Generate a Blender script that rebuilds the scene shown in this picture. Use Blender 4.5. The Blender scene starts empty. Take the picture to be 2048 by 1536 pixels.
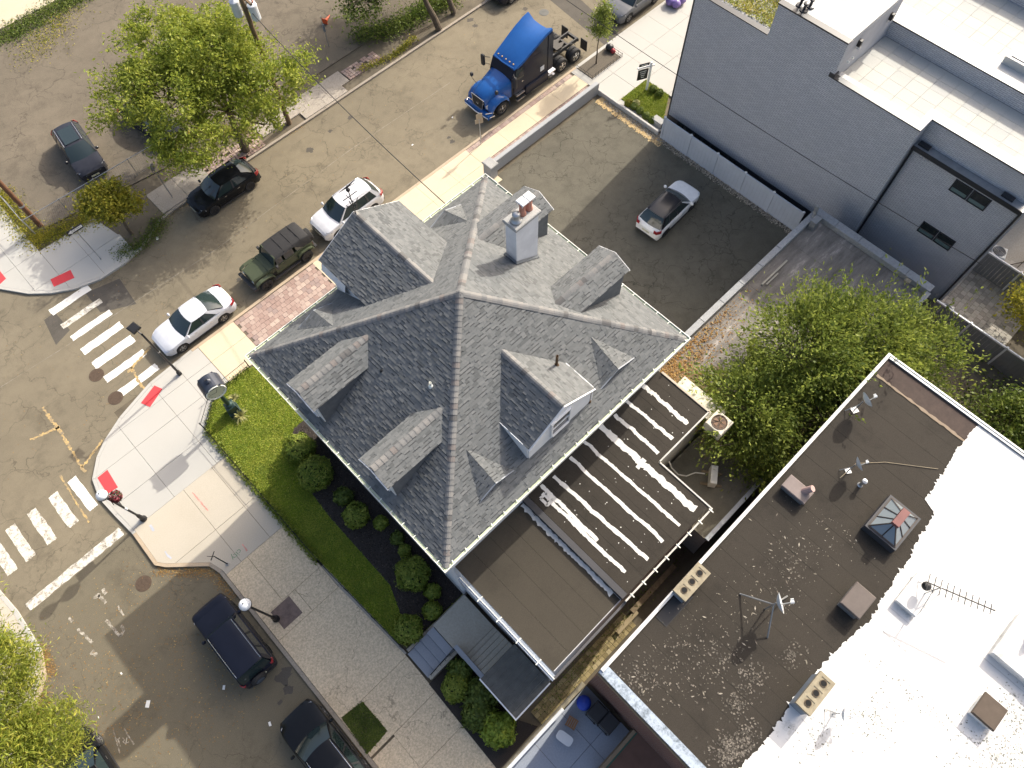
import bpy, math, random
import numpy as np
from mathutils import Vector, Matrix
random.seed(7); RNG = np.random.default_rng(7)
R_ = math.radians
S = bpy.context.scene
COL = S.collection
# ------------------------------------------------------------------ camera
CAM_H = 36.5                                  # drone height above the street (m)
FPX = 1463.5                                  # focal length in photo pixels (2048 wide)
def _rz(a): return Matrix.Rotation(a, 3, 'Z')
CAM_R = _rz(-0.7374161) @ Matrix.Rotation(0.44550723, 3, 'X') @ _rz(-0.03820027)
cam = bpy.data.cameras.new('camera'); cam_o = bpy.data.objects.new('camera', cam); COL.objects.link(cam_o)
cam.sensor_width = 36.0; cam.lens = 36.0 * FPX / 2048.0; cam.clip_start = 0.5; cam.clip_end = 900
cam_o.matrix_world = Matrix.Translation((0, 0, CAM_H)) @ CAM_R.to_4x4()
S.camera = cam_o
# ------------------------------------------------------------------ sky, sun, exposure
SUN_EL, SUN_AZ = R_(35.5), R_(6.0)            # azimuth measured from +X towards +Y
w = bpy.data.worlds.new('World'); S.world = w; w.use_nodes = True
nt = w.node_tree
sky = nt.nodes.new('ShaderNodeTexSky'); sky.sky_type = 'NISHITA'; sky.sun_disc = False
sky.sun_elevation = SUN_EL; sky.sun_rotation = math.pi / 2 - SUN_AZ; sky.air_density = 1.0; sky.dust_density = 7.0; sky.ozone_density = 0.6
bg = nt.nodes['Background']; bg.inputs[1].default_value = 0.15
nt.links.new(sky.outputs[0], bg.inputs[0])
sun = bpy.data.lights.new('sun', 'SUN'); sun.energy = 2.9; sun.angle = R_(0.6); sun.color = (1.0, 0.945, 0.83)
sun_o = bpy.data.objects.new('sun', sun); COL.objects.link(sun_o)
sdir = Vector((math.cos(SUN_EL) * math.cos(SUN_AZ), math.cos(SUN_EL) * math.sin(SUN_AZ), math.sin(SUN_EL)))
sun_o.rotation_euler = sdir.to_track_quat('Z', 'Y').to_euler(); sun_o.location = sdir * 80
vs = S.view_settings; vs.view_transform = 'Standard'; vs.look = 'None'; vs.exposure = 0.84; vs.gamma = 1; vs.use_curve_mapping = False
# ------------------------------------------------------------------ helpers
def at(px, py, z=0.0):
    """real-world point at height z for a point measured in the photograph"""
    d = CAM_R @ Vector(((px - 1024) / FPX, -(py - 768) / FPX, -1))
    t = (z - CAM_H) / d.z
    return Vector((t * d.x, t * d.y, z))
def xy(px, py, z=0.0): p = at(px, py, z); return (p.x, p.y)
def tag(o, label=None, cat=None, group=None, kind=None):
    if label: o['label'] = label
    if cat: o['category'] = cat
    if group: o['group'] = group
    if kind: o['kind'] = kind
    return o
def empty(name, loc=(0, 0, 0), rz=0, label=None, cat=None, group=None):
    o = bpy.data.objects.new(name, None); COL.objects.link(o); o.empty_display_size = .3
    o.location = loc; o.rotation_euler = (0, 0, rz); return tag(o, label, cat, group)
def world_of(o):
    m = Matrix.Identity(4)
    while o is not None:
        m = Matrix.LocRotScale(o.location, o.rotation_euler, o.scale) @ m; o = o.parent
    return m
class MB:
    def __init__(s): s.v = []; s.f = []; s.mi = []; s.cur = 0
    def add(s, vs, fs):
        b = len(s.v); s.v.extend([tuple(q) for q in vs]); s.f.extend([tuple(b + i for i in q) for q in fs]); s.mi.extend([s.cur] * len(fs)); return s
    def box(s, x0, x1, y0, y1, z0, z1):
        return s.add([(x0, y0, z0), (x1, y0, z0), (x1, y1, z0), (x0, y1, z0), (x0, y0, z1), (x1, y0, z1), (x1, y1, z1), (x0, y1, z1)],
                     [(3, 2, 1, 0), (4, 5, 6, 7), (0, 1, 5, 4), (1, 2, 6, 5), (2, 3, 7, 6), (3, 0, 4, 7)])
    def cbox(s, x0, x1, y0, y1, z0, z1, b=.03):
        """box with a chamfered top rim"""
        return s.add([(x0, y0, z0), (x1, y0, z0), (x1, y1, z0), (x0, y1, z0), (x0, y0, z1 - b), (x1, y0, z1 - b), (x1, y1, z1 - b), (x0, y1, z1 - b),
                      (x0 + b, y0 + b, z1), (x1 - b, y0 + b, z1), (x1 - b, y1 - b, z1), (x0 + b, y1 - b, z1)],
                     [(3, 2, 1, 0), (0, 1, 5, 4), (1, 2, 6, 5), (2, 3, 7, 6), (3, 0, 4, 7), (4, 5, 9, 8), (5, 6, 10, 9), (6, 7, 11, 10), (7, 4, 8, 11), (8, 9, 10, 11)])
    def prism(s, poly, z0, z1):
        a = sum(poly[i][0] * poly[(i + 1) % len(poly)][1] - poly[(i + 1) % len(poly)][0] * poly[i][1] for i in range(len(poly)))
        if a < 0: poly = poly[::-1]
        n = len(poly)
        return s.add([(p[0], p[1], z0) for p in poly] + [(p[0], p[1], z1) for p in poly],
                     [tuple(range(n - 1, -1, -1)), tuple(range(n, 2 * n))] + [(i, (i + 1) % n, n + (i + 1) % n, n + i) for i in range(n)])
    def sheet(s, poly, z):
        a = sum(poly[i][0] * poly[(i + 1) % len(poly)][1] - poly[(i + 1) % len(poly)][0] * poly[i][1] for i in range(len(poly)))
        if a < 0: poly = poly[::-1]
        return s.add([(p[0], p[1], z) for p in poly], [tuple(range(len(poly)))])
    def quad(s, a, b, c, d): return s.add([a, b, c, d], [(0, 1, 2, 3)])
    def tri(s, a, b, c): return s.add([a, b, c], [(0, 1, 2)])
    def slab(s, pts, t):
        """polygon in 3-D thickened along its own normal by -t"""
        p = [Vector(q) for q in pts]; n = (p[1] - p[0]).cross(p[2] - p[0]).normalized(); k = len(p)
        if n.z < 0: p = p[::-1]; n = -n
        return s.add(p + [q - n * t for q in p], [tuple(range(k)), tuple(range(2 * k - 1, k - 1, -1))] + [(i, k + i, k + (i + 1) % k, (i + 1) % k) for i in range(k)])
    def tube(s, p0, p1, r0, r1=None, n=8, cap=True):
        r1 = r0 if r1 is None else r1
        p0, p1 = Vector(p0), Vector(p1); d = (p1 - p0)
        if d.length < 1e-6: return s
        d.normalize(); u = d.orthogonal().normalized(); w_ = d.cross(u); vs = []
        for c, r in ((p0, r0), (p1, r1)):
            for i in range(n):
                a = 2 * math.pi * i / n; vs.append(c + (u * math.cos(a) + w_ * math.sin(a)) * r)
        fs = [(i, (i + 1) % n, n + (i + 1) % n, n + i) for i in range(n)]
        if cap: fs += [tuple(range(n - 1, -1, -1)), tuple(range(n, 2 * n))]
        return s.add(vs, fs)
    def path(s, pts, r, n=6):
        for a, b in zip(pts[:-1], pts[1:]): s.tube(a, b, r, r, n)
        return s
    def lathe(s, prof, c=(0, 0, 0), axis='z', n=16):
        """profile [(radius, height)] turned about an axis through c"""
        vs = []; m = len(prof)
        for i in range(n):
            a = 2 * math.pi * i / n
            for r, h in prof:
                if axis == 'z': q = (r * math.cos(a), r * math.sin(a), h)
                elif axis == 'y': q = (r * math.sin(a), h, r * math.cos(a))
                else: q = (h, r * math.cos(a), r * math.sin(a))
                vs.append((q[0] + c[0], q[1] + c[1], q[2] + c[2]))
        fs = [(i * m + j, ((i + 1) % n) * m + j, ((i + 1) % n) * m + j + 1, i * m + j + 1) for i in range(n) for j in range(m - 1)]
        return s.add(vs, fs)
    def grid(s, rows):
        """rows: list of equally long point lists"""
        m = len(rows[0]); vs = [p for r in rows for p in r]
        return s.add(vs, [(i * m + j, i * m + j + 1, (i + 1) * m + j + 1, (i + 1) * m + j) for i in range(len(rows) - 1) for j in range(m - 1)])
    def build(s, name, mat, parent=None, local=False, smooth=False, centre=True):
        """verts are world coordinates (local=True: coordinates of the parent)"""
        vs = np.array(s.v, dtype=np.float64).reshape(-1, 3)
        if parent is not None and not local:
            mi = world_of(parent).inverted(); A = np.array(mi)
            vs = vs @ A[:3, :3].T + A[:3, 3]
        loc = Vector((0, 0, 0))
        if centre and len(vs):
            lo, hi = vs.min(0), vs.max(0); loc = Vector(((lo[0] + hi[0]) / 2, (lo[1] + hi[1]) / 2, lo[2])); vs = vs - np.array(loc)
        me = bpy.data.meshes.new(name); me.from_pydata(vs.tolist(), [], s.f)
        for m_ in (mat if isinstance(mat, (list, tuple)) else [mat]): me.materials.append(m_)
        if any(s.mi): me.polygons.foreach_set('material_index', s.mi)
        if smooth: me.polygons.foreach_set('use_smooth', [True] * len(me.polygons))
        o = bpy.data.objects.new(name, me); COL.objects.link(o); o.location = loc; o.parent = parent
        return o
def smooth_by_angle(o, ang=40):
    me = o.data; me.polygons.foreach_set('use_smooth', [True] * len(me.polygons))
    try: me.set_sharp_from_angle(angle=R_(ang))
    except Exception: pass
    return o
def soup(name, V, nper, mat, parent=None, label=None, cat=None, kind=None):
    """many separate nper-gons from an (N*nper,3) array"""
    V = np.asarray(V, dtype=np.float32).reshape(-1, 3)
    loc = Vector((0, 0, 0))
    if parent is not None:
        A = np.array(world_of(parent).inverted()); V = (V @ A[:3, :3].T + A[:3, 3]).astype(np.float32)
    n = len(V) // nper
    me = bpy.data.meshes.new(name); me.vertices.add(len(V)); me.vertices.foreach_set('co', V.ravel())
    me.loops.add(len(V)); me.loops.foreach_set('vertex_index', np.arange(len(V), dtype=np.int32))
    me.polygons.add(n); me.polygons.foreach_set('loop_start', np.arange(n, dtype=np.int32) * nper)
    try: me.polygons.foreach_set('loop_total', np.full(n, nper, dtype=np.int32))
    except Exception: pass
    me.update(calc_edges=True); me.materials.append(mat)
    o = bpy.data.objects.new(name, me); COL.objects.link(o); o.parent = parent
    return tag(o, label, cat, None, kind)
def copy_tree(o, parent=None):
    c = o.copy(); COL.objects.link(c); c.parent = parent
    for ch in list(o.children): copy_tree(ch, c)
    return c
def inst(name, me, loc, parent=None, rot=(0, 0, 0), scale=(1, 1, 1)):
    o = bpy.data.objects.new(name, me); COL.objects.link(o); o.parent = parent
    o.location = loc; o.rotation_euler = rot; o.scale = scale; return o
def clip_poly(poly, x0, x1, y0, y1):
    def cut(ps, f, inter):
        out = []
        for i in range(len(ps)):
            a, b = ps[i - 1], ps[i]; fa, fb = f(a), f(b)
            if fb >= 0:
                if fa < 0: out.append(inter(a, b))
                out.append(b)
            elif fa >= 0: out.append(inter(a, b))
        return out
    def ix(v): return lambda a, b: (v, a[1] + (b[1] - a[1]) * (v - a[0]) / (b[0] - a[0]))
    def iy(v): return lambda a, b: (a[0] + (b[0] - a[0]) * (v - a[1]) / (b[1] - a[1]), v)
    for f, it in ((lambda p: p[0] - x0, ix(x0)), (lambda p: x1 - p[0], ix(x1)), (lambda p: p[1] - y0, iy(y0)), (lambda p: y1 - p[1], iy(y1))):
        if len(poly) < 3: return []
        poly = cut(poly, f, it)
    out = []
    for p in poly:
        if not out or (abs(p[0] - out[-1][0]) + abs(p[1] - out[-1][1])) > 1e-4: out.append(p)
    if len(out) > 2 and abs(out[0][0] - out[-1][0]) + abs(out[0][1] - out[-1][1]) < 1e-4: out.pop()
    return out if len(out) > 2 else []
def ribbon(pts, wid, jit=0.0, step=.12):
    """flat strip polygon pieces along a polyline with a ragged edge; list of (left, right)"""
    out = []
    for (a, b) in zip(pts[:-1], pts[1:]):
        a, b = Vector(a[:2]), Vector(b[:2]); L = (b - a).length; n = max(2, int(L / step)); d = (b - a) / L; p = Vector((-d.y, d.x))
        for i in range(n + 1):
            c = a + (b - a) * i / n; wl = wid / 2 * (1 + random.uniform(-jit, jit)); wr = wid / 2 * (1 + random.uniform(-jit, jit))
            out.append((c + p * wl, c - p * wr))
    return out
def ribbon_mb(pts, wid, z, jit=0.0, step=.12, t=0.0):
    m = MB(); r = ribbon(pts, wid, jit, step)
    for (l0, r0), (l1, r1) in zip(r[:-1], r[1:]):
        m.add([(l0.x, l0.y, z), (r0.x, r0.y, z), (r1.x, r1.y, z), (l1.x, l1.y, z)], [(0, 1, 2, 3)])
    return m
# ------------------------------------------------------------------ materials
class NT:
    def __init__(s, name):
        s.m = bpy.data.materials.new(name); s.m.use_nodes = True; s.t = s.m.node_tree; s.b = s.t.nodes['Principled BSDF']
        g = s.t.nodes.new('ShaderNodeNewGeometry'); s.pos = g.outputs['Position']; s.isl = g.outputs['Random Per Island']
    def n(s, typ, **kw):
        o = s.t.nodes.new(typ)
        for k, v in kw.items(): setattr(o, k, v)
        return o
    def l(s, a, b): s.t.links.new(a, b)
    def noise(s, scale, detail=4, rough=.6, vec=None, stretch=None):
        o = s.n('ShaderNodeTexNoise'); o.inputs['Scale'].default_value = scale; o.inputs['Detail'].default_value = detail; o.inputs['Roughness'].default_value = rough
        v = vec or s.pos
        if stretch:
            mp = s.n('ShaderNodeMapping'); mp.inputs['Scale'].default_value = stretch; s.l(v, mp.inputs[0]); v = mp.outputs[0]
        s.l(v, o.inputs['Vector']); return o.outputs['Fac']
    def ramp(s, fac, stops, interp='LINEAR'):
        o = s.n('ShaderNodeValToRGB'); o.color_ramp.interpolation = interp; e = o.color_ramp.elements
        for i, (p, c) in enumerate(stops):
            x = e[i] if i < 2 else e.new(p)
            x.position = p; x.color = (c if hasattr(c, '__len__') else (c, c, c)) + (() if hasattr(c, '__len__') and len(c) == 4 else (1,))
        s.l(fac, o.inputs[0]); return o.outputs[0]
    def mix(s, fac, a, b, mode='MIX'):
        o = s.n('ShaderNodeMix', data_type='RGBA', blend_type=mode)
        if hasattr(fac, 'default_value'): s.l(fac, o.inputs[0])
        else: o.inputs[0].default_value = fac
        for x, k in ((a, 6), (b, 7)):
            if hasattr(x, 'default_value'): s.l(x, o.inputs[k])
            else: o.inputs[k].default_value = tuple(x) + (1,)
        return o.outputs[2]
    def math(s, op, a, b=0.0):
        o = s.n('ShaderNodeMath', operation=op)
        for x, k in ((a, 0), (b, 1)):
            if hasattr(x, 'default_value'): s.l(x, o.inputs[k])
            else: o.inputs[k].default_value = x
        return o.outputs[0]
    def bump(s, h, strength=.3, dist=.02):
        o = s.n('ShaderNodeBump'); o.inputs['Strength'].default_value = strength; o.inputs['Distance'].default_value = dist
        s.l(h, o.inputs['Height']); s.l(o.outputs[0], s.b.inputs['Normal'])
    def col(s, c):
        if hasattr(c, 'default_value'): s.l(c, s.b.inputs['Base Color'])
        else: s.b.inputs['Base Color'].default_value = tuple(c) + (1,)
    def set(s, rough=.8, metal=0, spec=.5, coat=0):
        s.b.inputs['Roughness'].default_value = rough; s.b.inputs['Metallic'].default_value = metal
        s.b.inputs['Specular IOR Level'].default_value = spec; s.b.inputs['Coat Weight'].default_value = coat
        return s.m
    def cracks(s, scale, width, warp=.5):
        """thin crack network: 1 on the crack"""
        nz = s.n('ShaderNodeTexNoise'); nz.inputs['Scale'].default_value = 1.1; nz.inputs['Detail'].default_value = 5; s.l(s.pos, nz.inputs['Vector'])
        vm = s.n('ShaderNodeVectorMath', operation='SCALE'); vm.inputs['Scale'].default_value = warp * 2.6; s.l(nz.outputs['Color'], vm.inputs[0])
        va = s.n('ShaderNodeVectorMath', operation='ADD'); s.l(s.pos, va.inputs[0]); s.l(vm.outputs[0], va.inputs[1])
        vo = s.n('ShaderNodeTexVoronoi', feature='DISTANCE_TO_EDGE'); vo.inputs['Scale'].default_value = scale; s.l(va.outputs[0], vo.inputs['Vector'])
        return s.ramp(vo.outputs['Distance'], [(0.0, 1.0), (width, 0.0)])
MATS = {}
def plain(name, c, rough=.7, metal=0, spec=.5, var=.12, scale=2.0, coat=0, bump=0, bscale=40):
    """base colour with soft large-scale and fine mottling"""
    if name in MATS: return MATS[name]
    k = NT(name); c = Vector(c)
    if var:
        a = k.noise(scale, 5, .65); lo, hi = tuple(c * (1 - var)), tuple(min(1, x * (1 + var)) for x in c)
        k.col(k.ramp(a, [(.25, lo), (.75, hi)]))
    else: k.col(tuple(c))
    if bump: k.bump(k.noise(bscale, 3), bump, .01)
    MATS[name] = k.set(rough, metal, spec, coat); return MATS[name]
def paint(name, c, rough=.25, metal=.0, coat=.25):
    k = NT(name); a = k.noise(3, 3); c = Vector(c)
    k.col(k.ramp(a, [(.3, tuple(c * .94)), (.7, tuple(c * 1.05))]))
    m = k.set(rough, metal, .35 if c.x > .1 or c.z > .2 else .18, coat if c.x > .1 or c.z > .2 else .12); k.b.inputs['Coat Roughness'].default_value = .08; return m
def asphalt(name, base, warm, cr_scale, cr_w, cr_amt, dark_amt=.35, speck=.25):
    k = NT(name); b = Vector(base)
    big = k.noise(.16, 5, .6); mid = k.noise(1.3, 5, .7); fine = k.noise(26, 3, .8); fine2 = k.noise(70, 2, .8)
    c = k.mix(k.ramp(big, [(.35, 0.0), (.7, 1.0)]), tuple(b), tuple(warm))
    c = k.mix(k.ramp(mid, [(.42, 0.0), (.66, dark_amt)]), c, tuple(b * .55))
    c = k.mix(speck, c, k.ramp(fine, [(.3, tuple(b * .35)), (.7, tuple(Vector(warm) * 1.7))]))
    c = k.mix(speck * .8, c, k.ramp(fine2, [(.35, tuple(b * .3)), (.7, tuple(Vector(warm) * 1.9))]))
    st = k.ramp(k.noise(.45, 6, .75), [(.52, 0.0), (.68, .40)])
    c = k.mix(st, c, tuple(b * .45))
    ck = k.cracks(cr_scale, cr_w); gate = k.ramp(k.noise(.22, 3), [(.42, 0.0), (.62, 1.0)])
    ck = k.math('MULTIPLY', ck, k.math('MULTIPLY', gate, cr_amt))
    ck2 = k.math('MULTIPLY', k.cracks(cr_scale * .37, cr_w * .45, .9), cr_amt * .8)
    c = k.mix(k.math('MAXIMUM', ck, ck2), c, tuple(b * .3)); k.col(c)
    k.bump(k.math('SUBTRACT', fine, k.math('MULTIPLY', ck, .8)), .35, .012)
    return k.set(.9, 0, .3)
def concrete(name, base, stain=.25, speck=.1, grain=18, island=.12, crack=0.0):
    k = NT(name); b = Vector(base)
    big = k.noise(.7, 5, .65); fine = k.noise(grain, 3, .75)
    c = k.mix(k.ramp(big, [(.4, 0.0), (.75, stain)]), tuple(b), tuple(Vector((b.x * .72, b.y * .68, b.z * .6))))
    oi = k.n('ShaderNodeObjectInfo').outputs['Random']
    isl = k.math('FRACT', k.math('ADD', k.isl, oi))
    c = k.mix(k.math('MULTIPLY', isl, island * 2), c, tuple(b * .78))
    c = k.mix(speck, c, k.ramp(fine, [(.36, tuple(b * .25)), (.64, tuple(b * 1.35))]))
    if crack:
        c = k.mix(k.math('MULTIPLY', k.cracks(.28, .006, .8), crack), c, tuple(b * .35))
    k.col(c); k.bump(fine, .2, .006); return k.set(.85, 0, .3)
def pieces(name, stops, rough=.85, fine=.2, grain=40, stain=0):
    """random colour per piece (separate islands and separate objects)"""
    k = NT(name); oi = k.n('ShaderNodeObjectInfo').outputs['Random']
    c = k.ramp(k.math('FRACT', k.math('ADD', k.isl, k.math('MULTIPLY', oi, 7.31))), stops, 'CONSTANT')
    f = k.noise(grain, 3, .8); c = k.mix(fine, c, k.ramp(f, [(.3, (.1, .1, .1)), (.7, (.9, .9, .9))]), 'OVERLAY')
    if stain: c = k.mix(k.ramp(k.noise(.5, 5), [(.5, 0.0), (.8, stain)]), c, (.1, .095, .085))
    k.col(c); k.bump(f, .25, .006); return k.set(rough, 0, .3)
def leafmat(name, dark, mid, light, trans=.35, clump=1.3):
    k = NT(name); c = k.ramp(k.isl, [(0.0, tuple(dark)), (.55, tuple(mid)), (1.0, tuple(light))])
    c = k.mix(k.ramp(k.noise(.5, 3), [(.35, 0.0), (.7, .45)]), c, tuple(light)); c = k.mix(k.ramp(k.noise(clump, 4, .6), [(.45, 0.0), (.64, .5)]), c, tuple(dark)); k.col(c); k.set(.55, 0, .3)
    tr = k.n('ShaderNodeBsdfTranslucent'); k.l(c, tr.inputs[0]); ms = k.n('ShaderNodeMixShader'); ms.inputs[0].default_value = trans
    out = k.t.nodes['Material Output']; k.l(k.b.outputs[0], ms.inputs[1]); k.l(tr.outputs[0], ms.inputs[2]); k.l(ms.outputs[0], out.inputs[0]); return k.m
def brickwall(name, c1, c2, mortar, bw, bh, axis='y', joint=.012, rough=.7, bump=.5):
    """small face brick / siding courses, too fine to pick apart at this distance"""
    k = NT(name); sp = k.n('ShaderNodeSeparateXYZ'); k.l(k.pos, sp.inputs[0]); cb = k.n('ShaderNodeCombineXYZ')
    k.l(sp.outputs['Y' if axis == 'y' else 'X'], cb.inputs[0]); k.l(sp.outputs['Z'], cb.inputs[1])
    br = k.n('ShaderNodeTexBrick'); br.inputs['Scale'].default_value = 1; br.inputs['Brick Width'].default_value = bw; br.inputs['Row Height'].default_value = bh
    br.inputs['Mortar Size'].default_value = joint; br.inputs['Color1'].default_value = tuple(c1) + (1,); br.inputs['Color2'].default_value = tuple(c2) + (1,); br.inputs['Mortar'].default_value = tuple(mortar) + (1,)
    k.l(cb.outputs[0], br.inputs[0]); c = k.mix(k.ramp(k.noise(.5, 4), [(.3, 0.0), (.8, .35)]), br.outputs[0], tuple(Vector(c2) * .8)); k.col(c)
    k.bump(k.math('SUBTRACT', 1.0, br.outputs['Fac']), bump, .015); return k.set(rough, 0, .4)
m_road = asphalt('street_asphalt', (.138, .119, .085), (.21, .18, .127), .45, .014, .6)
m_roadB = asphalt('newer_street_asphalt', (.126, .110, .079), (.155, .135, .095), .3, .008, .45, .3, .38)
m_lotA = asphalt('house_lot_asphalt', (.105, .097, .075), (.125, .115, .088), .65, .018, .85, .6)
m_lotB = asphalt('vacant_lot_asphalt', (.105, .09, .068), (.165, .14, .105), .42, .015, .65)
m_patch = asphalt('patch_asphalt', (.075, .068, .06), (.10, .09, .075), .8, .01, .3)
m_ground = plain('bare_soil', (.12, .10, .07), .95, var=.35, scale=.8, bump=.3)
m_concW = concrete('new_white_concrete', (.42, .412, .385), .10, .05, 30, .03)
m_concT = concrete('tan_concrete', (.60, .51, .37), .25, .10, 22, .10)
m_concB = concrete('buff_concrete', (.47, .425, .35), .2, .12, 24, .08)
m_concA = concrete('exposed_aggregate_concrete', (.66, .54, .375), .38, .36, 12, .10, .9)
m_concO = concrete('old_grey_concrete', (.38, .34, .29), .45, .25, 14, .25, .8)
m_kerbT = concrete('tan_kerb_stone', (.46, .37, .27), .35, .15, 20, .2)
m_kerbO = concrete('weathered_kerb_stone', (.33, .29, .24), .5, .25, 15, .3)
m_concG = concrete('grey_concrete', (.38, .38, .37), .4, .2, 14, .12)
m_paver = pieces('paver_brick', [(0, (.30, .215, .185)), (.25, (.34, .25, .215)), (.5, (.37, .285, .245)), (.75, (.28, .215, .195)), (.9, (.42, .33, .28))], .85, .25, 30)
m_white_paint = plain('worn_white_road_paint', (.70, .68, .62), .8, var=.10, scale=6)
def worn(name, c, under, lo, hi):
    k = NT(name); f = k.ramp(k.noise(3.2, 8, .85), [(lo, 0.0), (hi, 1.0)]); k.col(k.mix(f, c, under)); return k.set(.85, 0, .3)
m_bar = worn('crosswalk_paint', (.74, .72, .67), (.2, .18, .14), .60, .72)
m_bar2 = worn('worn_crosswalk_paint', (.66, .63, .56), (.2, .175, .135), .46, .60)
m_seam = worn('seam_sealant', (.26, .235, .19), (.16, .14, .11), .45, .6)
m_faint = worn('faded_letter_paint', (.50, .46, .39), (.17, .15, .115), .42, .55)
m_yel = worn('faded_yellow_paint', (.55, .38, .15), (.2, .17, .125), .40, .60)
m_red = concrete('red_tactile_paving', (.60, .06, .07), .12, .1, 40, .1)
m_shingle = pieces('asphalt_shingle', [(0, (.10, .106, .108)), (.10, (.124, .131, .133)), (.36, (.138, .145, .147)), (.62, (.152, .158, .159)), (.85, (.131, .137, .138))], .9, .3, 60, .12)
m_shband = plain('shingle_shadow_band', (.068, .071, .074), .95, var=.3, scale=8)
m_cap = pieces('hip_cap_shingle', [(0, (.155, .157, .157)), (.3, (.18, .18, .178)), (.55, (.20, .195, .188)), (.75, (.105, .104, .104)), (.88, (.165, .15, .143))], .9, .3, 60)
m_under = plain('roof_felt', (.13, .13, .13), .95)
m_white = plain('white_painted_wood', (.72, .73, .74), .55, var=.06)
m_stucco = plain('white_stucco', (.66, .67, .69), .85, var=.12, scale=1.6, bump=.3, bscale=25)
m_gutter = plain('pale_green_gutter', (.50, .56, .40), .5, var=.12, scale=5)
m_gutlip = plain('white_aluminium', (.76, .77, .70), .4, var=.05)
m_flash = plain('dull_metal_flashing', (.30, .32, .34), .45, .6, var=.2)
m_glass = None
def glass(name, c=(.012, .018, .02), rough=.04):
    k = NT(name); k.col(c); return k.set(rough, 0, .8)
m_glass = glass('dark_window_glass'); m_autog = glass('tinted_car_glass', (.02, .032, .034), .03)
m_rollA = asphalt('rolled_roofing', (.044, .038, .029), (.054, .047, .036), .2, .004, .15, .3, .3)
m_rollB = asphalt('brown_rolled_roofing', (.023, .020, .016), (.040, .034, .027), .2, .004, .15, .4, .45)
m_tar = plain('white_seam_sealer', (.60, .59, .56), .6, var=.12, scale=5)
def whitecoat():
    k = NT('white_roof_coating'); c = k.mix(k.ramp(k.noise(1.1, 6, .8), [(.55, 0.0), (.68, .75)]), (.62, .615, .60), (.34, .335, .315)); k.col(c); k.bump(k.noise(6, 4), .2, .01); return k.set(.65, 0, .4)
m_coat = whitecoat()
m_black = plain('black_painted_metal', (.018, .018, .02), .45, .3, var=.1)
m_dkgreen = plain('dark_green_cast_iron', (.025, .05, .05), .4, .4, var=.2)
m_rubber = plain('tyre_rubber', (.022, .022, .023), .85, var=.2)
m_chrome = plain('bright_metal', (.62, .62, .63), .25, .9, var=.05)
m_alloy = plain('alloy_wheel', (.36, .36, .37), .35, .8, var=.1)
m_dkalloy = plain('dark_alloy_wheel', (.05, .05, .055), .4, .6, var=.1)
m_trim = plain('black_plastic_trim', (.03, .03, .032), .6, var=.15)
m_lampw = plain('clear_headlamp', (.55, .56, .58), .1, .3, var=.05)
m_lampr = plain('red_tail_lamp', (.24, .012, .014), .2, 0, var=.1)
m_plate = plain('licence_plate', (.62, .6, .45), .5, var=.1)
m_wood = plain('weathered_wood', (.22, .165, .10), .85, var=.3, scale=6, bump=.3)
m_pole = plain('creosoted_pole_wood', (.14, .095, .055), .9, var=.3, scale=4, bump=.4)
m_bark = plain('tree_bark', (.10, .078, .055), .95, var=.35, scale=5, bump=.6)
m_terra = plain('terracotta_flue', (.48, .22, .16), .8, var=.25, scale=8)
m_steel = plain('galvanised_steel', (.42, .43, .44), .4, .7, var=.15)
m_cmu = plain('concrete_block', (.27, .235, .165), .9, var=.3, scale=5, bump=.4)
m_flue_dark = plain('flue_dark', (.008, .008, .008), .95, var=0)
# ------------------------------------------------------------------ ground, streets, pavements
KH = .13
def struct(name, mb, mat, parent=None): return tag(mb.build(name, mat, parent), kind='structure') if parent is None else mb.build(name, mat, parent)
struct('ground', MB().sheet([(-220, -220), (220, -220), (220, 220), (-220, 220)], -.02), m_ground)
road = struct('road', MB().sheet([(-120, 27.0), (-14.5, 27.0), (-14.5, 20.6), (-5.0, 20.6), (-5.0, 27.0), (120, 27.0), (120, 37.2), (-4.5, 37.2), (-4.5, 120), (-14.5, 120), (-14.5, 37.2), (-120, 37.2)], 0), m_road)
side_road = struct('side_road', MB().sheet([(-17, -120), (-5.0, -120), (-5.0, 20.6), (-17, 20.6)], .0), m_roadB)
def inset(pts, d):
    out = []
    for i, p in enumerate(pts):
        a = Vector(pts[max(0, i - 1)]); b = Vector(pts[min(len(pts) - 1, i + 1)]); t = (b - a).normalized(); n = Vector((-t.y, t.x)) * d
        out.append((p[0] + n.x, p[1] + n.y))
    return out
def kerb(name, line, mats, wid=.18, step=2.4):
    """row of kerb stones along a line, inner side on the left"""
    root = tag(empty(name, (line[0][0], line[0][1], 0)), kind='structure'); inn = inset(line, wid); acc = 0
    for i in range(len(line) - 1):
        a, b, ai, bi = Vector(line[i]), Vector(line[i + 1]), Vector(inn[i]), Vector(inn[i + 1]); L = (b - a).length
        n = max(1, round(L / step))
        for k in range(n):
            g = .006 / max(L, .1); t0, t1 = k / n + g, (k + 1) / n - g
            q = [a.lerp(b, t0), a.lerp(b, t1), ai.lerp(bi, t1), ai.lerp(bi, t0)]
            if all(not (-22 < p.x < 62 and -14 < p.y < 64) for p in q): continue
            dz = random.uniform(-.006, .006); mid = (q[0] + q[2]) / 2
            MB().prism([tuple(p) for p in q], -.01, KH + dz).build('kerb_stone', mats(mid), root)
    return root
A_out = [(90, 27.25), (.2, 27.25), (-2.6, 27.1), (-4.92, 26.45), (-6.2, 25.85), (-7.0, 25.3), (-7.82, 24.36), (-8.1, 23.2), (-8.0, 21.8), (-7.85, 20.3), (-7.9, 18.2), (-7.55, 17.72), (-5.98, 16.25), (-5.8, 15.6), (-5.8, 14.0), (-5.8, -30)]
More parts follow.
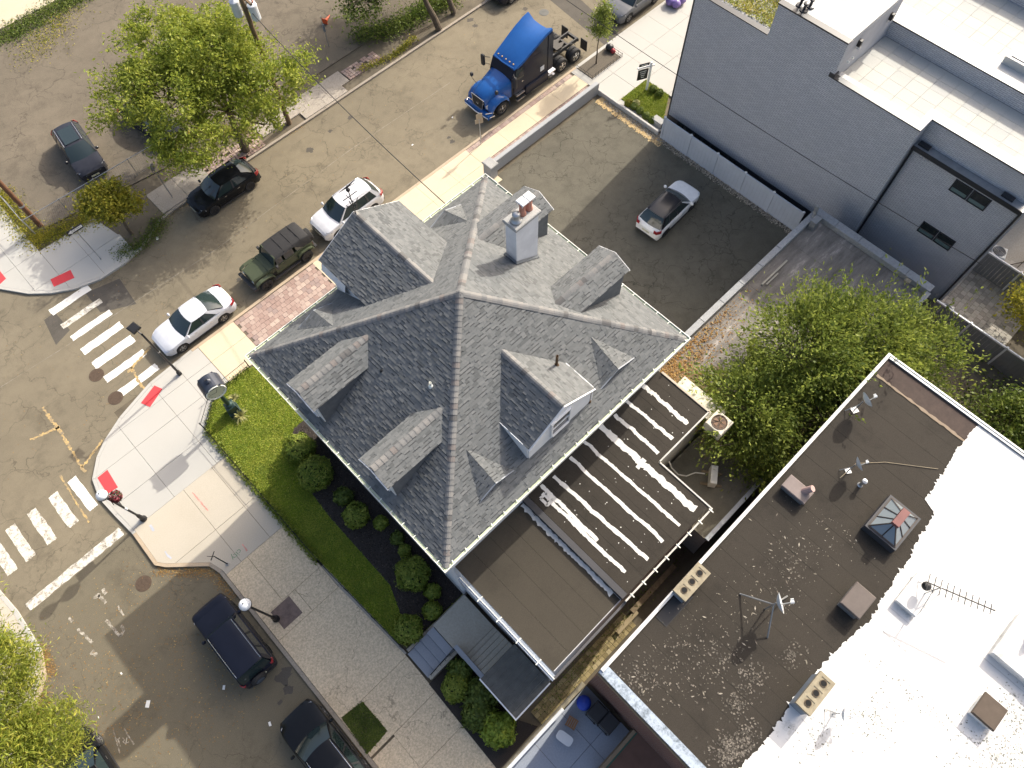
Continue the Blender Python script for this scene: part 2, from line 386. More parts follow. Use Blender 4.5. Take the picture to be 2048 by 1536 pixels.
kerb('kerb_house_corner', A_out, lambda p: m_concW if (p.y > 20.3 and p.x < .5) or p.x > 31 else (m_kerbT if p.y > 16 else m_kerbO))
B_out = [(-6.0, 90), (-6.0, 41), (-5.7, 38.9), (-4.6, 37.3), (-3.6, 36.35), (-2.5, 35.65), (-1, 35.15), (.6, 35.1), (2.0, 35.35), (3.2, 35.85), (3.9, 36.3), (5, 36.45), (90, 36.45)]
kerb('kerb_vacant_lot', B_out, lambda p: m_concW if p.x < 1.4 else m_kerbO)
C_out = [(-16.1, -30), (-16.1, 15.6), (-15.9, 15.9), (-14.35, 17.4), (-13.95, 18.5), (-13.9, 21.0), (-14.2, 24.0), (-15.5, 26.0), (-18, 27.2), (-60, 27.3)]
kerb('kerb_opposite_corner', C_out, lambda p: m_kerbT if p.y < 19.5 else m_concW)
# block fills under everything (soil up to pavement level)
struct('block_soil', MB().prism(inset(A_out, .17) + [(90, -30)], -.015, .04), m_ground)
struct('lot_soil', MB().prism(inset(B_out, .17) + [(90, 90)], -.015, .04), m_ground)
struct('corner_soil', MB().prism(inset(C_out, .17) + [(-60, -30)], -.015, .04), m_ground)
side_a = tag(empty('sidewalk', (-5, 20, .04)), kind='structure')
side_b = tag(empty('sidewalk', (0, 38, .04)), kind='structure')
side_c = tag(empty('sidewalk', (-17, 10, .04)), kind='structure')
def flags(parent, region, xs, ys, mat, z=KH, gap=.008, name='paving_slab', tilt=.004):
    for x0, x1 in zip(xs[:-1], xs[1:]):
        for y0, y1 in zip(ys[:-1], ys[1:]):
            p = clip_poly(region, x0 + gap, x1 - gap, y0 + gap, y1 - gap)
            if p: MB().prism(p, .03, z + random.uniform(-tilt, tilt)).build(name, mat, parent)
iA = inset(A_out, .19)
W1 = [(.58, 27.05)] + iA[1:10] + [(-7.65, 20.5), (-2.0, 20.5), (-2.0, 22.56), (-.42, 23.97), (.58, 24.05)]
flags(side_a, W1, [-8.4, -5.25, -2.62, -1.0, .58], [20.4, 22.25, 24.3, 25.75, 27.2], m_concW)
T2 = [(-7.66, 20.5), (-2.0, 20.5), (-2.0, 15.3), (-5.6, 15.3)] + [iA[13], iA[12], iA[11], iA[10]]
flags(side_a, T2, [-8.4, -4.7, -2.95, -1.9], [15.3, 17.55, 20.5], m_concB)
flags(side_a, [(-5.6, 15.3), (-2.0, 15.3), (-2.0, -12), (-5.6, -12)], [-5.61, -4.35, -2.0], [12.35, 15.3], m_concA)
flags(side_a, [(-5.6, 15.3), (-2.0, 15.3), (-2.0, -12), (-5.6, -12)], [-5.61, -3.6, -2.0], [10.95, 12.35], m_concA)
flags(side_a, [(-5.6, 10.95), (-2.0, 10.95), (-1.7, 6.2), (-5.6, 6.2)], [-5.61, -1.6], [6.2, 10.95], m_concA)
flags(side_a, [(-5.6, 6.2), (-1.7, 6.2), (-2.0, -12), (-4.2, -12), (-4.2, 4.1), (-5.6, 4.1)], [-5.61, -1.6], [4.1, 6.2], m_concA)
flags(side_a, [(-4.28, 4.1), (-1.75, 4.1), (-2.0, -12), (-5.6, -12), (-5.6, 4.0), (-4.28, 4.0)], [-4.3, -1.6], [2.2, 4.1], m_concA)
flags(side_a, [(-5.6, 4.0), (-4.3, 4.0), (-4.3, 2.2), (-5.6, 2.2)], [-5.61, -4.29], [2.2, 4.0], m_concA)
flags(side_a, [(-5.6, 2.2), (-1.75, 2.2), (-2.0, -12), (-5.6, -12)], [-5.61, -1.6], [-12, -4, -.8, 2.2], m_concA)
flags(side_a, [(-2.0, 12.35), (-1.78, 12.35), (-1.6, 6.3), (-2.0, 6.3)], [-2.0, -1.6], [6.3, 9.4, 12.35], m_concO)
MB().sheet([(-5.1, 11.2), (-4.0, 11.2), (-4.0, 12.3), (-5.1, 12.3)], KH + .008).build('utility_patch', plain('stained_utility_cover', (.15, .11, .095), .9, var=.3, scale=5), side_a)
flags(side_a, [(.6, 24.0), (3.0, 24.0), (3.0, 27.06), (.6, 27.06)], [.58, 3.0], [24, 25.75, 27.07], m_concT)
flags(side_a, [(8.75, 23.6), (21.3, 23.6), (21.3, 27.06), (8.75, 27.06)], [8.75, 10.4, 12.6, 14.8, 17.0, 19.2, 21.3], [23.6, 25.4, 27.07], m_concT)
flags(side_a, [(21.3, 25.45), (31.2, 25.45), (31.2, 26.72), (21.3, 26.72)], [21.3, 23.8, 26.3, 28.8, 31.2], [25.45, 26.73], m_concT)
flags(side_a, [(31.2, 19.3), (58, 19.3), (58, 27.06), (31.2, 27.06)], [31.2, 33.2, 35.2, 37.2, 39.2, 41.2, 43.2, 45.2, 50, 58], [22.95, 24.95, 27.07], m_concW)
flags(side_a, [(34.3, 19.3), (58, 19.3), (58, 22.95), (34.3, 22.95)], [34.3, 35.9, 37.5, 39.1, 42, 50], [19.3, 21.0, 22.95], m_concW)
flags(side_a, [(31.2, 19.2), (31.75, 19.2), (31.75, 22.95), (31.2, 22.95)], [31.2, 31.75], [19.2, 20.4, 21.7, 22.95], m_concW)
# paver field and soldier courses: every paver is a piece
pm = MB().cbox(-.5, .5, -.5, .5, 0, 1, .04); me_pv = pm.build('paver_source', m_paver, centre=False).data
bpy.data.objects.remove(bpy.data.objects['paver_source'])
def paver(x, y, lx, ly, z=KH):
    o = inst('paver', me_pv, (x - side_a.location.x, y - side_a.location.y, -.01 + random.uniform(-.006, .006)), side_a, (random.uniform(-.012, .012), random.uniform(-.012, .012), random.uniform(-.012, .012)), (lx, ly, z - .04))
y = 24.36
r = 0
while y < 27.0:
    x = 3.16 + (.15 if r % 2 else 0)
    while x < 8.7:
        paver(x, y, .292, .30); x += .305
    y += .312; r += 1
x = 21.4
while x < 31.1:
    paver(x, 26.9, .235, .30); paver(x, 25.24, .235, .38); x += .25
MB().sheet([(3.0, 24.0), (8.75, 24.0), (8.75, 27.06), (3.0, 27.06)], KH - .035).build('bedding_sand', plain('joint_sand', (.13, .105, .08), .95), side_a)
MB().sheet([(21.3, 25.03), (31.2, 25.03), (31.2, 27.06), (21.3, 27.06)], KH - .035).build('bedding_sand', MATS['joint_sand'], side_a)
# opposite corners
iB = inset(B_out, .19)
W2 = iB[1:10] + [(1.5, 37.3), (1.1, 39.5), (-2.6, 39.6), (-2.6, 60), (-5.8, 60)]
flags(side_b, W2, [-6.2, -4.2, -2.6, -.6, 1.6], [34.9, 37.2, 39.6, 42.0, 44.5, 47, 50, 55, 60], m_concW)
OB = [(4.4, 36.66), (60, 36.66), (60, 38.7), (4.4, 38.7)]
flags(side_b, OB, [4.4, 6.3, 8.2], [36.66, 38.7], m_concO, tilt=.012)
flags(side_b, OB, [12.6, 14.4, 16.2, 18.0, 19.9], [37.4, 38.7], m_concO, tilt=.02)
flags(side_b, OB, [15.6, 17.4, 19.2], [36.66, 37.38], m_concO, tilt=.02)
for i in range(150):   # old brick sidewalk, loose and uneven
    x, y = (8.3 + .23 * (i % 18), 36.8 + .21 * (i // 18)) if i < 150 else (0, 0)
    if random.random() < .9:
        inst('paver', me_pv, (x - 0 + random.uniform(-.01, .01), y - 38 + random.uniform(-.01, .01), 0), side_b, (random.uniform(-.05, .05), random.uniform(-.05, .05), random.uniform(-.06, .06)), (.205, .19, .09))
for i in range(60):
    x, y = 20.1 + .24 * (i % 12), 37.5 + .22 * (i // 12)
    if random.random() < .8: inst('paver', me_pv, (x, y - 38, 0), side_b, (random.uniform(-.06, .06), random.uniform(-.06, .06), random.uniform(-.08, .08)), (.21, .19, .09))
struct('parking_lot', MB().prism([(15.0, 7.4), (31.2, 7.4), (31.2, 24.1), (15.0, 24.1)], 0, .11), m_lotA)
struct('vacant_lot', MB().prism([(-1.7, 41.0), (8, 39.6), (19, 39.5), (30, 39.6), (80, 39.6), (80, 90), (-2.2, 90)], 0, .10), m_lotB)
struct('concrete_apron', MB().prism([(4.7, 59.6), (10.9, 59.4), (30, 75), (30, 90), (-2, 90), (-2, 61.5), (2, 60.6)], 0, .16), concrete('beige_concrete', (.50, .44, .33), .2, .1, 20, .05))
W3 = inset(C_out, .19) + [(-60, -30)]
flags(side_c, W3, [-22, -18.2, -16.2, -13], [-12, 6, 9, 12, 15, 18.2, 21.0, 24, 28], m_concB)
# painted markings: children of the road, each stripe its own piece
def mark(poly, mat, parent=road, name='crosswalk_stripe', z=.004):
    return MB().sheet(poly, z).build(name, mat, parent)
def ragged(p4, j=.035, n=9):
    out = []
    for a, b in zip(p4, p4[1:] + p4[:1]):
        for k in range(n): t = k / n; out.append((a[0] + (b[0] - a[0]) * t + random.uniform(-j, j), a[1] + (b[1] - a[1]) * t + random.uniform(-j, j)))
    return out
for i, (y0, y1) in enumerate([(34.98, 35.5), (33.72, 34.12), (32.6, 33.02), (31.33, 31.86), (30.04, 30.63), (28.85, 29.33), (27.52, 28.02)]):
    mark(ragged([(-4.3, y0), (-1.74, y0), (-1.74, y1), (-4.3, y1)], .025), m_bar2 if i == 1 else m_bar)
mark(ragged([(-8.88, 25.2), (-8.37, 25.25), (-8.35, 23.0), (-8.83, 23.0)], .02), m_bar)
for x in (-9.77, -11.0, -12.2, -13.2, -14.4): mark(ragged([(x - .27, 25.15), (x + .27, 25.15), (x + .27, 22.93), (x - .27, 22.93)], .03), m_bar2 if x < -9 else m_bar)
mark(ragged([(-13.5, 20.62), (-8.2, 20.68), (-8.2, 21.2), (-13.5, 21.1)], .03, 20), m_bar2, road, 'stop_line')
for q in ([(171, 586), (239, 557), (273, 608), (201, 625)], [(1100, 0), (1140, -20), (1240, 70), (1215, 95)], [(88, 640), (112, 690), (140, 660), (110, 625)]):
    mark([xy(*p) for p in q], m_patch, road, 'asphalt_patch', .002)
for q, wd in (([(85, 815), (125, 870), (170, 945)], .13), ([(60, 880), (120, 853)], .12), ([(165, 935), (205, 880)], .11), ([(262, 735), (282, 770), (295, 785)], .14), ([(255, 745), (300, 695)], .13), ([(120, 950), (150, 1000), (178, 1045)], .08)):
    ribbon_mb([xy(*p) for p in q], wd, .006, .9, .09).build('survey_paint_mark', m_yel, road)
for q, wd in (([(205, 1178), (213, 1187)], .2), ([(187, 1196), (198, 1190), (212, 1206)], .16), ([(236, 1212), (248, 1232)], .09), ([(212, 1240), (240, 1273), (248, 1262), (243, 1250)], .13), ([(138, 1235), (145, 1243)], .12), ([(155, 1258), (185, 1285)], .12), ([(183, 1303), (193, 1311)], .22), ([(225, 1455), (240, 1507)], .05), ([(248, 1457), (268, 1489)], .05), ([(230, 1480), (240, 1476)], .05), ([(236, 1478), (241, 1493)], .05), ([(245, 1475), (250, 1480), (246, 1483), (252, 1488)], .04), ([(254, 1475), (252, 1486), (258, 1484)], .04)):
    ribbon_mb([xy(*p) for p in q], wd, .005, .45, .07).build('worn_letter_stroke', m_faint, side_road)
ribbon_mb([xy(0, 775), xy(120, 700), xy(430, 500)], .035, .003, .8, .5).build('pavement_seam', m_seam, road)
ribbon_mb([xy(430, 500), xy(700, 300), xy(900, 165)], .035, .003, .8, .5).build('pavement_seam', m_seam, road)
def pad(q, parent, name='tactile_pad'):
    p = [xy(*c, KH) for c in q]; m = MB().prism(p, KH - .02, KH + .012)
    c = Vector((sum(a[0] for a in p) / 4, sum(a[1] for a in p) / 4)); u = (Vector(p[1]) - Vector(p[0])) / 9; v = (Vector(p[3]) - Vector(p[0])) / 6
    for i in range(1, 9):
        for j in range(1, 6):
            a = Vector(p[0]) + u * i + v * j; m.tube((a.x, a.y, KH + .01), (a.x, a.y, KH + .017), .022, .014, 6)
    return m.build(name, m_red, parent)
pad([(309, 771), (325, 778), (300, 814), (282, 806)], side_a); pad([(215, 939.6), (236, 974.7), (215, 988), (195, 955.7)], side_a)
pad([(101, 559), (141, 540), (149, 555.6), (108, 573.7)], side_b); pad([(-12, 548), (0, 542), (12, 557), (0, 568)], side_b)
def manhole(px, py, r, parent, mat):
    c = at(px, py); m = MB().tube((c.x, c.y, -.02), (c.x, c.y, .012), r, r, 28)
    for k in range(-4, 5):
        h = math.sqrt(max(0, (r * .85) ** 2 - (k * r * .18) ** 2)); m.box(c.x - h, c.x + h, c.y + k * r * .18 - .02, c.y + k * r * .18 + .02, .012, .02)
    m.build('manhole_cover', mat, parent)
m_iron = plain('rusty_cast_iron', (.10, .07, .05), .8, .3, var=.3, scale=9)
manhole(193, 750, .42, road, m_iron); manhole(231, 796, .42, road, m_iron); manhole(287, 1167, .40, side_road, m_iron); manhole(1088, 25, .36, road, plain('grey_cast_iron', (.15, .15, .14), .8, .3))
for (px, py, r) in [(566, 1352, .5), (575, 1380, .3), (905, 283, .22), (898, 275, .15), (478, 560, .2), (700, 235, .25), (660, 262, .2), (940, 40, .3), (950, 52, .25), (280, 830, .12), (560, 1405, .14), (385, 120, .2), (1050, 18, .25), (620, 300, .3)]:
    c = at(px, py); mark([(c.x + r * random.uniform(.5, 1.1) * math.cos(a), c.y + r * random.uniform(.4, 1.0) * math.sin(a)) for a in [k * .35 for k in range(18)]], m_patch, side_road if c.x < -5 and c.y < 20.6 else road, 'oil_stain', .0025)
# drifts of dry leaves and litter on the street
def scatter(n, area, size, z=.008, flat=.25):
    """random small leaf quads lying inside px polygons' world boxes"""
    c = np.stack([RNG.uniform(a[0], a[1], n) for a in area[:2]], 1)
    return np.column_stack([c, np.full(n, z)])
def leafquads(P, size, tilt=.35, asp=.55):
    n = len(P); a = RNG.uniform(0, 2 * np.pi, n); s_ = size * RNG.uniform(.6, 1.4, n)
    u = np.column_stack([np.cos(a), np.sin(a), RNG.normal(0, tilt, n)]); v = np.column_stack([-np.sin(a), np.cos(a), RNG.normal(0, tilt, n)])
    u *= s_[:, None] / 2; v *= (s_ * asp)[:, None] / 2
    return np.stack([P - u, P - v * .9 - u * .1, P + u, P + v], 1).reshape(-1, 3)
m_dry = pieces('dry_leaf', [(0, (.26, .14, .045)), (.3, (.32, .19, .06)), (.6, (.20, .11, .04)), (.85, (.38, .27, .11))], .9, .1)
P = []
for (a, b, n, sp) in [((312, 1142), (425, 1145), 700, .16), ((425, 1145), (470, 1195), 350, .18), ((85, 1300), (105, 1350), 500, .16), ((80, 1380), (75, 1440), 600, .25), ((255, 520), (325, 450), 350, .12), ((325, 440), (520, 305), 260, .10), ((690, 1480), (735, 1530), 150, .12), ((560, 275), (605, 250), 120, .15)]:
    A0, B0 = at(*a, 0), at(*b, 0); t = RNG.uniform(0, 1, n)
    P.append(np.column_stack([A0.x + (B0.x - A0.x) * t + RNG.normal(0, sp, n), A0.y + (B0.y - A0.y) * t + RNG.normal(0, sp, n), RNG.uniform(.012, .04, n)]))
n = 1700; P.append(np.column_stack([RNG.uniform(-15.5, -7.5, n), 9 + 11 * RNG.beta(1.5, 1.5, n), np.full(n, .012)]))
n = 500; P.append(np.column_stack([RNG.uniform(-14, 30, n), RNG.uniform(27.5, 36, n), np.full(n, .012)]))
P = np.concatenate(P); soup('fallen_leaves', leafquads(P, .062, .2), 4, m_dry, None, 'dry orange leaves drifted along the kerbs and street', 'leaves', 'stuff')
m_litter = plain('white_litter', (.75, .75, .73), .8, var=.05)
for (px, py, s_, lab) in [(296, 1408, .16, 'largest white paper scrap, lying in the shade on the side street'), (448, 1375, .10, 'white paper scrap behind the navy off-roader'), (540, 1448, .10, 'white paper scrap beside the front of the glossy black SUV'), (243, 1347, .06, 'tiny white scrap in the sun near the faded road letters'), (197, 1435, .05, 'tiny white scrap in front of the black car under the feathery tree'), (905, 235, .07, 'white scrap on the street in front of the blue truck'), (825, 290, .07, 'white scrap on the street opposite the low parking wall'), (315, 477, .12, 'white scrap at the rounded kerb below the small tree')]:
    c = at(px, py); a = random.uniform(0, 3); d = Vector((math.cos(a), math.sin(a))) * s_; e = Vector((-d.y, d.x)) * .5
    tag(MB().prism([(c.x - d.x - e.x, c.y - d.y - e.y), (c.x + d.x - e.x, c.y + d.y - e.y), (c.x + d.x * .9 + e.x, c.y + d.y + e.y), (c.x - d.x + e.x, c.y - d.y * .8 + e.y)], .006, .025).build('paper_scrap', m_litter), lab, 'litter', 'paper scraps on the street')
# ------------------------------------------------------------------ the hip-roofed house
HX0, HX1, HY0, HY1, HE, HA = 1.75, 15.41, 5.95, 18.29, 9.4, 13.65
HXC, HYC = (HX0 + HX1) / 2, (HY0 + HY1) / 2
house = empty('corner_house', (HXC, HYC, 0), 0, 'large white corner house under a grey shingled hip roof with dormers', 'house')
def wall_with_windows(root, name, x0, x1, y0, y1, z0, z1, mat):
    return MB().box(x0, x1, y0, y1, z0, z1).build(name, mat, root)
wall_with_windows(house, 'wall', HX0 + .42, HX1 - .42, HY0 + .42, HY1 - .42, 0, HE - .12, m_stucco)
MB().box(HX0 + .36, HX1 - .36, HY0 + .36, HY1 - .36, 0, .7).build('foundation', m_concG, house)
def sash(root, c, nrm, wd, ht):
    """framed window with two panes on a wall; c = centre, nrm = outward axis"""
    c = Vector(c); n = Vector(nrm); u = Vector((-n.y, n.x, 0)); k = Vector((0, 0, 1)); f = MB()
    def bar(a0, a1, b0, b1, d0, d1, m):
        pts = []
        for d in (d0, d1):
            for a, b in ((a0, b0), (a1, b0), (a1, b1), (a0, b1)): pts.append(c + u * a + k * b + n * d)
        m.add(pts, [(0, 1, 2, 3), (7, 6, 5, 4), (0, 4, 5, 1), (1, 5, 6, 2), (2, 6, 7, 3), (3, 7, 4, 0)])
    w2, h2, t = wd / 2, ht / 2, .07
    bar(-w2, -w2 + t, -h2, h2, -.02, .06, f); bar(w2 - t, w2, -h2, h2, -.02, .06, f); bar(-w2 + t, w2 - t, h2 - t, h2, -.02, .06, f); bar(-w2 + t, w2 - t, -h2, -h2 + t, -.02, .09, f)
    bar(-w2 + t, w2 - t, -.025, .025, -.02, .045, f)
    fo = f.build('window', m_trim if root.name.startswith('grey') else m_white, root)
    for s_ in (-1, 1):
        g = MB(); bar(-w2 + t, w2 - t, (.03 if s_ > 0 else -h2 + t), (h2 - t if s_ > 0 else -.03), -.015, .012, g); g.build('pane', m_glass, fo if root.parent is None else root)
    return fo
for zc in (2.6, 6.6):
    for yy in (8.0, 10.6, 13.2, 15.8): sash(house, (HX0 + .42, yy, zc), (-1, 0, 0), 1.1, 2.0)
    for xx in (4.2, 7.0, 10.0, 12.8): sash(house, (xx, HY1 - .42, zc), (0, 1, 0), 1.1, 2.0)
    for yy in (8.6, 15.4): sash(house, (HX1 - .42, yy, zc), (1, 0, 0), 1.1, 2.0)
# soffit + fascia
MB().box(HX0 + .06, HX1 - .06, HY0 + .06, HY1 - .06, HE - .2, HE - .13).build('soffit', m_white, house)
ap = (HXC, HYC, HA)
c00, c10, c11, c01 = (HX0, HY0, HE), (HX1, HY0, HE), (HX1, HY1, HE), (HX0, HY1, HE)
deck = MB()
for a, b in ((c00, c10), (c10, c11), (c11, c01), (c01, c00)): deck.tri(a, b, ap)
deck.add([(c[0], c[1], HE - .12) for c in (c00, c10, c11, c01)] + [c00, c10, c11, c01], [(3, 2, 1, 0), (0, 1, 5, 4), (1, 2, 6, 5), (2, 3, 7, 6), (3, 0, 4, 7)])
roof = deck.build('roof', m_under, house)
BAND = []
SH = []                                   # every shingle: 8 corner points
def shingle_plane(O, u, v, poly, e=.13, wlo=.10, whi=.27, lift=.0):
    """courses of laminated shingles over a convex polygon given in (u,v) metres"""
    O, u, v = Vector(O), Vector(u).normalized(), Vector(v).normalized(); n = u.cross(v).normalized()
    if n.z < 0: n = -n
    vmin, vmax = min(p[1] for p in poly), max(p[1] for p in poly)
    def span(vv):
        vv = min(max(vv, vmin + 1e-4), vmax - 1e-4); xs = []
        for a, b in zip(poly, poly[1:] + poly[:1]):
            if (a[1] - vv) * (b[1] - vv) <= 0 and abs(a[1] - b[1]) > 1e-9: xs.append(a[0] + (b[0] - a[0]) * (vv - a[1]) / (b[1] - a[1]))
        return (min(xs), max(xs)) if xs else (0, 0)
    r = 0; vv = vmin
    while vv < vmax - .02:
        v1 = min(vv + e * 1.12, vmax); a0, b0 = span(vv); a1, b1 = span(v1); x = min(a0, a1) - random.uniform(0, .4)
        while x < max(b0, b1):
            wd = random.uniform(wlo, whi); x1 = x + wd
            l0, r0 = max(x, a0), min(x1, b0); l1, r1 = max(x, a1), min(x1, b1)
            if r0 - l0 > .02 or r1 - l1 > .02:
                l0, r0 = min(max(x, a0), b0), max(min(x1, b0), a0); l1, r1 = min(max(x, a1), b1), max(min(x1, b1), a1)
                t = random.choice((.012, .016, .026)) + lift
                P0, P1 = O + u * l0 + v * vv, O + u * r0 + v * vv; P2, P3 = O + u * r1 + v * v1, O + u * l1 + v * v1
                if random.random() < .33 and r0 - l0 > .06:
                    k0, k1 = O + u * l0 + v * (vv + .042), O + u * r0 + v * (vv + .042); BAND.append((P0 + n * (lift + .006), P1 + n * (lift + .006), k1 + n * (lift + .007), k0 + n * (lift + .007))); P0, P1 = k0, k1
                SH.append((P0 + n * lift, P1 + n * lift, P0 + n * t, P1 + n * t, P2 + n * (.004 + lift), P3 + n * (.004 + lift)))
            x = x1
        vv += e; r += 1
def face_uv(a, b, apex):
    a, b, apex = Vector(a), Vector(b), Vector(apex); u = (b - a).normalized(); d = apex - a; v = (d - u * d.dot(u)).normalized()
    return a, u, v, [(0, 0), ((b - a).length, 0), (d.dot(u), d.dot(v))]
for a, b in ((c00, c10), (c10, c11), (c11, c01), (c01, c00)):
    O, u, v, P3 = face_uv(a, b, ap); shingle_plane(O, u, v, P3)
CAPS = []
def caps(p0, p1, half=.15, drop=.35, e=.215):
    """ridge caps from low end p0 to high end p1: (centre frame, half width, drop)"""
    p0, p1 = Vector(p0), Vector(p1); L = (p1 - p0).length; n = int(L / e)
    for i in range(n): CAPS.append((p0.lerp(p1, (i + .5) / n), (p1 - p0).normalized(), half, drop, L / n))
for c in (c00, c10, c11, c01): caps(c, (ap[0], ap[1], ap[2] + .02), .15, .42)
# --- dormers: ridge along X (both street and lot side), big gables along Y
def dormer_x(y0, y1, xf, sgn, ze, zr, label):
    """gabled dormer on a +-X roof face; xf = front edge, sgn = outward direction"""
    yc = (y0 + y1) / 2; sl = (HA - HE) / (HXC - HX0); xe = (HX0 if sgn < 0 else HX1)
    back = lambda z: xe - sgn * ((z - HE) / sl)
    d = empty('dormer', (xf, yc, HE)); d.parent = house; d.location = Vector((xf, yc, HE)) - house.location; tag(d, label)
    cw, xw = .14, xf - sgn * .22
    ck = MB(); zb = lambda x: HE + sl * abs(x - xe)
    for yy in (y0 + cw, y1 - cw):
        ck = MB(); ck.add([(xw, yy - .05, zb(xw) - .1), (xw, yy + .05, zb(xw) - .1), (xw, yy + .05, ze + .02), (xw, yy - .05, ze + .02), (back(ze), yy - .05, ze + .02), (back(ze), yy + .05, ze + .02)],
               [(0, 1, 2, 3), (0, 3, 4), (1, 5, 2), (3, 2, 5, 4), (0, 4, 5, 1)]); ck.build('cheek', m_dkslate, d)
    fm = MB().prism([(y0 + cw, zb(xw) - .1), (y1 - cw, zb(xw) - .1), (y1 - cw, ze), (yc, zr - .08), (y0 + cw, ze)], 0, .08)
    fm.v = [(xw + sgn * (p[2] - .04) * 1.0, p[0], p[1]) for p in fm.v]; fm.build('front_wall', m_white, d)
    sash(d, (xw + sgn * .06, yc, (zb(xw) + ze) / 2 + .02), (sgn, 0, 0), .85, ze - zb(xw) - .2)
    rf = MB()
    for ys in (y0, y1):
        rf.slab([(xf, ys, ze), (back(ze), ys, ze), (back(zr), yc, zr), (xf, yc, zr)] if (ys == y0) == (sgn > 0) else [(xf, yc, zr), (back(zr), yc, zr), (back(ze), ys, ze), (xf, ys, ze)], .06)
    rf.build('dormer_roof', m_under, d)
    bd = MB()
    for ys in (y0, y1): bd.tube((xf + sgn * .01, ys, ze - .04), (xf + sgn * .01, yc, zr - .04), .035, .035, 4)
    bd.build('bargeboard', m_white, d)
    L = abs(back(ze) - xf); Lr = abs(back(zr) - xf); vl = math.hypot(yc - y0, zr - ze)
    for ys, sy in ((y0, 1), (y1, -1)):
        shingle_plane((xf, ys, ze), (-sgn, 0, 0), (0, sy * (yc - y0), zr - ze), [(0, 0), (L, 0), (Lr, vl), (0, vl)], lift=.003)
    caps((xf - sgn * .05, yc, zr + .015), (back(zr), yc, zr + .015), .14, .55)
m_dkslate = plain('dark_slate_cheek', (.10, .11, .12), .8, var=.25, scale=4)
dormer_x(13.38, 15.06, 1.98, -1, 11.2, 11.7, 'street-side dormer nearest the lawn clock')
dormer_x(9.07, 10.70, 2.02, -1, 11.2, 11.7, 'street-side dormer nearest the porch steps')
dormer_x(9.18, 10.90, 15.08, 1, 11.4, 11.78, 'dormer facing the parking lot, clear of the chimney')
dormer_x(13.58, 15.36, 15.12, 1, 11.37, 11.78, 'dormer facing the parking lot behind the chimney')
def gable_y(x0, x1, yf, sgn, ze, zr, overhang, label):
    xc = (x0 + x1) / 2; sl = (HA - HE) / (HYC - HY0); yE = HY0 if sgn < 0 else HY1
    back = lambda z: yE - sgn * ((z - HE) / sl)
    d = empty('gable', (xc, yf, HE)); d.parent = house; d.location = Vector((xc, yf, HE)) - house.location; tag(d, label)
    zb = lambda y: max(HE - .3, HE + sl * (yE - y) * sgn); yw = yf - sgn * overhang; cw = .16 if sgn > 0 else .03
    ck = MB()
    for xx in (x0 + cw, x1 - cw):
        ck = MB(); ck.add([(xx - .05, yw, zb(yw) - .15), (xx + .05, yw, zb(yw) - .15), (xx + .05, yw, ze + .02), (xx - .05, yw, ze + .02), (xx - .05, back(ze), ze + .02), (xx + .05, back(ze), ze + .02)],
               [(0, 1, 2, 3), (0, 3, 4), (1, 5, 2), (3, 2, 5, 4), (0, 4, 5, 1)]); ck.build('cheek', m_white, d)
    fm = MB().prism([(x0 + cw, zb(yw) - .15), (x1 - cw, zb(yw) - .15), (x1 - cw, ze), (xc, zr - .1), (x0 + cw, ze)], 0, .1)
    fm.v = [(p[0], yw + sgn * (p[2] - .05), p[1]) for p in fm.v]; fm.build('front_wall', m_white, d)
    wz = (zb(yw) + ze) / 2 + .35
    sash(d, (xc - .1, yw + sgn * .07, wz), (0, sgn, 0), 1.05, 1.25)
    rf = MB()
    for xs in (x0, x1):
        q = [(xs, yf, ze), (xs, back(ze), ze), (xc, back(zr), zr), (xc, yf, zr)]
        rf.slab(q if (xs == x1) == (sgn > 0) else q[::-1], .08) if True else None
    rf.build('gable_roof', m_under, d)
    bd = MB()
    for xs in (x0, x1): bd.tube((xs, yf + sgn * .012, ze - .06), (xc, yf + sgn * .012, zr - .06), .05, .05, 4)
    bd.build('bargeboard', m_white, d)
    L, Lr, vl = abs(back(ze) - yf), abs(back(zr) - yf), math.hypot(xc - x0, zr - ze)
    for xs, sx in ((x0, 1), (x1, -1)):
        shingle_plane((xs, yf, ze), (0, -sgn, 0), (sx * (xc - x0), 0, zr - ze), [(0, 0), (L, 0), (Lr, vl), (0, vl)], lift=.003)
    caps((xc, yf - sgn * .05, zr + .015), (xc, back(zr), zr + .015), .15, .6)
    return d
gable_y(6.76, 10.33, 6.66, -1, 10.95, 12.13, .06, 'broad white gable over the flat rear roofs')
gN = gable_y(6.35, 10.75, 18.7, 1, 11.28, 12.49, .45, 'broad gable towards the side street with a weathervane')
# eave returns of the street gable (white rounded cornice beside the eave)
MB().add([(6.5, 18.5, 10.3), (6.5, 17.0, 10.3), (6.25, 17.0, 10.75), (6.25, 18.6, 10.75), (6.4, 17.0, 11.2), (6.4, 18.6, 11.2)], [(0, 1, 2, 3), (3, 2, 4, 5), (0, 3, 5)]).build('cornice_return', m_white, gN)
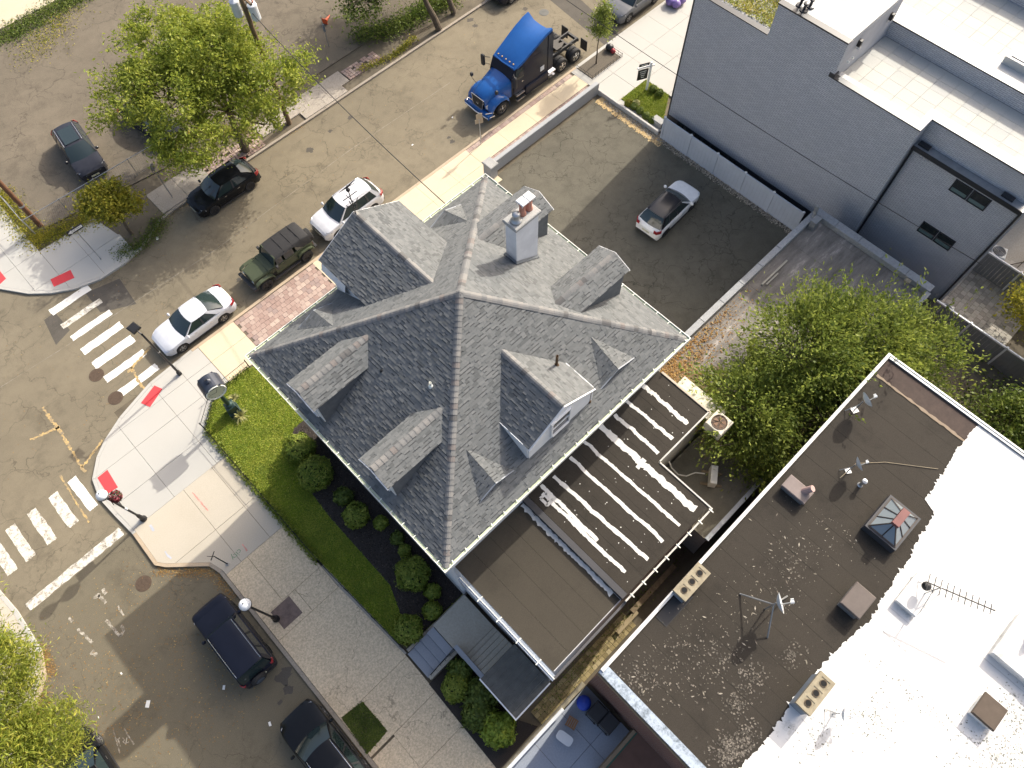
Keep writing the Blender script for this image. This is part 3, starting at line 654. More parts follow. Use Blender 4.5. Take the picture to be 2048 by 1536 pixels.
# eyebrow vents: low triangular shingled dormers
def eyebrow(xa, xb, xt, sgn, yb):
    sl = (HA - HE) / (HYC - HY0); yE = HY0 if sgn < 0 else HY1; z = lambda y: HE + sl * (yE - y) * sgn
    yf = yE - sgn * .78; h = .42; yk = yE - sgn * yb
    zf = z(yf); T = (xt, yf, zf + h); Kp = (xt, yk, z(yk)); A, B = (xa, yf, zf), (xb, yf, zf)
    e = empty('eyebrow_vent', (xt, yf, zf)); e.parent = house; e.location = Vector((xt, yf, zf)) - house.location
    f = MB().tri(A, B, T) if sgn < 0 else MB().tri(B, A, T); f.build('louvre', m_dkslate, e)
    tf = MB().tube(A, T, .035, .035, 4).tube(B, T, .035, .035, 4); tf.build('trim', plain('grey_trim', (.22, .24, .27), .6), e)
    MB().add([A, T, Kp, B], [(0, 1, 2), (1, 3, 2)] if sgn < 0 else [(0, 2, 1), (1, 2, 3)]).build('vent_roof', m_under, e)
    for P0 in (A, B):
        a, b, c = Vector(P0), Vector(T), Vector(Kp); u = (b - a).normalized(); d = c - a; v = (d - u * d.dot(u)).normalized()
        shingle_plane(a, u, v, [(0, 0), ((b - a).length, 0), (d.dot(u), d.dot(v))], lift=.004)
eyebrow(10.91, 12.89, 11.85, -1, 2.35); eyebrow(4.25, 6.03, 5.1, -1, 2.35)
eyebrow(11.3, 13.2, 12.25, 1, 2.35); eyebrow(3.9, 5.75, 4.85, 1, 2.35)
# shingles: the ones that show largest stay single pieces, the others are one mesh
def px_size(s_):
    c = (s_[2] + s_[3] + s_[4] + s_[5]) / 4; n = (s_[3] - s_[2]).cross(s_[5] - s_[2]); d = Vector((0, 0, CAM_H)) - c
    return abs(n.dot(d.normalized())) / d.length_squared
def hidden(s_):
    c = (s_[2] + s_[4]) / 2
    return (2.2 < c.x < 5.3 and (13.45 < c.y < 15.0 or 9.15 < c.y < 10.6) and c.z < 11.1) or (11.9 < c.x < 15 and (9.3 < c.y < 10.8 or 13.7 < c.y < 15.3) and c.z < 11.2) or (6.9 < c.x < 10.2 and (6.8 < c.y < 9.6 or 14 < c.y < 18.2) and c.z < 10.85)
SH = [s_ for s_ in SH if not hidden(s_)]
big = set(sorted(range(len(SH)), key=lambda i: -px_size(SH[i]))[:300])
SF = [(0, 1, 3, 2), (2, 3, 4, 5), (0, 2, 5), (1, 4, 3)]
rest = MB()
for i, s_ in enumerate(SH):
    if i in big: MB().add(s_, SF).build('shingle', m_shingle, roof)
    else: rest.add(s_, SF)
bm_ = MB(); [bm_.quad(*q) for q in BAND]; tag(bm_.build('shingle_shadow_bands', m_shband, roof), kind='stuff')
tag(rest.build('shingle_courses', m_shingle, roof), kind='stuff')
cap_me = {}
def cap_mesh(drop):
    if drop in cap_me: return cap_me[drop]
    m = MB(); prof = [(-1, -drop), (-.45, -drop * .3), (0, 0), (.45, -drop * .3), (1, -drop)]
    lo = [(-.5, a, b + .16) for a, b in prof]; hi = [(.56, a, b + .04) for a, b in prof]; lo0 = [(-.5, a, b) for a, b in prof]
    m.grid([lo0, lo, hi]); o = m.build('cap_source', m_cap, centre=False); cap_me[drop] = o.data; bpy.data.objects.remove(o); return cap_me[drop]
for c, d, half, drop, e in CAPS:
    side = Vector((0, 0, 1)).cross(d).normalized(); up = d.cross(side).normalized()
    o = bpy.data.objects.new('ridge_cap', cap_mesh(drop)); COL.objects.link(o); o.parent = roof
    rw = world_of(roof).translation
    o.matrix_local = Matrix.Translation(c - rw) @ Matrix((d, side, up)).transposed().to_4x4() @ Matrix.Diagonal((e, half, half, 1))
# gutter with hangers
gut = MB(); gi = MB(); g = .11
for (x0, x1, y0, y1) in ((HX0 - g, HX1 + g, HY0 - g, HY0), (HX0 - g, HX1 + g, HY1, HY1 + g), (HX0 - g, HX0, HY0, HY1), (HX1, HX1 + g, HY0, HY1)): gi.box(x0 + .015, x1 - .015, y0 + .012, y1 - .012, HE - .16, HE - .04)
gutter = gi.build('gutter', m_gutter, house)
t_ = .028
gut.box(HX0 - g - t_, HX1 + g + t_, HY0 - g - t_, HY0 - g, HE - .18, HE + .02); gut.box(HX0 - g - t_, HX1 + g + t_, HY1 + g, HY1 + g + t_, HE - .18, HE + .02)
gut.box(HX0 - g - t_, HX0 - g, HY0 - g, HY1 + g, HE - .18, HE + .02); gut.box(HX1 + g, HX1 + g + t_, HY0 - g, HY1 + g, HE - .18, HE + .02)
gut.build('gutter_lip', m_gutlip, gutter)
hm = MB().box(-.09, .06, -.018, .018, 0, .014).build('hanger_source', m_gutlip, centre=False); hme = hm.data; bpy.data.objects.remove(hm)
gl = world_of(gutter).translation
for k in range(19):
    yy = HY0 + .35 + k * .66
    if yy < HY1: inst('hanger', hme, Vector((HX0 - .04, yy, HE + .012)) - gl, gutter); inst('hanger', hme, Vector((HX1 + .06, yy, HE + .012)) - gl, gutter)
for k in range(21):
    xx = HX0 + .35 + k * .66
    if xx < HX1: inst('hanger', hme, Vector((xx, HY0 - .04, HE + .012)) - gl, gutter, (0, 0, math.pi / 2)); inst('hanger', hme, Vector((xx, HY1 + .06, HE + .012)) - gl, gutter, (0, 0, math.pi / 2))
# chimney
ch = empty('chimney', (12.57, 12.9, 11)); ch.parent = house; ch.location = Vector((12.57, 12.9, 11)) - house.location; tag(ch, 'white stucco chimney with two capped clay flues')
MB().box(11.96, 13.18, 12.60, 13.20, 10.6, 13.72).build('stack', m_stucco, ch)
MB().add([(11.88, 12.52, 11.66), (13.26, 12.52, 10.80), (13.26, 13.28, 10.80), (11.88, 13.28, 11.66), (11.94, 12.58, 11.75), (13.2, 12.58, 10.95), (13.2, 13.22, 10.95), (11.94, 13.22, 11.75)], [(0, 1, 5, 4), (1, 2, 6, 5), (2, 3, 7, 6), (3, 0, 4, 7)]).build('flashing', m_flash, ch)
MB().cbox(11.88, 13.26, 12.52, 13.28, 13.72, 13.86, .03).build('cap', m_concG, ch)
for i, xx in enumerate((12.62, 12.98)):
    MB().lathe([(.0, 13.85), (.16, 13.85), (.15, 13.95), (.125, 14.05), (.12, 14.35), (.14, 14.40), (.14, 14.44), (.10, 14.45), (.09, 13.9)], (xx, 12.93, 0), 'z', 18).build('clay_flue', m_terra, ch, smooth=True)
    cp = MB().cbox(xx - .165, xx + .165, 12.73, 13.13, 14.56, 14.62, .02)
    for a in (-.12, .12):
        for b in (-.12, .12): cp.tube((xx + a, 12.93 + b, 14.40), (xx + a, 12.93 + b, 14.57), .012, .012, 4)
    cp.build('flue_cap', m_white, ch)
MB().lathe([(.0, 13.86), (.24, 13.86), (.22, 13.93), (.14, 13.96), (.13, 14.18), (.16, 14.2), (.16, 14.28), (.05, 14.31), (0, 14.31)], (12.22, 12.86, 0), 'z', 16).build('metal_vent', m_steel, ch, smooth=True)
# pipes on the roof
def pipe(p, h, r, mat, name='vent_pipe'):
    return MB().lathe([(r * 2.4, -.08), (r * 1.6, .05), (r, .07), (r, h), (r * .75, h), (r * .7, .1)], p, 'z', 12).build(name, mat, house, smooth=False)
rust = plain('rusty_pipe', (.10, .06, .03), .8, .3, var=.3, scale=10)
def on_plane(px, py, f):
    """point of a measured roof item on the roof plane f = (a,b,c,d): a x + b y + c z = d"""
    d = CAM_R @ Vector(((px - 1024) / FPX, -(py - 768) / FPX, -1)); n = Vector(f[:3]); t = (f[3] - n.z * CAM_H) / n.dot(d); return Vector((0, 0, CAM_H)) + d * t
sx_, sy_ = (HA - HE) / (HXC - HX0), (HA - HE) / (HYC - HY0)
PXm, PYm = (-sx_, 0, 1, HE - sx_ * HX0), (0, -sy_, 1, HE - sy_ * HY0)
pipe(on_plane(862, 772, PXm), .3, .05, m_gutlip); pipe(on_plane(763, 742, PXm), .1, .035, m_black)
g2 = (1.18 / 1.785, 0, 1, 10.95 + 1.18 / 1.785 * 10.33)
pipe(on_plane(1113, 730, g2), .75, .055, rust); pipe(on_plane(1178, 802, PYm), 1.1, .045, rust)
# weathervane
wv = empty('weathervane', (8.55, 18.55, 12.5), 0, 'wrought iron weathervane standing on the street gable ridge', 'weathervane')
MB().tube((0, 0, -.1), (0, 0, 1.7), .025, .018, 6).build('rod', m_black, wv, local=True)
sc = MB().path([(-.35, 0, 1.1), (.35, 0, 1.1)], .018).path([(0, -.35, .85), (0, .35, .85)], .018).path([(-.3, 0, .75), (-.12, 0, .5), (0, 0, .45), (.12, 0, .5), (.3, 0, .75)], .018).path([(0, -.25, .6), (0, -.1, .4), (0, .1, .4), (0, .25, .6)], .018)
sc.build('scrollwork', m_black, wv, local=True)
MB().lathe([(0, 1.35), (.07, 1.4), (.09, 1.46), (.07, 1.52), (0, 1.56)], (0, 0, 0), 'z', 10).build('ball', m_black, wv, local=True)
MB().add([(-.4, -.01, 1.62), (.1, -.01, 1.6), (.4, -.01, 1.72), (.4, -.01, 1.56), (-.4, .01, 1.62), (.1, .01, 1.6), (.4, .01, 1.72), (.4, .01, 1.56)], [(0, 1, 2), (0, 3, 1), (4, 6, 5), (4, 5, 7), (0, 2, 6, 4), (3, 0, 4, 7)]).build('arrow', m_black, wv, local=True)
# ------------------------------------------------------------------ flat-roofed rear extensions of the house
ext = empty('rear_extension', (8.5, 3.4, 0)); ext.parent = house; ext.location = Vector((8.5, 3.4, 0)) - house.location; tag(ext, 'flat-roofed rear wing with white sealed seams')
Z1, Z2 = 6.38, 6.6
MB().box(2.3, 6.15, .75, 6.4, 0, Z1 - .05).build('wall', m_stucco, ext); 
MB().prism([(6.15, .75), (11.42, .75), (11.42, 3.55), (14.75, 3.55), (14.75, 6.4), (6.15, 6.4)], 0, Z2 - .05).build('wall', plain('beige_siding', (.45, .43, .38), .7, var=.15), ext)
def strips(root, region, x0, x1, y0, y1, wd, z, mat, along='y', th=.02):
    """overlapping rolls of roofing felt"""
    a, b = (x0, x1) if along == 'y' else (y0, y1); k = 0; u = a
    while u < b - .05:
        u1 = min(u + wd, b)
        p = clip_poly(region, u + .003, u1 - .003, y0, y1) if along == 'y' else clip_poly(region, x0, x1, u + .003, u1 - .003)
        if p: MB().prism(p, z - .05, z + .003 * (k % 2) + random.uniform(0, .002)).build('roofing_strip', mat, root)
        u = u1; k += 1
regA = [(2.25, .78), (6.1, .78), (6.1, 6.4), (2.25, 6.4)]
strips(ext, regA, 2.25, 6.1, .78, 6.4, .93, Z1, m_rollA)
regB = [(6.42, .72), (11.46, .72), (11.46, 3.5), (14.8, 3.5), (14.8, 6.4), (6.42, 6.4)]
strips(ext, regB, 6.42, 14.8, .72, 6.4, .98, Z2, m_rollB)
MB().box(6.13, 6.4, .72, 6.4, Z1 - .2, Z2 + .05).build('dividing_curb', plain('dark_membrane', (.035, .035, .04), .6), ext)
m_cop = plain('weathered_white_coping', (.45, .44, .40), .5, var=.2, scale=4)
# coping / gutters of the extensions
MB().box(2.0, 2.1, .55, 5.9, Z1 - .3, Z1 + .06).build('gutter', plain('blue_grey_gutter', (.30, .34, .40), .4, .3, var=.15), ext); MB().box(2.08, 2.115, .55, 5.9, Z1 + .06, Z1 + .10).build('gutter_lip', m_gutlip, ext)
MB().box(2.1, 2.22, .6, 5.9, Z1 - .1, Z1 + .01).build('gutter_trough', plain('grey_blue_metal', (.30, .34, .40), .4, .4), ext)
MB().box(2.1, 6.15, .52, .62, Z1 - .12, Z1 + .07).build('coping', plain('dark_coping', (.06, .06, .065), .6), ext)
MB().box(6.15, 11.53, .55, .62, Z2 - .12, Z2 + .05).build('coping', m_cop, ext)
MB().box(11.47, 11.53, .62, 3.42, Z2 - .12, Z2 + .05).build('coping', m_cop, ext); MB().box(14.8, 14.9, 3.4, 6.2, Z2 - .12, Z2 + .05).build('coping', plain('tan_metal', (.40, .34, .26), .6), ext)
MB().box(11.53, 14.85, 3.43, 3.49, Z2 - .12, Z2 + .05).build('coping', m_cop, ext)
for yy in (1.4, 2.5, 3.6, 4.7): MB().box(1.95, 2.24, yy - .02, yy + .02, Z1 + .1, Z1 + .115).build('hanger', m_gutlip, ext)
for k in range(8): MB().box(6.5 + k * .7 - .02, 6.5 + k * .7 + .02, .44, .66, Z2 + .06, Z2 + .075).build('hanger', m_gutlip, ext)
# white sealer over the seams: wavy hand-brushed bands
for (xa, ya, xb, yb, wd) in [(6.5, 6.3, 6.52, 1.3, .0), (7.18, 6.3, 7.12, 3.0, .17), (7.82, 6.2, 8.02, 1.05, .17), (8.92, 6.3, 9.02, 1.1, .15), (9.9, 6.4, 10.0, 1.05, .15), (10.92, 6.4, 10.98, 1.04, .30), (11.78, 6.3, 11.8, 3.75, .17), (12.66, 6.4, 12.72, 3.75, .17), (13.75, 6.4, 13.74, 3.75, .20), (6.95, 6.0, 6.98, 1.35, .16)]:
    if wd == 0: continue
    pts = [(xa + (xb - xa) * i / 12 + random.gauss(0, .02), ya + (yb - ya) * i / 12) for i in range(13)]
    m = ribbon_mb(pts, wd, Z2 + .014, .28, .12); m.build('seam_sealer', m_tar, ext)
ribbon_mb([(10.62, 3.95), (11.15, 3.98)], .2, Z2 + .017, .3).build('seam_sealer', m_tar, ext)
ribbon_mb([(6.72, 5.9), (6.72, 5.5), (7.05, 5.5), (7.05, 5.9), (6.72, 5.9)], .13, Z2 + .018, .3).build('seam_sealer', m_tar, ext)
ribbon_mb([(6.02, 6.3), (6.0, 4.2), (6.03, 2.6), (6.0, 1.15)], .2, Z1 + .016, .55, .1).build('seam_sealer', m_tar, ext)
n = 90; P = np.column_stack([RNG.uniform(6.6, 14.6, n), RNG.uniform(.9, 6, n), np.full(n, Z2 + .02)]); P = P[(P[:, 0] < 11.4) | (P[:, 1] > 3.6)]
soup('sealer_drips', leafquads(P, .05, .02, .8), 4, m_tar, ext)['kind'] = 'stuff'
# lower court roof with the small heat pump
court = empty('court_roof', (13.4, 1.9, 0)); court.parent = house; court.location = Vector((13.4, 1.9, 0)) - house.location; tag(court, 'low mossy flat roof in the angle of the rear wing')
MB().box(11.6, 15.6, -.1, 3.4, 0, 2.95).build('wall', m_concG, court); MB().box(11.55, 15.65, -.15, 3.42, 2.95, 3.0).build('court_deck', asphalt('mossy_roofing', (.12, .115, .09), (.17, .155, .12), .4, .006, .3, .5), court)
MB().box(11.55, 15.65, -.2, 0.0, 3.0, 3.12).build('coping', m_flash, court)
hp = empty('heat_pump', (14.0, 1.6, 3.0), R_(35), 'small white outdoor heat pump on wooden sleepers on the low court roof', 'air conditioner')
MB().cbox(-.45, .45, -.16, .16, .1, .68, .02).build('casing', plain('cream_enamel', (.62, .60, .54), .4), hp, local=True)
MB().lathe([(.0, -.165), (.22, -.165), (.24, -.18), (.22, -.17)], (-.12, 0, .38), 'y', 20).build('fan_grille', m_trim, hp, local=True)
for xx in (-.3, .3): MB().box(xx - .05, xx + .05, -.5, .5, 0, .1).build('sleeper', m_wood, hp, local=True)
tag(MB().path([(13.85, 1.95, 3.35), (13.6, 2.3, 3.3), (13.2, 2.5, 3.2), (12.9, 2.8, 3.4), (12.75, 3.2, 3.9), (12.7, 3.42, 4.4)], .03, 8).build('refrigerant_hose', plain('white_insulation', (.6, .58, .52), .7)), 'white insulated hose from heat pump to the rear wing wall', 'hose')
# platform with condenser beside the rear wing
pf = empty('equipment_platform', (15.2, 3.9, 0), 0, 'pale timber-legged platform carrying the rusty condenser beside the rear wing', 'platform')
MB().box(14.95, 15.9, 3.0, 5.5, 5.6, 5.72).build('deck', plain('stained_pale_sheet', (.55, .52, .42), .7, var=.3, scale=2), pf)
for (a, b) in ((15.05, 3.1), (15.8, 3.1), (15.05, 5.4), (15.8, 5.4)): MB().box(a - .05, a + .05, b - .05, b + .05, 0, 5.6).build('leg', m_wood, pf)
cd = empty('condenser', (14.95, 2.75, 5.72), 0, 'square condenser with a rusty round fan guard beside the rear wing', 'air conditioner')
MB().cbox(-.45, .45, -.35, .55, -.1, .55, .03).build('casing', plain('stained_cream_enamel', (.55, .50, .40), .6, var=.25, scale=4), cd, local=True)
MB().lathe([(0, .556), (.3, .556), (.33, .575), (.36, .575), (.36, .545)], (0, .1, 0), 'z', 24).build('fan_guard', m_iron, cd, local=True)
fb = MB()
for k in range(5):
    a = k * 2 * math.pi / 5; fb.add([(.04 * math.cos(a), .1 + .04 * math.sin(a), .575), (.29 * math.cos(a), .1 + .29 * math.sin(a), .56), (.27 * math.cos(a + .7), .1 + .27 * math.sin(a + .7), .58)], [(0, 1, 2)])
fb.build('fan_blades', plain('brown_blade', (.16, .09, .05), .7), cd, local=True)
MB().box(-.42, -.34, -.3, -.22, -2.7, -.1).box(.34, .42, -.3, -.22, -2.7, -.1).build('leg', m_wood, cd, local=True)
# ------------------------------------------------------------------ entrance steps, canopy, planter
st = empty('entrance_steps', (.5, 5.2, 0)); st.parent = house; st.location = Vector((.5, 5.2, 0)) - house.location; tag(st, 'blue-grey stone entrance steps and landing')
m_step = concrete('blue_grey_stone', (.30, .32, .36), .3, .1, 18, .2); m_step2 = concrete('brown_stone', (.42, .39, .33), .4, .15, 14, .2)
for i in range(4): MB().box(-1.6 + i * .42, -1.6 + (i + 1) * .42 - .01, 4.78, 6.22, .05, .22 + i * .15).build('step', m_step, st)
MB().box(.1, 2.1, 4.2, 6.25, .05, .82).build('landing', m_step2, st)
for i in range(6): MB().box(.35, 2.1, 4.2 - (i + 1) * .25, 4.2 - i * .25 - .03, .05, .97 + i * .15).build('step', m_step2, st)
MB().box(.35, 2.1, .7, 2.7, .05, 1.8).build('landing', m_step2, st)
MB().box(.12, .33, 2.7, 4.75, .05, 1.55).build('side_wall', m_step, st); MB().box(-1.55, .12, 4.58, 4.76, .05, .55).build('side_wall', m_step2, st)
MB().box(-1.5, 2.1, 6.24, 6.38, .05, .4).build('side_wall', m_concO, st)
hr = MB().path([(-1.4, 4.72, .75), (.1, 4.72, 1.5)], .025); [hr.tube((-1.4 + k * .3, 4.72, .3), (-1.4 + k * .3, 4.72, .75 + k * .15), .014) for k in range(6)]; hr.build('handrail', m_black, st)
cn = empty('porch_canopy', (1.1, 1.8, 3.0)); cn.parent = house; cn.location = Vector((1.1, 1.8, 3.0)) - house.location; tag(cn, 'dark boarded porch canopy')
m_board = plain('weathered_dark_board', (.10, .098, .088), .8, var=.3, scale=3)
for k in range(8): MB().box(.1, 2.12, .66 + k * .27, .66 + k * .27 + .262, 3.0, 3.05 + .006 * (k % 2)).build('board', m_board, cn)
MB().box(.04, .1, .6, 2.84, 2.9, 3.09).box(.1, 2.1, .6, .66, 2.9, 3.09).build('edge_trim', m_white, cn)
for (a, b) in ((.2, .78), (.2, 2.7)): MB().box(a - .06, a + .06, b - .06, b + .06, .05, 3.0).build('post', m_white, cn)
# lawn, bed
lawnp = [(2.17, 23.85), (-.3, 23.8), (-1.88, 22.45), (-1.88, 12.4), (-1.6, 6.9), (-1.1, 6.4), (2.17, 6.4)]
tag(MB().prism(lawnp, 0, .15).build('lawn', plain('lawn_soil', (.10, .16, .015), .95, var=.35, scale=3)), kind='structure')
bedp = [(2.17, 19.2), (1.5, 19.2), (1.15, 18.9), (.35, 17.3), (-.02, 15.84), (-.16, 14), (-.15, 12.35), (-.14, 9.25), (-.6, 8.0), (-.95, 7.2), (-1.05, 6.45), (2.17, 6.45)]
tag(MB().prism(bedp, .1, .17).build('mulch_bed', plain('dark_mulch', (.034, .028, .025), .98, var=.5, scale=25, bump=.8, bscale=30)), kind='structure')
mc = RNG.uniform(0, 1, (9000, 2)); MP = np.column_stack([-1.1 + mc[:, 0] * 3.2, 6.5 + mc[:, 1] * 12.6, np.full(9000, .178)])
pbed = [(-1.75, 4.55), (.1, 4.55), (.1, .7), (.6, -.2), (-1.9, -.25)]
tag(MB().prism(pbed, 0, .16).build('planting_bed', MATS['dark_mulch']), kind='structure')
# ------------------------------------------------------------------ modern grey building beyond the parking lot
gb = empty('grey_building', (35, 10, 0), 0, 'modern grey building with white roof decks beside the parking lot', 'building')
m_gwall = brickwall('grey_face_brick', (.49, .505, .54), (.41, .425, .46), (.22, .23, .25), .32, .095, 'y', .012, .75, .7)
m_gwallx = brickwall('grey_face_brick_return', (.49, .505, .54), (.41, .425, .46), (.22, .23, .25), .32, .095, 'x', .012, .75, .7)
m_gpale = plain('pale_grey_render', (.40, .40, .42), .8, var=.12, scale=1.5, bump=.2)
m_dark = plain('dark_metal_edge', (.035, .038, .045), .4, .4, var=.1)
m_mem = plain('white_roof_membrane', (.46, .46, .44), .6, var=.06, scale=1.5)
m_deck = pieces('white_deck_paver', [(0, (.40, .40, .375)), (.3, (.43, .425, .39)), (.6, (.38, .38, .36)), (.8, (.41, .405, .37))], .7, .12, 20)
XW = 32.0
# one face of wall in a stepped outline: green-roof part, penthouse, terrace
wp = [(19.25, 0), (5.35, 0), (5.35, 9.62), (10.38, 9.62), (10.38, 11.62), (14.46, 11.62), (14.46, 9.8), (19.25, 9.8)]
m = MB(); m.prism(wp, 0, .3); m.v = [(XW + p[2], p[0], p[1]) for p in m.v]; m.build('side_wall', [m_gwall], gb)
MB().box(XW + .3, 44, 18.95, 19.25, 0, 9.8).build('front_wall', m_gwallx, gb)
MB().box(XW + .3, 33.1, 5.35, 5.65, 0, 9.62).build('rear_return_wall', m_gwallx, gb)
MB().box(XW + .3, 43.7, 5.65, 18.95, 0, 9.05).build('core', m_gpale, gb)
# dark edge flashings along the wall tops
ed = MB()
ed.box(XW - .04, XW + .32, 5.33, 10.36, 9.62, 9.69); ed.box(XW - .04, XW + .32, 10.36, 14.5, 11.62, 11.70); ed.box(XW - .04, XW + .32, 14.5, 19.27, 9.8, 9.86); ed.box(XW - .02, XW + .02, 19.2, 19.29, 0, 9.8)
ed.build('edge_flashing', m_dark, gb)
MB().box(XW - .03, XW + .34, 10.30, 10.62, 9.62, 9.86).build('scupper_box', m_dark, gb)
# green roof
MB().box(XW + .32, 37.0, 14.5, 18.95, 9.3, 9.72).build('green_roof_tray', m_gpale, gb)
gr = RNG.uniform(0, 1, (9000, 2)); P = np.column_stack([XW + .55 + gr[:, 0] * 4.6, 14.75 + gr[:, 1] * 4.0, RNG.uniform(9.73, 9.86, 9000)])
m_sedum = leafmat('sedum_leaf', (.20, .26, .03), (.36, .40, .05), (.46, .34, .08), .3)
soup('sedum', leafquads(P, .10, .5), 4, m_sedum, gb)['kind'] = 'stuff'
# penthouse
MB().box(XW + .3, 37.0, 10.40, 14.44, 9.0, 11.5).build('penthouse', m_gpale, gb)
MB().box(XW + .32, 33.5, 10.42, 14.44, 11.5, 11.66).box(33.5, 37.0, 10.42, 11.75, 11.5, 11.66).build('penthouse_roof', concrete('pale_roof_concrete', (.55, .55, .53), .15, .1, 12, .05), gb)
MB().box(33.55, 36.9, 11.8, 14.4, 11.1, 11.3).build('light_well', brickwall('well_siding', (.20, .21, .23), (.17, .18, .2), (.1, .1, .11), .9, .18, 'x'), gb)
for (px, py) in ((1600, 12), (1620, 14), (1607, 22)):
    c = at(px, py, 11.66); MB().lathe([(.22, 0), (.2, .08), (.07, .1), (.07, .35), (.12, .36), (.12, .45), (0, .47)], (c.x, c.y, 11.66), 'z', 12).build('roof_vent', m_dark, gb)
for (xx, zz) in ((33.35, 11.0), (36.2, 10.9)):
    MB().box(xx - .09, xx + .09, 10.22, 10.40, zz - .22, zz + .12).build('wall_lantern', m_black, gb)
    MB().box(xx - .07, xx + .07, 10.2, 10.34, zz - .36, zz - .22).build('lantern_glass', m_lampw, gb)
for xx in (33.1, 33.5): MB().tube((xx, 10.30, 9.95), (xx, 10.41, 9.95), .05, .05, 10).build('outlet_cover', m_gutlip, gb)
# terrace decks: each deck tile is a piece
dk = empty('terrace', (34.5, 5, 9.05)); dk.parent = gb; dk.location = Vector((34.5, 5, 9.05)) - gb.location
MB().box(XW + .3, 37.0, 5.65, 10.4, 9.05, 9.2).box(33.4, 37.0, -.4, 5.65, 8.9, 9.2).build('deck_base', m_mem, dk)
def tiles(root, x0, x1, y0, y1, z, sx=.76, sy=.80):
    tm = MB().cbox(-.5, .5, -.5, .5, 0, 1, .0); nx, ny = int((x1 - x0) / sx), int((y1 - y0) / sy); sx, sy = (x1 - x0) / nx, (y1 - y0) / ny
    src = MB().box(-sx / 2 + .006, sx / 2 - .006, -sy / 2 + .006, sy / 2 - .006, 0, .045).build('tile_source', m_deck, centre=False); me = src.data; bpy.data.objects.remove(src); L0 = world_of(root).translation
    for i in range(nx):
        for j in range(ny): inst('deck_tile', me, Vector((x0 + sx * (i + .5), y0 + sy * (j + .5), z + random.uniform(0, .003))) - L0, root)
tiles(dk, 32.75, 36.95, 5.75, 10.36, 9.2); tiles(dk, 33.75, 36.95, -.35, 5.75, 9.2)
MB().box(XW + .32, 32.72, 5.4, 10.3, 9.2, 9.60).box(32.72, 33.72, 5.4, 5.75, 9.2, 9.61).box(33.12, 33.72, -.45, 5.4, 9.2, 9.60).build('parapet', m_mem, gb)
MB().box(33.05, 33.13, -.47, 5.34, 9.58, 9.66).build('edge_flashing', m_dark, gb)
MB().box(33.09, 33.4, -.45, 5.34, 7.6, 9.57).build('upper_wall', m_gwall, gb)
MB().box(33.4, 44, -.45, 5.65, 0, 8.9).build('core', m_gpale, gb)
# party wall and the second terrace behind it
MB().box(37.0, 37.55, -.45, 12.2, 0, 10.1).build('party_wall', m_gwall, gb); MB().box(36.96, 37.08, -.5, 12.2, 10.1, 10.17).build('edge_flashing', m_dark, gb)
MB().box(37.08, 38.5, -.5, 14.0, 10.1, 10.16).build('parapet', m_mem, gb)
MB().box(37.55, 38.5, -.45, 18.9, 0, 10.1).build('party_wall', m_gpale, gb)
dk2 = empty('terrace', (41, 5, 9.3)); dk2.parent = gb; dk2.location = Vector((41, 5, 9.3)) - gb.location
MB().box(38.5, 43.4, -.45, 12.2, 9.2, 9.55).build('deck_base', m_mem, dk2); tiles(dk2, 38.55, 43.3, -.4, 12.1, 9.55)
MB().box(43.4, 44.2, -.45, 14.0, 0, 10.6).build('party_wall', m_gwall, gb); MB().box(37.2, 44, 12.2, 16.5, 9, 11.9).build('penthouse', m_gpale, gb)
MB().box(44.2, 60, -2, 19, 0, 10.4).build('party_wall', m_gpale, gb)
# skylight box on the party wall
sk = MB(); sk.box(38.1, 39.2, 1.2, 4.9, 10.0, 10.55); sk.build('skylight_curb', m_mem, gb); MB().box(38.3, 39.0, 1.4, 4.7, 10.56, 10.59).build('skylight_glass', m_glass, gb)
# rear annex with ribbon windows
XA = 32.7
MB().box(XA, 33.06, -.5, 5.33, 0, 8.15).build('annex_wall', m_gwall, gb)
MB().box(33.0, 33.4, -.75, -.5, 0, 8.1).build('annex_wall', m_gwallx, gb)
MB().box(XA - .16, XA + .36, -.62, 5.33, 8.15, 8.30).build('annex_gutter', m_flash, gb); MB().box(XA - .2, XA - .16, -.62, 5.33, 8.08, 8.33).build('edge_flashing', m_dark, gb)
MB().tube((XA - .1, -.58, .1), (XA - .1, -.58, 8.1), .06, .06, 8).build('downpipe', m_dark, gb); MB().tube((XA - .08, 5.25, .1), (XA - .08, 5.25, 8.1), .05, .05, 8).build('downpipe', m_dark, gb)
for yy in (4.9, .35): MB().box(XA + .02, XA + .28, yy - .3, yy + .3, 8.3, 8.42).build('roof_hatch', m_dark, gb)
for (z0, z1) in ((7.05, 7.85), (3.75, 4.55)):
    for (y0, y1) in ((.78, 1.74), (1.78, 2.72)):
        f = MB().box(XA - .04, XA + .02, y0, y1, z1 - .07, z1).box(XA - .04, XA + .02, y0, y1, z0, z0 + .07).box(XA - .04, XA + .02, y0, y0 + .07, z0 + .07, z1 - .07).box(XA - .04, XA + .02, y1 - .07, y1, z0 + .07, z1 - .07).build('window', m_dark, gb)
        MB().box(XA - .012, XA + .01, y0 + .07, y1 - .07, z0 + .07, z1 - .07).build('pane', m_glass, f)
        MB().box(XA - .02, XA - .013, y0 + .07, y1 - .07, z0 + .07, z0 + .28).build('lower_pane', glass('pale_green_glass', (.10, .15, .15), .1), f)
for (yy, zz, r) in ((4.75, 7.85, .1), (4.45, 7.8, .12), (4.2, 4.9, .08)): MB().lathe([(r * .6, 0), (r * .6, -.03), (r, -.04), (r, 0)], (XA, yy, zz), 'x', 14).build('wall_vent', m_gpale, gb)
MB().box(XW - .03, XW + .01, 5.6, 19.2, .12, 1.2).build('base_course', m_dark, gb)
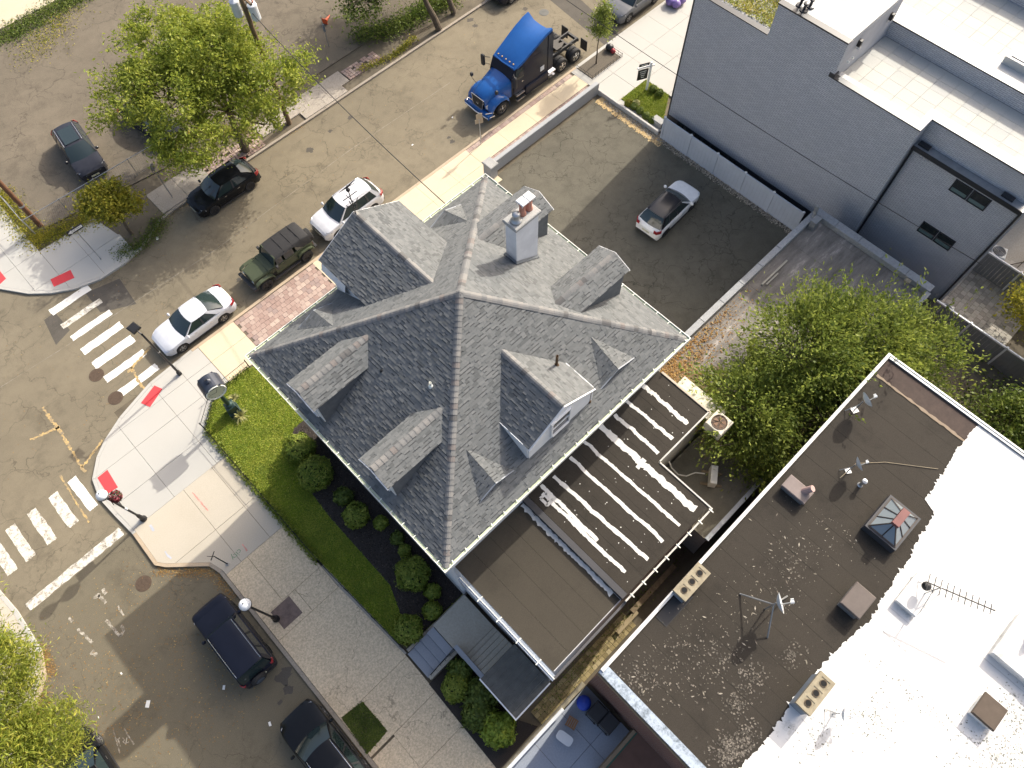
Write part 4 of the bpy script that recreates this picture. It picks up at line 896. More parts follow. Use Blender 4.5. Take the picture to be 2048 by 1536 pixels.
for k in range(7): MB().box(XW - .05, XW - .03, 17.9 - k * .7, 18.4 - k * .7, .3, 1.15).build('basement_pane', m_glass, gb)
# front steps / railing stub beside the lawn
MB().box(31.55, 32.0, 19.3, 20.1, 0, .55).build('stoop', m_concG, gb)
# ------------------------------------------------------------------ white vinyl fence between lot and grey building
fn = empty('vinyl_fence', (31.0, 13.5, 0), 0, 'pale grey vinyl panel fence along the parking lot under the grey building', 'fence')
m_vinyl = plain('pale_grey_vinyl', (.46, .50, .56), .5, var=.06)
ys = [18.8 - 2.12 * k for k in range(6)]
for a, b in zip(ys[:-1], ys[1:]):
    bn = 8; wd = (a - b - .14) / bn
    for k in range(bn): MB().box(31.02, 31.06, b + .07 + k * wd + .004, b + .07 + (k + 1) * wd - .004, .2, 1.72).build('board', m_vinyl, fn)
    MB().box(31.0, 31.08, b + .06, a - .06, 1.72, 1.84).build('top_rail', m_vinyl, fn); MB().box(31.0, 31.08, b + .06, a - .06, .1, .2).build('bottom_rail', m_vinyl, fn)
for k, yy in enumerate(ys): MB().box(30.98, 31.1, yy - .06, yy + .06, 0, 1.9).build('post', m_vinyl, fn); MB().lathe([(.1, 1.9), (0, 1.99)], (31.04, yy, 0), 'z', 4).build('post_cap', m_white, fn)
MB().box(31.2, 31.5, 7.6, 18.9, 0, .1).build('gravel_edge', m_concO, fn)
# gravel verge between lot and fence
n = 5200; P = np.column_stack([30.55 + RNG.beta(2, 2, n) * .75, RNG.uniform(7.6, 23.6, n), RNG.uniform(.10, .16, n)])
m_grav = pieces('verge_gravel', [(0, (.30, .27, .22)), (.3, (.42, .38, .32)), (.6, (.22, .19, .15)), (.85, (.5, .44, .34))], .95, .2)
soup('gravel_verge', leafquads(P, .085, .6, .9), 4, m_grav, None, 'pale gravel and sandy debris along the foot of the fence', 'gravel', 'stuff')
n = 2600; P = np.column_stack([31.0 - RNG.beta(1.3, 2.5, n) * .75, RNG.uniform(18.4, 24.0, n), RNG.uniform(.115, .13, n)])
soup('sand_verge', leafquads(P, .12, .1, .9), 4, pieces('sandy_dirt', [(0, (.50, .36, .18)), (.4, (.58, .44, .24)), (.7, (.42, .30, .15))], .95, .2), None, 'orange sandy dirt along the parking lot edge by the white pavement', 'dirt', 'stuff')
# low concrete wall round the lot
lw = empty('parking_wall', (26, 24.2, 0), 0, 'long low grey concrete wall between the tan sidewalk and the parking lot', 'wall')
MB().cbox(21.35, 31.1, 24.42, 24.72, 0, .95, .03).build('wall', concrete('blue_grey_concrete', (.36, .37, .38), .3, .12, 14, .1), lw)
MB().cbox(20.75, 21.3, 24.05, 24.75, 0, 1.15, .03).build('end_pier', bpy.data.materials['blue_grey_concrete'], lw); MB().cbox(20.68, 21.37, 23.98, 24.82, 1.15, 1.27, .04).build('pier_cap', m_concG, lw)
MB().cbox(31.02, 31.2, 19.1, 24.7, 0, .42, .03).build('return_wall', concrete('pale_wall_concrete', (.5, .48, .45), .3, .1, 14, .1), lw)
# ------------------------------------------------------------------ garage with a dirty flat roof
ga = empty('garage', (23, 4, 0), 0, 'low garage with stained flat roof and worn grey parapet beyond the house', 'garage')
gp = [(15.2, 3.6), (22.0, 3.6), (22.0, .1), (30.2, .1), (30.2, 7.3), (15.2, 7.3)]
MB().prism(gp, 0, 3.25).build('wall', plain('grey_block_wall', (.30, .30, .29), .9, var=.2, bump=.3), ga)
def dirtyroof():
    k = NT('stained_roof_deck'); b = Vector((.15, .138, .125))
    st = k.noise(1.0, 6, .75, None, (.35, 1.6, 1)); c = k.ramp(st, [(.30, tuple(b * .45)), (.46, tuple(b)), (.58, (.22, .20, .18)), (.66, (.42, .38, .35)), (.75, tuple(b * 1.2))])
    sp = k.n('ShaderNodeSeparateXYZ'); k.l(k.pos, sp.inputs[0]); edge = k.ramp(k.math('ADD', k.math('MULTIPLY', sp.outputs['X'], -.11), k.math('ADD', k.noise(1.3, 5), 2.0)), [(.42, 0.0), (.62, 1.0)])
    c = k.mix(edge, c, k.ramp(k.noise(5, 5, .8), [(.35, (.10, .05, .02)), (.6, (.22, .14, .05)), (.75, (.34, .25, .15))]))
    c = k.mix(.2, c, k.ramp(k.noise(30, 3), [(.3, tuple(b * .3)), (.7, tuple(b * 2.4))])); k.col(c); k.bump(st, .3, .02); return k.set(.85, 0, .3)
m_dirty = dirtyroof()
strips(ga, gp, 15.2, 30.2, .1, 7.3, .95, 3.3, m_dirty, 'y')
pp = MB(); m_par = concrete('weathered_parapet', (.34, .35, .36), .5, .2, 10, .2)
def coping(x0, x1, y0, y1, z0, z1, along, step=1.6):
    a, b = (x0, x1) if along == 'x' else (y0, y1); n = max(1, round((b - a) / step))
    for k in range(n):
        u0, u1 = a + (b - a) * k / n + .006, a + (b - a) * (k + 1) / n - .006
        (MB().cbox(u0, u1, y0, y1, z0, z1 + random.uniform(-.006, .006), .02) if along == 'x' else MB().cbox(x0, x1, u0, u1, z0, z1 + random.uniform(-.006, .006), .02)).build('coping_stone', m_par, ga)
coping(15.2, 29.85, 7.15, 7.5, 3.2, 3.62, 'x'); coping(29.85, 30.35, .05, 7.5, 3.2, 3.64, 'y'); coping(22.0, 29.85, -.05, .2, 3.2, 3.6, 'x')
MB().box(29.0, 29.55, 6.75, 7.1, 3.3, 3.95).build('bent_flashing', m_flash, ga)
MB().cbox(29.45, 29.7, 1.1, 1.4, 3.64, 3.74, .02).build('brick_scrap', m_cmu, ga)
MB().tube((29.6, 7.2, 3.5), (29.7, 7.35, 4.35), .11, .11, 10).tube((29.3, 6.85, 3.6), (29.75, 7.3, 3.75), .09, .09, 8).build('roof_pipe', m_steel, ga)
tag(MB().box(24.2, 26.4, 6.5, 6.6, 3.33, 3.4).box(24.4, 25.4, 6.35, 6.43, 3.33, 3.38).build('timber_scrap', plain('grey_lumber', (.34, .32, .27), .9)), 'grey broken lumber lying on the garage roof by the parapet', 'lumber')
n = 1500; P = np.column_stack([15.4 + RNG.beta(1.2, 3, n) * 9, 7.05 - RNG.beta(1.2, 4, n) * 2.6, RNG.uniform(3.31, 3.36, n)])
soup('roof_leaf_litter', leafquads(P, .1, .35), 4, m_dry, None, 'brown leaf litter drifted along the garage parapet', 'leaves', 'stuff')
tag(MB().box(17.6, 17.8, 7.52, 7.62, 3.3, 3.5).lathe([(.02, 0), (.12, .12), (.11, .16)], (17.7, 7.66, 3.28), 'z', 10).build('floodlight', m_white), 'small white floodlight on the garage parapet above the lot', 'light')
# ------------------------------------------------------------------ rear yards on the right
yd = tag(MB().prism([(15.2, -.3), (33, -.3), (33, -25), (22.5, -25), (22.5, -.3)], 0, .08).build('back_yard', m_ground), kind='structure')
m_ypav = pieces('yard_paver', [(0, (.34, .31, .27)), (.3, (.40, .37, .32)), (.6, (.28, .26, .23)), (.8, (.44, .40, .35))], .9, .25, 20)
ypr = tag(empty('yard_paving', (34, -2.5, .06)), kind='structure')
yp_me = {}
for i in range(22):
    for j in range(14):
        if (i + j * .5) > 26: continue
        o = inst('yard_paver', me_pv, (31.55 + i * .31 + (.15 if j % 2 else 0) - 34, -.75 - j * .3 + 2.5, 0), ypr, (random.uniform(-.02, .02), random.uniform(-.02, .02), random.uniform(-.03, .03)), (.295, .285, .06)); o.data = me_pv
        o.material_slots[0].link = 'OBJECT'; o.material_slots[0].material = m_ypav
def yard_wall(x, y0, y1, z, label):
    f = empty('yard_fence', (x, (y0 + y1) / 2, 0), 0, label, 'fence'); n = max(1, round((y1 - y0) / 2.2))
    for k in range(n):
        a, b = y0 + (y1 - y0) * k / n, y0 + (y1 - y0) * (k + 1) / n; nb = 9; wd = (b - a - .1) / nb
        for q in range(nb): MB().box(x - .02, x + .02, a + .05 + q * wd + .004, a + .05 + (q + 1) * wd - .004, .1, z - .1).build('board', m_vdk, f)
        MB().box(x - .04, x + .04, a + .05, b - .05, z - .1, z).build('top_rail', m_white, f); MB().box(x - .06, x + .06, a - .05, a + .05, 0, z + .06).build('post', m_white, f)
    return f
m_vdk = plain('grey_fence_board', (.19, .20, .21), .6, var=.12)
yard_wall(31.3, -9.0, -.45, 1.85, 'grey board fence with white cap between the tree and the paved yard')
yard_wall(36.15, -9.0, -.75, 1.85, 'grey board fence with white cap at the far side of the paved yard')
def ac_unit(x, y, rz, label):
    u = empty('condenser', (x, y, .1), rz, label, 'air conditioner')
    MB().cbox(-.42, .42, -.42, .42, 0, .8, .05).build('casing', plain('white_enamel', (.62, .62, .6), .4), u, local=True)
    MB().lathe([(.0, .806), (.3, .808), (.33, .82), (.36, .82), (.36, .8)], (0, 0, 0), 'z', 24).build('fan_guard', m_trim, u, local=True)
    s_ = MB()
    for k in range(4): s_.lathe([(.08 + k * .075, .826), (.09 + k * .075, .832), (.1 + k * .075, .826)], (0, 0, 0), 'z', 24)
    s_.build('guard_rings', m_steel, u, local=True)
    for k in range(3): MB().box(-.43, -.424, -.3, .3, .15 + k * .2, .25 + k * .2).build('louvre', m_trim, u, local=True)
ac_unit(37.6, -1.25, .3, 'white condenser beyond the far yard fence at the grey building'); ac_unit(31.95, -1.2, .3, 'white condenser behind the near yard fence with white cap')
MB().box(36.4, 44, -8, -.6, 0, .09).build('yard_slab', concrete('yard_concrete', (.40, .37, .32), .4, .2, 12, .1), ypr)
tag(MB().path([(37.9, -2.2, .2), (38.8, -2.9, .45), (40.2, -3.4, .35)], .03).path([(38.1, -2.6, .15), (39.4, -2.7, .7)], .025).path([(38.6, -3.2, .15), (39.2, -2.4, .5)], .025).build('dead_branches', m_bark), 'dry fallen branches in the far paved yard', 'branches')
# ------------------------------------------------------------------ row building with brown and white roof
rb = empty('row_building', (13, -8, 0), 0, 'brick row building with brown roofing half coated white', 'building')
RX0, RX1, RY1, RZ = 3.45, 22.3, -.42, 7.3
m_brick = brickwall('red_brown_brick', (.20, .085, .06), (.17, .07, .05), (.22, .2, .18), .22, .075, 'y', .01, .9, .4)
MB().box(RX0 + .1, RX1 - .1, -22, RY1 - .1, 0, RZ - .05).build('wall', m_brick, rb)
strips(rb, [(RX0 + .3, -22), (RX1 - .15, -22), (RX1 - .15, RY1 - .15), (RX0 + .3, RY1 - .15)], RX0 + .3, RX1 - .15, -22, RY1 - .15, .93, RZ, m_rollB, 'y')
MB().box(RX0 + .05, RX1, RY1 - .14, RY1, RZ - .35, RZ + .14).build('parapet_cap', plain('weathered_white_parapet', (.56, .56, .55), .6, var=.12), rb); MB().box(RX1 - .16, RX1, -22, RY1 - .18, RZ - .3, RZ + .1).build('edge_trim', m_flash, rb); MB().box(RX1 - .03, RX1 + .05, -22, RY1, RZ - .22, RZ + .13).build('gutter_edge', m_gutlip, rb)
MB().box(RX1 - 1.15, RX1 - .18, -5.3, RY1 - .2, RZ, RZ + .016).build('edge_felt', plain('red_brown_felt', (.05, .034, .028), .9, var=.25, scale=5), rb)
ribbon_mb([(RX1 - 1.2, RY1 - .25), (RX1 - 1.22, -5.1)], .12, RZ + .022, .5, .15).build('seam_sealer', plain('tan_sealer', (.22, .17, .12), .85), rb)
# front cornice: white-blue worn gutter
MB().box(RX0 - .06, RX0 + .34, -22, RY1 - .02, RZ - .32, RZ + .06).build('cornice', worn('worn_white_cornice', (.36, .42, .50), (.13, .16, .19), .46, .62), rb)
MB().box(RX0 - .12, RX0 - .06, -22, RY1 - .05, RZ - .42, RZ - .1).build('cornice_board', m_wood, rb)
# white coating: ragged painted area over the far half of the roof
edge = [(RX1 - .17, -5.05), (20.5, -5.0), (19.2, -5.12), (17.7, -5.2), (17.45, -5.85), (14.3, -6.2), (12.2, -6.35), (10.6, -6.1), (8.5, -6.05), (6.6, -6.15), (RX0 + .36, -6.05)]
ee = []; wob_ = 0.0
for a, b in zip(edge[:-1], edge[1:]):
    L = math.hypot(b[0] - a[0], b[1] - a[1]); k = max(1, int(L / .05))
    for i in range(k): wob_ = .9 * wob_ + random.gauss(0, .022); ee.append((a[0] + (b[0] - a[0]) * i / k, a[1] + (b[1] - a[1]) * i / k + wob_ + (random.gauss(0, .05) if random.random() < .15 else 0)))
ee.append((RX0 + .36, -6.0))
cm = MB(); m_cseam = plain('greyed_seam', (.50, .495, .48), .8, var=.15)
for a, b in zip(ee[:-1], ee[1:]): cm.quad((a[0], a[1], RZ + .024), (a[0], -22, RZ + .024), (b[0], -22, RZ + .024), (b[0], b[1], RZ + .024))
cm.build('white_coating', m_coat, rb)
for k in range(1, 20):
    x = RX0 + .3 + .93 * k
    if x < RX1 - .3: ribbon_mb([(x, -6.6 if x < 17 else -5.6), (x + random.gauss(0, .02), -13.5)], .03, RZ + .028, .8, .3).build('coating_seam', m_cseam, rb)
n = 800; q_ = np.round(RNG.uniform(3.9, 14.5, n) / .46) * .46 + RNG.normal(0, .10, n); P = np.column_stack([q_, -.7 - RNG.beta(1.3, 1.3, n) * 5.3, np.full(n, RZ + .02)])
k_ = (np.abs(P[:, 1] + 2.8 + .12 * (P[:, 0] - 9)) < 1.1) | (RNG.uniform(0, 1, n) < .25)
soup('peeled_flakes', np.concatenate([leafquads(P[k_], .05, .05, .4), leafquads(P[k_][::7], .15, .05, .3)]), 4, pieces('peeled_pale_flake', [(0, (.14, .12, .10)), (.4, (.22, .20, .16)), (.75, (.34, .31, .26))], .9), rb)['kind'] = 'stuff'
Q_ = []
for (x, y, sx, sy, n) in ((4.7, -5.4, .35, .3, 260), (5.4, -5.7, .4, .25, 240), (6.2, -4.7, .3, .25, 120), (7.3, -4.5, .3, .25, 90), (9.0, -5.1, .3, .2, 80), (7.0, -3.6, .5, .5, 120), (11.5, -3.0, .6, .6, 90), (4.3, -1.6, .5, .4, 140), (6.0, -2.4, .8, .6, 160)):
    Q_.append(np.column_stack([RNG.normal(x, sx, n), RNG.normal(y, sy, n), np.full(n, RZ + .021)]))
Q_ = np.concatenate(Q_); Q_ = Q_[(Q_[:, 0] > RX0 + .4) & (Q_[:, 1] < RY1 - .25) & (Q_[:, 1] > -6.0)]
soup('worn_surface_flecks', leafquads(Q_, .085, .03, .7), 4, pieces('worn_grey_fleck', [(0, (.07, .062, .052)), (.4, (.11, .098, .083)), (.75, (.18, .16, .135))], .9), rb)['kind'] = 'stuff'
Q_ = np.concatenate([np.column_stack([RNG.normal(x, sx, n), RNG.normal(y, sy, n), np.full(n, RZ + .03)]) for (x, y, sx, sy, n) in ((11.3, -12.6, .9, .9, 900), (13.2, -12.4, .5, .8, 350), (9.2, -8.4, .5, .4, 160), (11.0, -9.0, .15, 1.2, 90), (7.2, -7.4, .6, .4, 110))])
soup('mildew_flecks', leafquads(Q_, .07, .02, .6), 4, pieces('mildew_grey', [(0, (.16, .165, .14)), (.4, (.30, .30, .27)), (.75, (.45, .44, .41))], .9), rb)['kind'] = 'stuff'
MB().box(6.4, 8.0, -1.15, -.62, RZ, RZ + .018).build('chimney_shadow_patch', plain('painted_shadow_tone', (.02, .02, .022), .6), rb)  # cast shadow of the parapet chimney, laid on the roof as dark colour
def block_chimney(x, y, lx, ly, h, label):
    c = empty('chimney', (x, y, RZ)); c.parent = rb; c.location = Vector((x, y, RZ)) - rb.location; tag(c, label)
    m = MB(); X0, X1, Y0, Y1 = x - lx / 2, x + lx / 2, y - ly / 2, y + ly / 2
    MB().box(X0 + .05, X1 - .05, Y0 + .05, Y1 - .05, RZ - .2, RZ + h - .18).build('stack', plain('blue_grey_render', (.20, .23, .27), .8, var=.25), c)
    cap = MB(); ws = .13; s3 = lx / 3; z0, z1 = RZ + h - .18, RZ + h
    cap.box(X0, X1, Y0, Y0 + ws, z0, z1); cap.box(X0, X1, Y1 - ws, Y1, z0, z1)
    for k in range(4): a = X0 + ws / 2 + (lx - ws) * k / 3; cap.box(a - ws / 2, a + ws / 2, Y0 + ws, Y1 - ws, z0, z1)
    cap.build('cap', m_cmu, c)
    for k in range(3):
        a0, a1 = X0 + ws + (lx - ws) * k / 3, X0 + (lx - ws) * (k + 1) / 3; fx = (a0 + a1) / 2
        MB().box(a0, a1, Y0 + ws, Y1 - ws, z0, z1 - .02).build('mortar_fill', m_cmu, c)
        MB().tube((fx, y, z1 - .019), (fx, y, z1 + .012), .13, .13, 16).build('flue_liner', plain('sooty_clay', (.12, .09, .06), .95), c)
        MB().tube((fx, y, z1 + .012), (fx, y, z1 + .016), .105, .105, 16).build('flue_opening', m_flue_dark, c)  # black disc on the solid liner, painted as the dark inside the flue
block_chimney(8.2, -.72, 1.5, .62, .75, 'three-flue block chimney at the white parapet'); block_chimney(8.25, -6.25, 1.5, .62, 1.0, 'three-flue block chimney at the edge of the white coating')
# pyramid skylight
s = empty('pyramid_skylight', (15.75, -4.8, RZ)); s.parent = rb; s.location = Vector((15.75, -4.8, RZ)) - rb.location
X0, X1, Y0, Y1 = 14.95, 16.55, -5.4, -4.2; zc = RZ + .42; za = RZ + 1.0; a, b = (15.5, -4.8, za), (16.0, -4.8, za)
MB().box(X0 - .1, X1 + .1, Y0 - .1, Y1 + .1, RZ - .05, zc).build('curb', plain('dark_bitumen_curb', (.04, .042, .05), .6), s)
pg = glass('wired_skylight_glass', (.16, .19, .21), .12); br_ = MB()
def strip4(P0, P1, Q0, Q1, k):
    P0, P1, Q0, Q1 = map(Vector, (P0, P1, Q0, Q1))
    for i in range(k):
        t0, t1 = i / k, (i + 1) / k; MB().quad(P0.lerp(P1, t0), P0.lerp(P1, t1), Q0.lerp(Q1, t1), Q0.lerp(Q1, t0)).build('pane', pg, s)
        br_.tube(P0.lerp(P1, t0) , Q0.lerp(Q1, t0), .03, .025, 4); br_.tube(P0.lerp(P1, t1), Q0.lerp(Q1, t1), .03, .025, 4)
A, B, C, D = (X0, Y0, zc), (X1, Y0, zc), (X1, Y1, zc), (X0, Y1, zc)
strip4(A, B, a, b, 3); strip4(C, D, b, a, 3); strip4(D, A, a, (a[0], a[1] - .001, a[2]), 2); strip4(B, C, b, (b[0], b[1] + .001, b[2]), 2)
br_.path([A, B, C, D, A], .04, 4); br_.build('glazing_bars', plain('rusty_dark_bar', (.06, .05, .045), .7), s)
MB().box(15.35, 16.15, -4.95, -4.65, za - .04, za + .14).build('ridge_vent', plain('red_painted_metal', (.17, .07, .065), .7, var=.2), s)
def hatch(x, y, lx, ly, h, mat, label, curb=m_flash):
    e = empty('roof_hatch', (x, y, RZ)); e.parent = rb; e.location = Vector((x, y, RZ)) - rb.location; tag(e, label)
    MB().box(x - lx / 2, x + lx / 2, y - ly / 2, y + ly / 2, RZ - .05, RZ + h).build('curb', curb, e); MB().cbox(x - lx / 2 - .06, x + lx / 2 + .06, y - ly / 2 - .06, y + ly / 2 + .06, RZ + h, RZ + h + .12, .03).build('lid', mat, e)
hatch(12.2, -5.55, 1.0, .75, .42, plain('brown_grey_lid', (.12, .10, .09), .85, var=.15), 'brown lidded hatch at the edge of the white coating'); hatch(12.3, -11.0, .85, .75, .4, plain('brown_felt_lid', (.085, .065, .05), .9, var=.2), 'brown lidded hatch in the white coating', m_coat)
hatch(14.2, -1.35, .55, 1.0, .28, plain('pinkish_lid', (.20, .165, .155), .85, var=.2), 'flat low vent box near the white parapet'); 
hatch(14.1, -7.0, 1.5, .75, .22, m_coat, 'white coated hatch by the antenna', m_coat); hatch(15.2, -11.3, 2.0, 2.4, .35, m_coat, 'large white coated hatch with dishes', m_coat)
MB().lathe([(.12, 0), (.07, .05), (.07, .4), (.11, .42), (.11, .5), (0, .54)], (16.35, -3.05, RZ), 'z', 12).build('vent_pipe', m_steel, rb)
MB().tube((14.3, -1.55, RZ + .3), (14.5, -1.75, RZ + .7), .14, .14, 12).build('vent_pipe', plain('pink_clay_pipe', (.36, .25, .23), .85), rb)
MB().path([(19.2, -4.9, RZ + .03), (17.9, -3.2, RZ + .03), (17.0, -2.4, RZ + .03), (16.0, -2.3, RZ + .03)], .012, 5).build('roof_cable', plain('tan_cable', (.30, .25, .17), .8), rb)
# dishes and antenna stand on the roof: things of their own
def dish(x, y, rz, label, tripod=False, sc=1.0, mat=None):
    d = empty('satellite_dish', (x, y, RZ + .02), rz, label, 'satellite dish', 'satellite dishes on the row roof'); d.scale = (sc,) * 3
    mt = mat or plain('pale_grey_dish', (.55, .57, .58), .45); h = 1.0 if tripod else .75
    if tripod:
        for k in range(3): aa = k * 2.09 + .4; MB().tube((math.cos(aa) * .95, math.sin(aa) * .95, 0), (0, 0, h), .028, .028, 6).build('leg', m_steel, d, local=True)
    MB().tube((0, 0, 0), (0, 0, h + .1), .03, .03, 8).build('mast', m_steel, d, local=True)
    if not tripod: MB().box(-.14, .14, -.14, .14, 0, .02).build('foot', m_steel, d, local=True); MB().tube((-.4, .1, 0), (0, 0, h * .8), .018, .018, 6).build('brace', m_steel, d, local=True)
    nrm = Vector((.82, 0, .35)).normalized(); u = Vector((0, 1, 0)); v = nrm.cross(u); c = Vector((.06, 0, h + .15)); m = MB(); rows = []
    for i in range(7):
        r = .40 * i / 6; rows.append([tuple(c + u * r * math.cos(t) * .86 + v * r * math.sin(t) + nrm * (.9 * r * r)) for t in [k * 2 * math.pi / 24 for k in range(25)]])
    m.grid(rows).build('reflector', mt, d, local=True, smooth=True)
    MB().tube(c - v * .35 + nrm * .05, c + nrm * .55 - v * .15, .02, .02, 6).build('feed_arm', m_steel, d, local=True)
    e = c + nrm * .55 - v * .13; MB().tube(e, e - nrm * .12 + v * .02, .05, .06, 8).tube(e + u * .08, e + u * .08 - nrm * .1, .04, .04, 8).build('feed_horn', mt, d, local=True)
    return d
dish(19.0, -.95, R_(-25), 'grey satellite dish at the far white parapet corner'); dish(16.5, -2.35, R_(-35), 'grey satellite dish between the parapet and the pyramid skylight', False, .85)
dish(9.6, -3.35, R_(-40), 'satellite dish on a tripod in the middle of the brown roof', True, 1.1); dish(8.4, -7.3, R_(-60), 'small white satellite dish beside the block chimney on the white coating', False, .75, m_white)
dish(15.6, -10.6, R_(-70), 'dark-armed dish on the large white coated hatch', False, .8, m_coat)
an = empty('tv_antenna', (14.3, -7.2, RZ + .24), R_(-70), 'black rooftop television antenna on the white coating', 'antenna')
MB().tube((0, 0, 0), (0, 0, 1.3), .025, .025, 6).build('mast', m_steel, an, local=True); MB().tube((-.5, 0, 1.25), (1.9, 0, 1.32), .026, .026, 5).build('boom', m_black, an, local=True)
for k in range(11): L = .34 - .014 * k; MB().tube((-.45 + k * .22, -L, 1.27 + k * .006), (-.45 + k * .22, L, 1.27 + k * .006), .016, .016, 4).build('element', m_black, an, local=True)
MB().lathe([(0, .5), (.16, .5), (.18, .6), (.12, .72), (0, .74)], (-.2, .1, 0), 'z', 10).build('rotor', m_black, an, local=True)
for q in ((.6, .3), (-.5, .5), (.1, -.7)): MB().tube((q[0], q[1], -.2), (0, 0, .7), .014, .014, 5).build('stay', m_steel, an, local=True)
tag(MB().box(14.2, 15.4, -12.2, -11.6, RZ + .5, RZ + .53).build('plywood_sheet', plain('new_plywood', (.60, .44, .28), .8)), 'pale plywood sheet lying on the large white hatch', 'plywood')
# alley beside the house
alley = tag(empty('alley', (7, .1, .05)), kind='structure')
m_ab = pieces('alley_brick', [(0, (.30, .24, .12)), (.3, (.36, .29, .15)), (.6, (.25, .20, .10)), (.85, (.4, .33, .19))], .95, .3, 14)
for i in range(26):
    for j in range(4):
        o = inst('alley_brick', me_pv, (.9 + i * .24 - 7, -.28 + j * .21 - .1, 0), alley, (random.uniform(-.03, .03), random.uniform(-.03, .03), random.uniform(-.03, .03)), (.225, .195, .06)); o.material_slots[0].link = 'OBJECT'; o.material_slots[0].material = m_ab
tag(MB().box(7.3, 10.4, .05, .3, .3, .36).build('plank', m_wood), 'long weathered plank lying in the alley beside the rear wing', 'plank')
tag(MB().box(6.1, 7.5, -.1, .12, .25, .31).build('plank', plain('fresh_plank', (.34, .27, .16), .85)), 'short pale plank lying in the alley', 'plank')
# patio in front of the row building
pt = tag(empty('patio', (1.6, -3, .05)), kind='structure')
m_pt = concrete('blue_grey_patio', (.33, .36, .42), .25, .12, 14, .15)
flags(pt, [(-1.9, -.55), (3.4, -.55), (3.4, -12), (-1.9, -12)], [-1.9, .0, 1.75, 3.4], [-12, -4.2, -2.35, -.55], m_pt, .14)
pw = empty('patio_wall', (.8, -.4, 0), 0, 'low white-capped stone wall between the alley and the patio', 'wall')
MB().box(-1.9, 3.35, -.5, -.28, 0, .55).build('wall', m_cmu, pw); MB().cbox(-1.9, 1.9, -.56, -.40, .55, .62, .02).build('cap', m_white, pw)
pb = empty('porch', (2.6, -4, 0)); pb.parent = rb; pb.location = Vector((2.6, -4, 0)) - rb.location
MB().box(1.2, 3.55, -12, -3.35, .05, .9).build('porch_floor', plain('brown_porch_boards', (.16, .085, .06), .85, var=.2), pb); MB().box(1.05, 1.2, -12, -3.2, .05, 1.0).box(1.2, 3.5, -3.35, -3.2, .05, 1.0).build('porch_kerb', plain('tan_porch_kerb', (.30, .22, .14), .85), pb)
MB().path([(1.15, -3.3, 1.9), (1.15, -12, 1.9)], .03).path([(1.15, -3.3, 1.9), (3.4, -3.3, 1.9)], .03).build('green_railing', plain('dark_green_rail', (.02, .09, .06), .5), pb)
for k in range(5): MB().tube((1.15, -3.3 - k * 1.2, 1.0), (1.15, -3.3 - k * 1.2, 1.9), .025).build('rail_post', plain('dark_green_rail', (.02, .09, .06), .5), pb)
def bin_(x, y, rz, mat, lid, label, h=1.05):
    b_ = empty('wheelie_bin', (x, y, .14), rz, label, 'bin')
    m = MB().add([(-.24, -.28, .05), (.24, -.28, .05), (.24, .28, .05), (-.24, .28, .05), (-.3, -.36, h - .1), (.3, -.36, h - .1), (.3, .36, h - .1), (-.3, .36, h - .1)], [(3, 2, 1, 0), (0, 1, 5, 4), (1, 2, 6, 5), (2, 3, 7, 6), (3, 0, 4, 7), (4, 5, 6, 7)]); m.build('body', mat, b_, local=True)
    MB().cbox(-.33, .33, -.4, .38, h - .1, h, .05).build('lid', lid, b_, local=True); MB().tube((-.28, .42, h - .12), (.28, .42, h - .12), .022).build('handle', mat, b_, local=True)
    for s_ in (-1, 1): MB().lathe([(0, -.03), (.1, -.03), (.1, .03), (0, .03)], (s_ * .24, .3, .1), 'x', 12).build('wheel', m_rubber, b_, local=True)
m_blue = plain('blue_plastic', (.02, .06, .42), .45); m_blkp = plain('black_plastic', (.02, .021, .024), .45)
tb = empty('round_bin', (2.72, -.95, .14), 0, 'black round bin with a bright blue lid at the brick row building', 'bin')
MB().lathe([(0, 0), (.24, 0), (.30, .8), (.31, .82)], (0, 0, 0), 'z', 20).build('body', m_blkp, tb, local=True); MB().lathe([(.33, .80), (.33, .86), (.2, .95), (0, .98)], (0, 0, 0), 'z', 20).build('lid', m_blue, tb, local=True, smooth=True)
bin_(2.85, -1.62, R_(90), m_blkp, m_blkp, 'black wheelie bin next to the blue-lidded bin'); bin_(2.9, -2.28, R_(90), m_blkp, m_blkp, 'black wheelie bin next to the porch kerb')
cr = empty('wooden_stool', (1.78, -1.15, .14), R_(15), 'small orange-brown slatted wooden stool on the patio', 'stool'); m_ch = plain('orange_wood', (.28, .14, .06), .7)
for k in range(5): MB().box(-.22, .22, -.22 + k * .095, -.15 + k * .095, .40, .43).build('slat', m_ch, cr, local=True)
for sx in (-1, 1):
    MB().box(sx * .2 - .02, sx * .2 + .02, -.24, .24, .36, .40).build('rail', m_ch, cr, local=True)
    for sy in (-1, 1): MB().box(sx * .2 - .022, sx * .2 + .022, sy * .2 - .022, sy * .2 + .022, 0, .36).build('leg', m_ch, cr, local=True)
wt = empty('patio_table', (1.1, -1.35, .14), R_(12), 'low white oblong plastic table on the patio', 'table')
q = [(.22 * math.copysign(abs(math.cos(t)) ** .5, math.cos(t)), .38 * math.copysign(abs(math.sin(t)) ** .5, math.sin(t))) for t in [k * .262 for k in range(24)]]
MB().prism(q, .42, .46).build('top', m_white, wt, local=True); [MB().tube((a * .16, b * .28, 0), (a * .16, b * .28, .42), .025).build('leg', m_white, wt, local=True) for a in (-1, 1) for b in (-1, 1)]
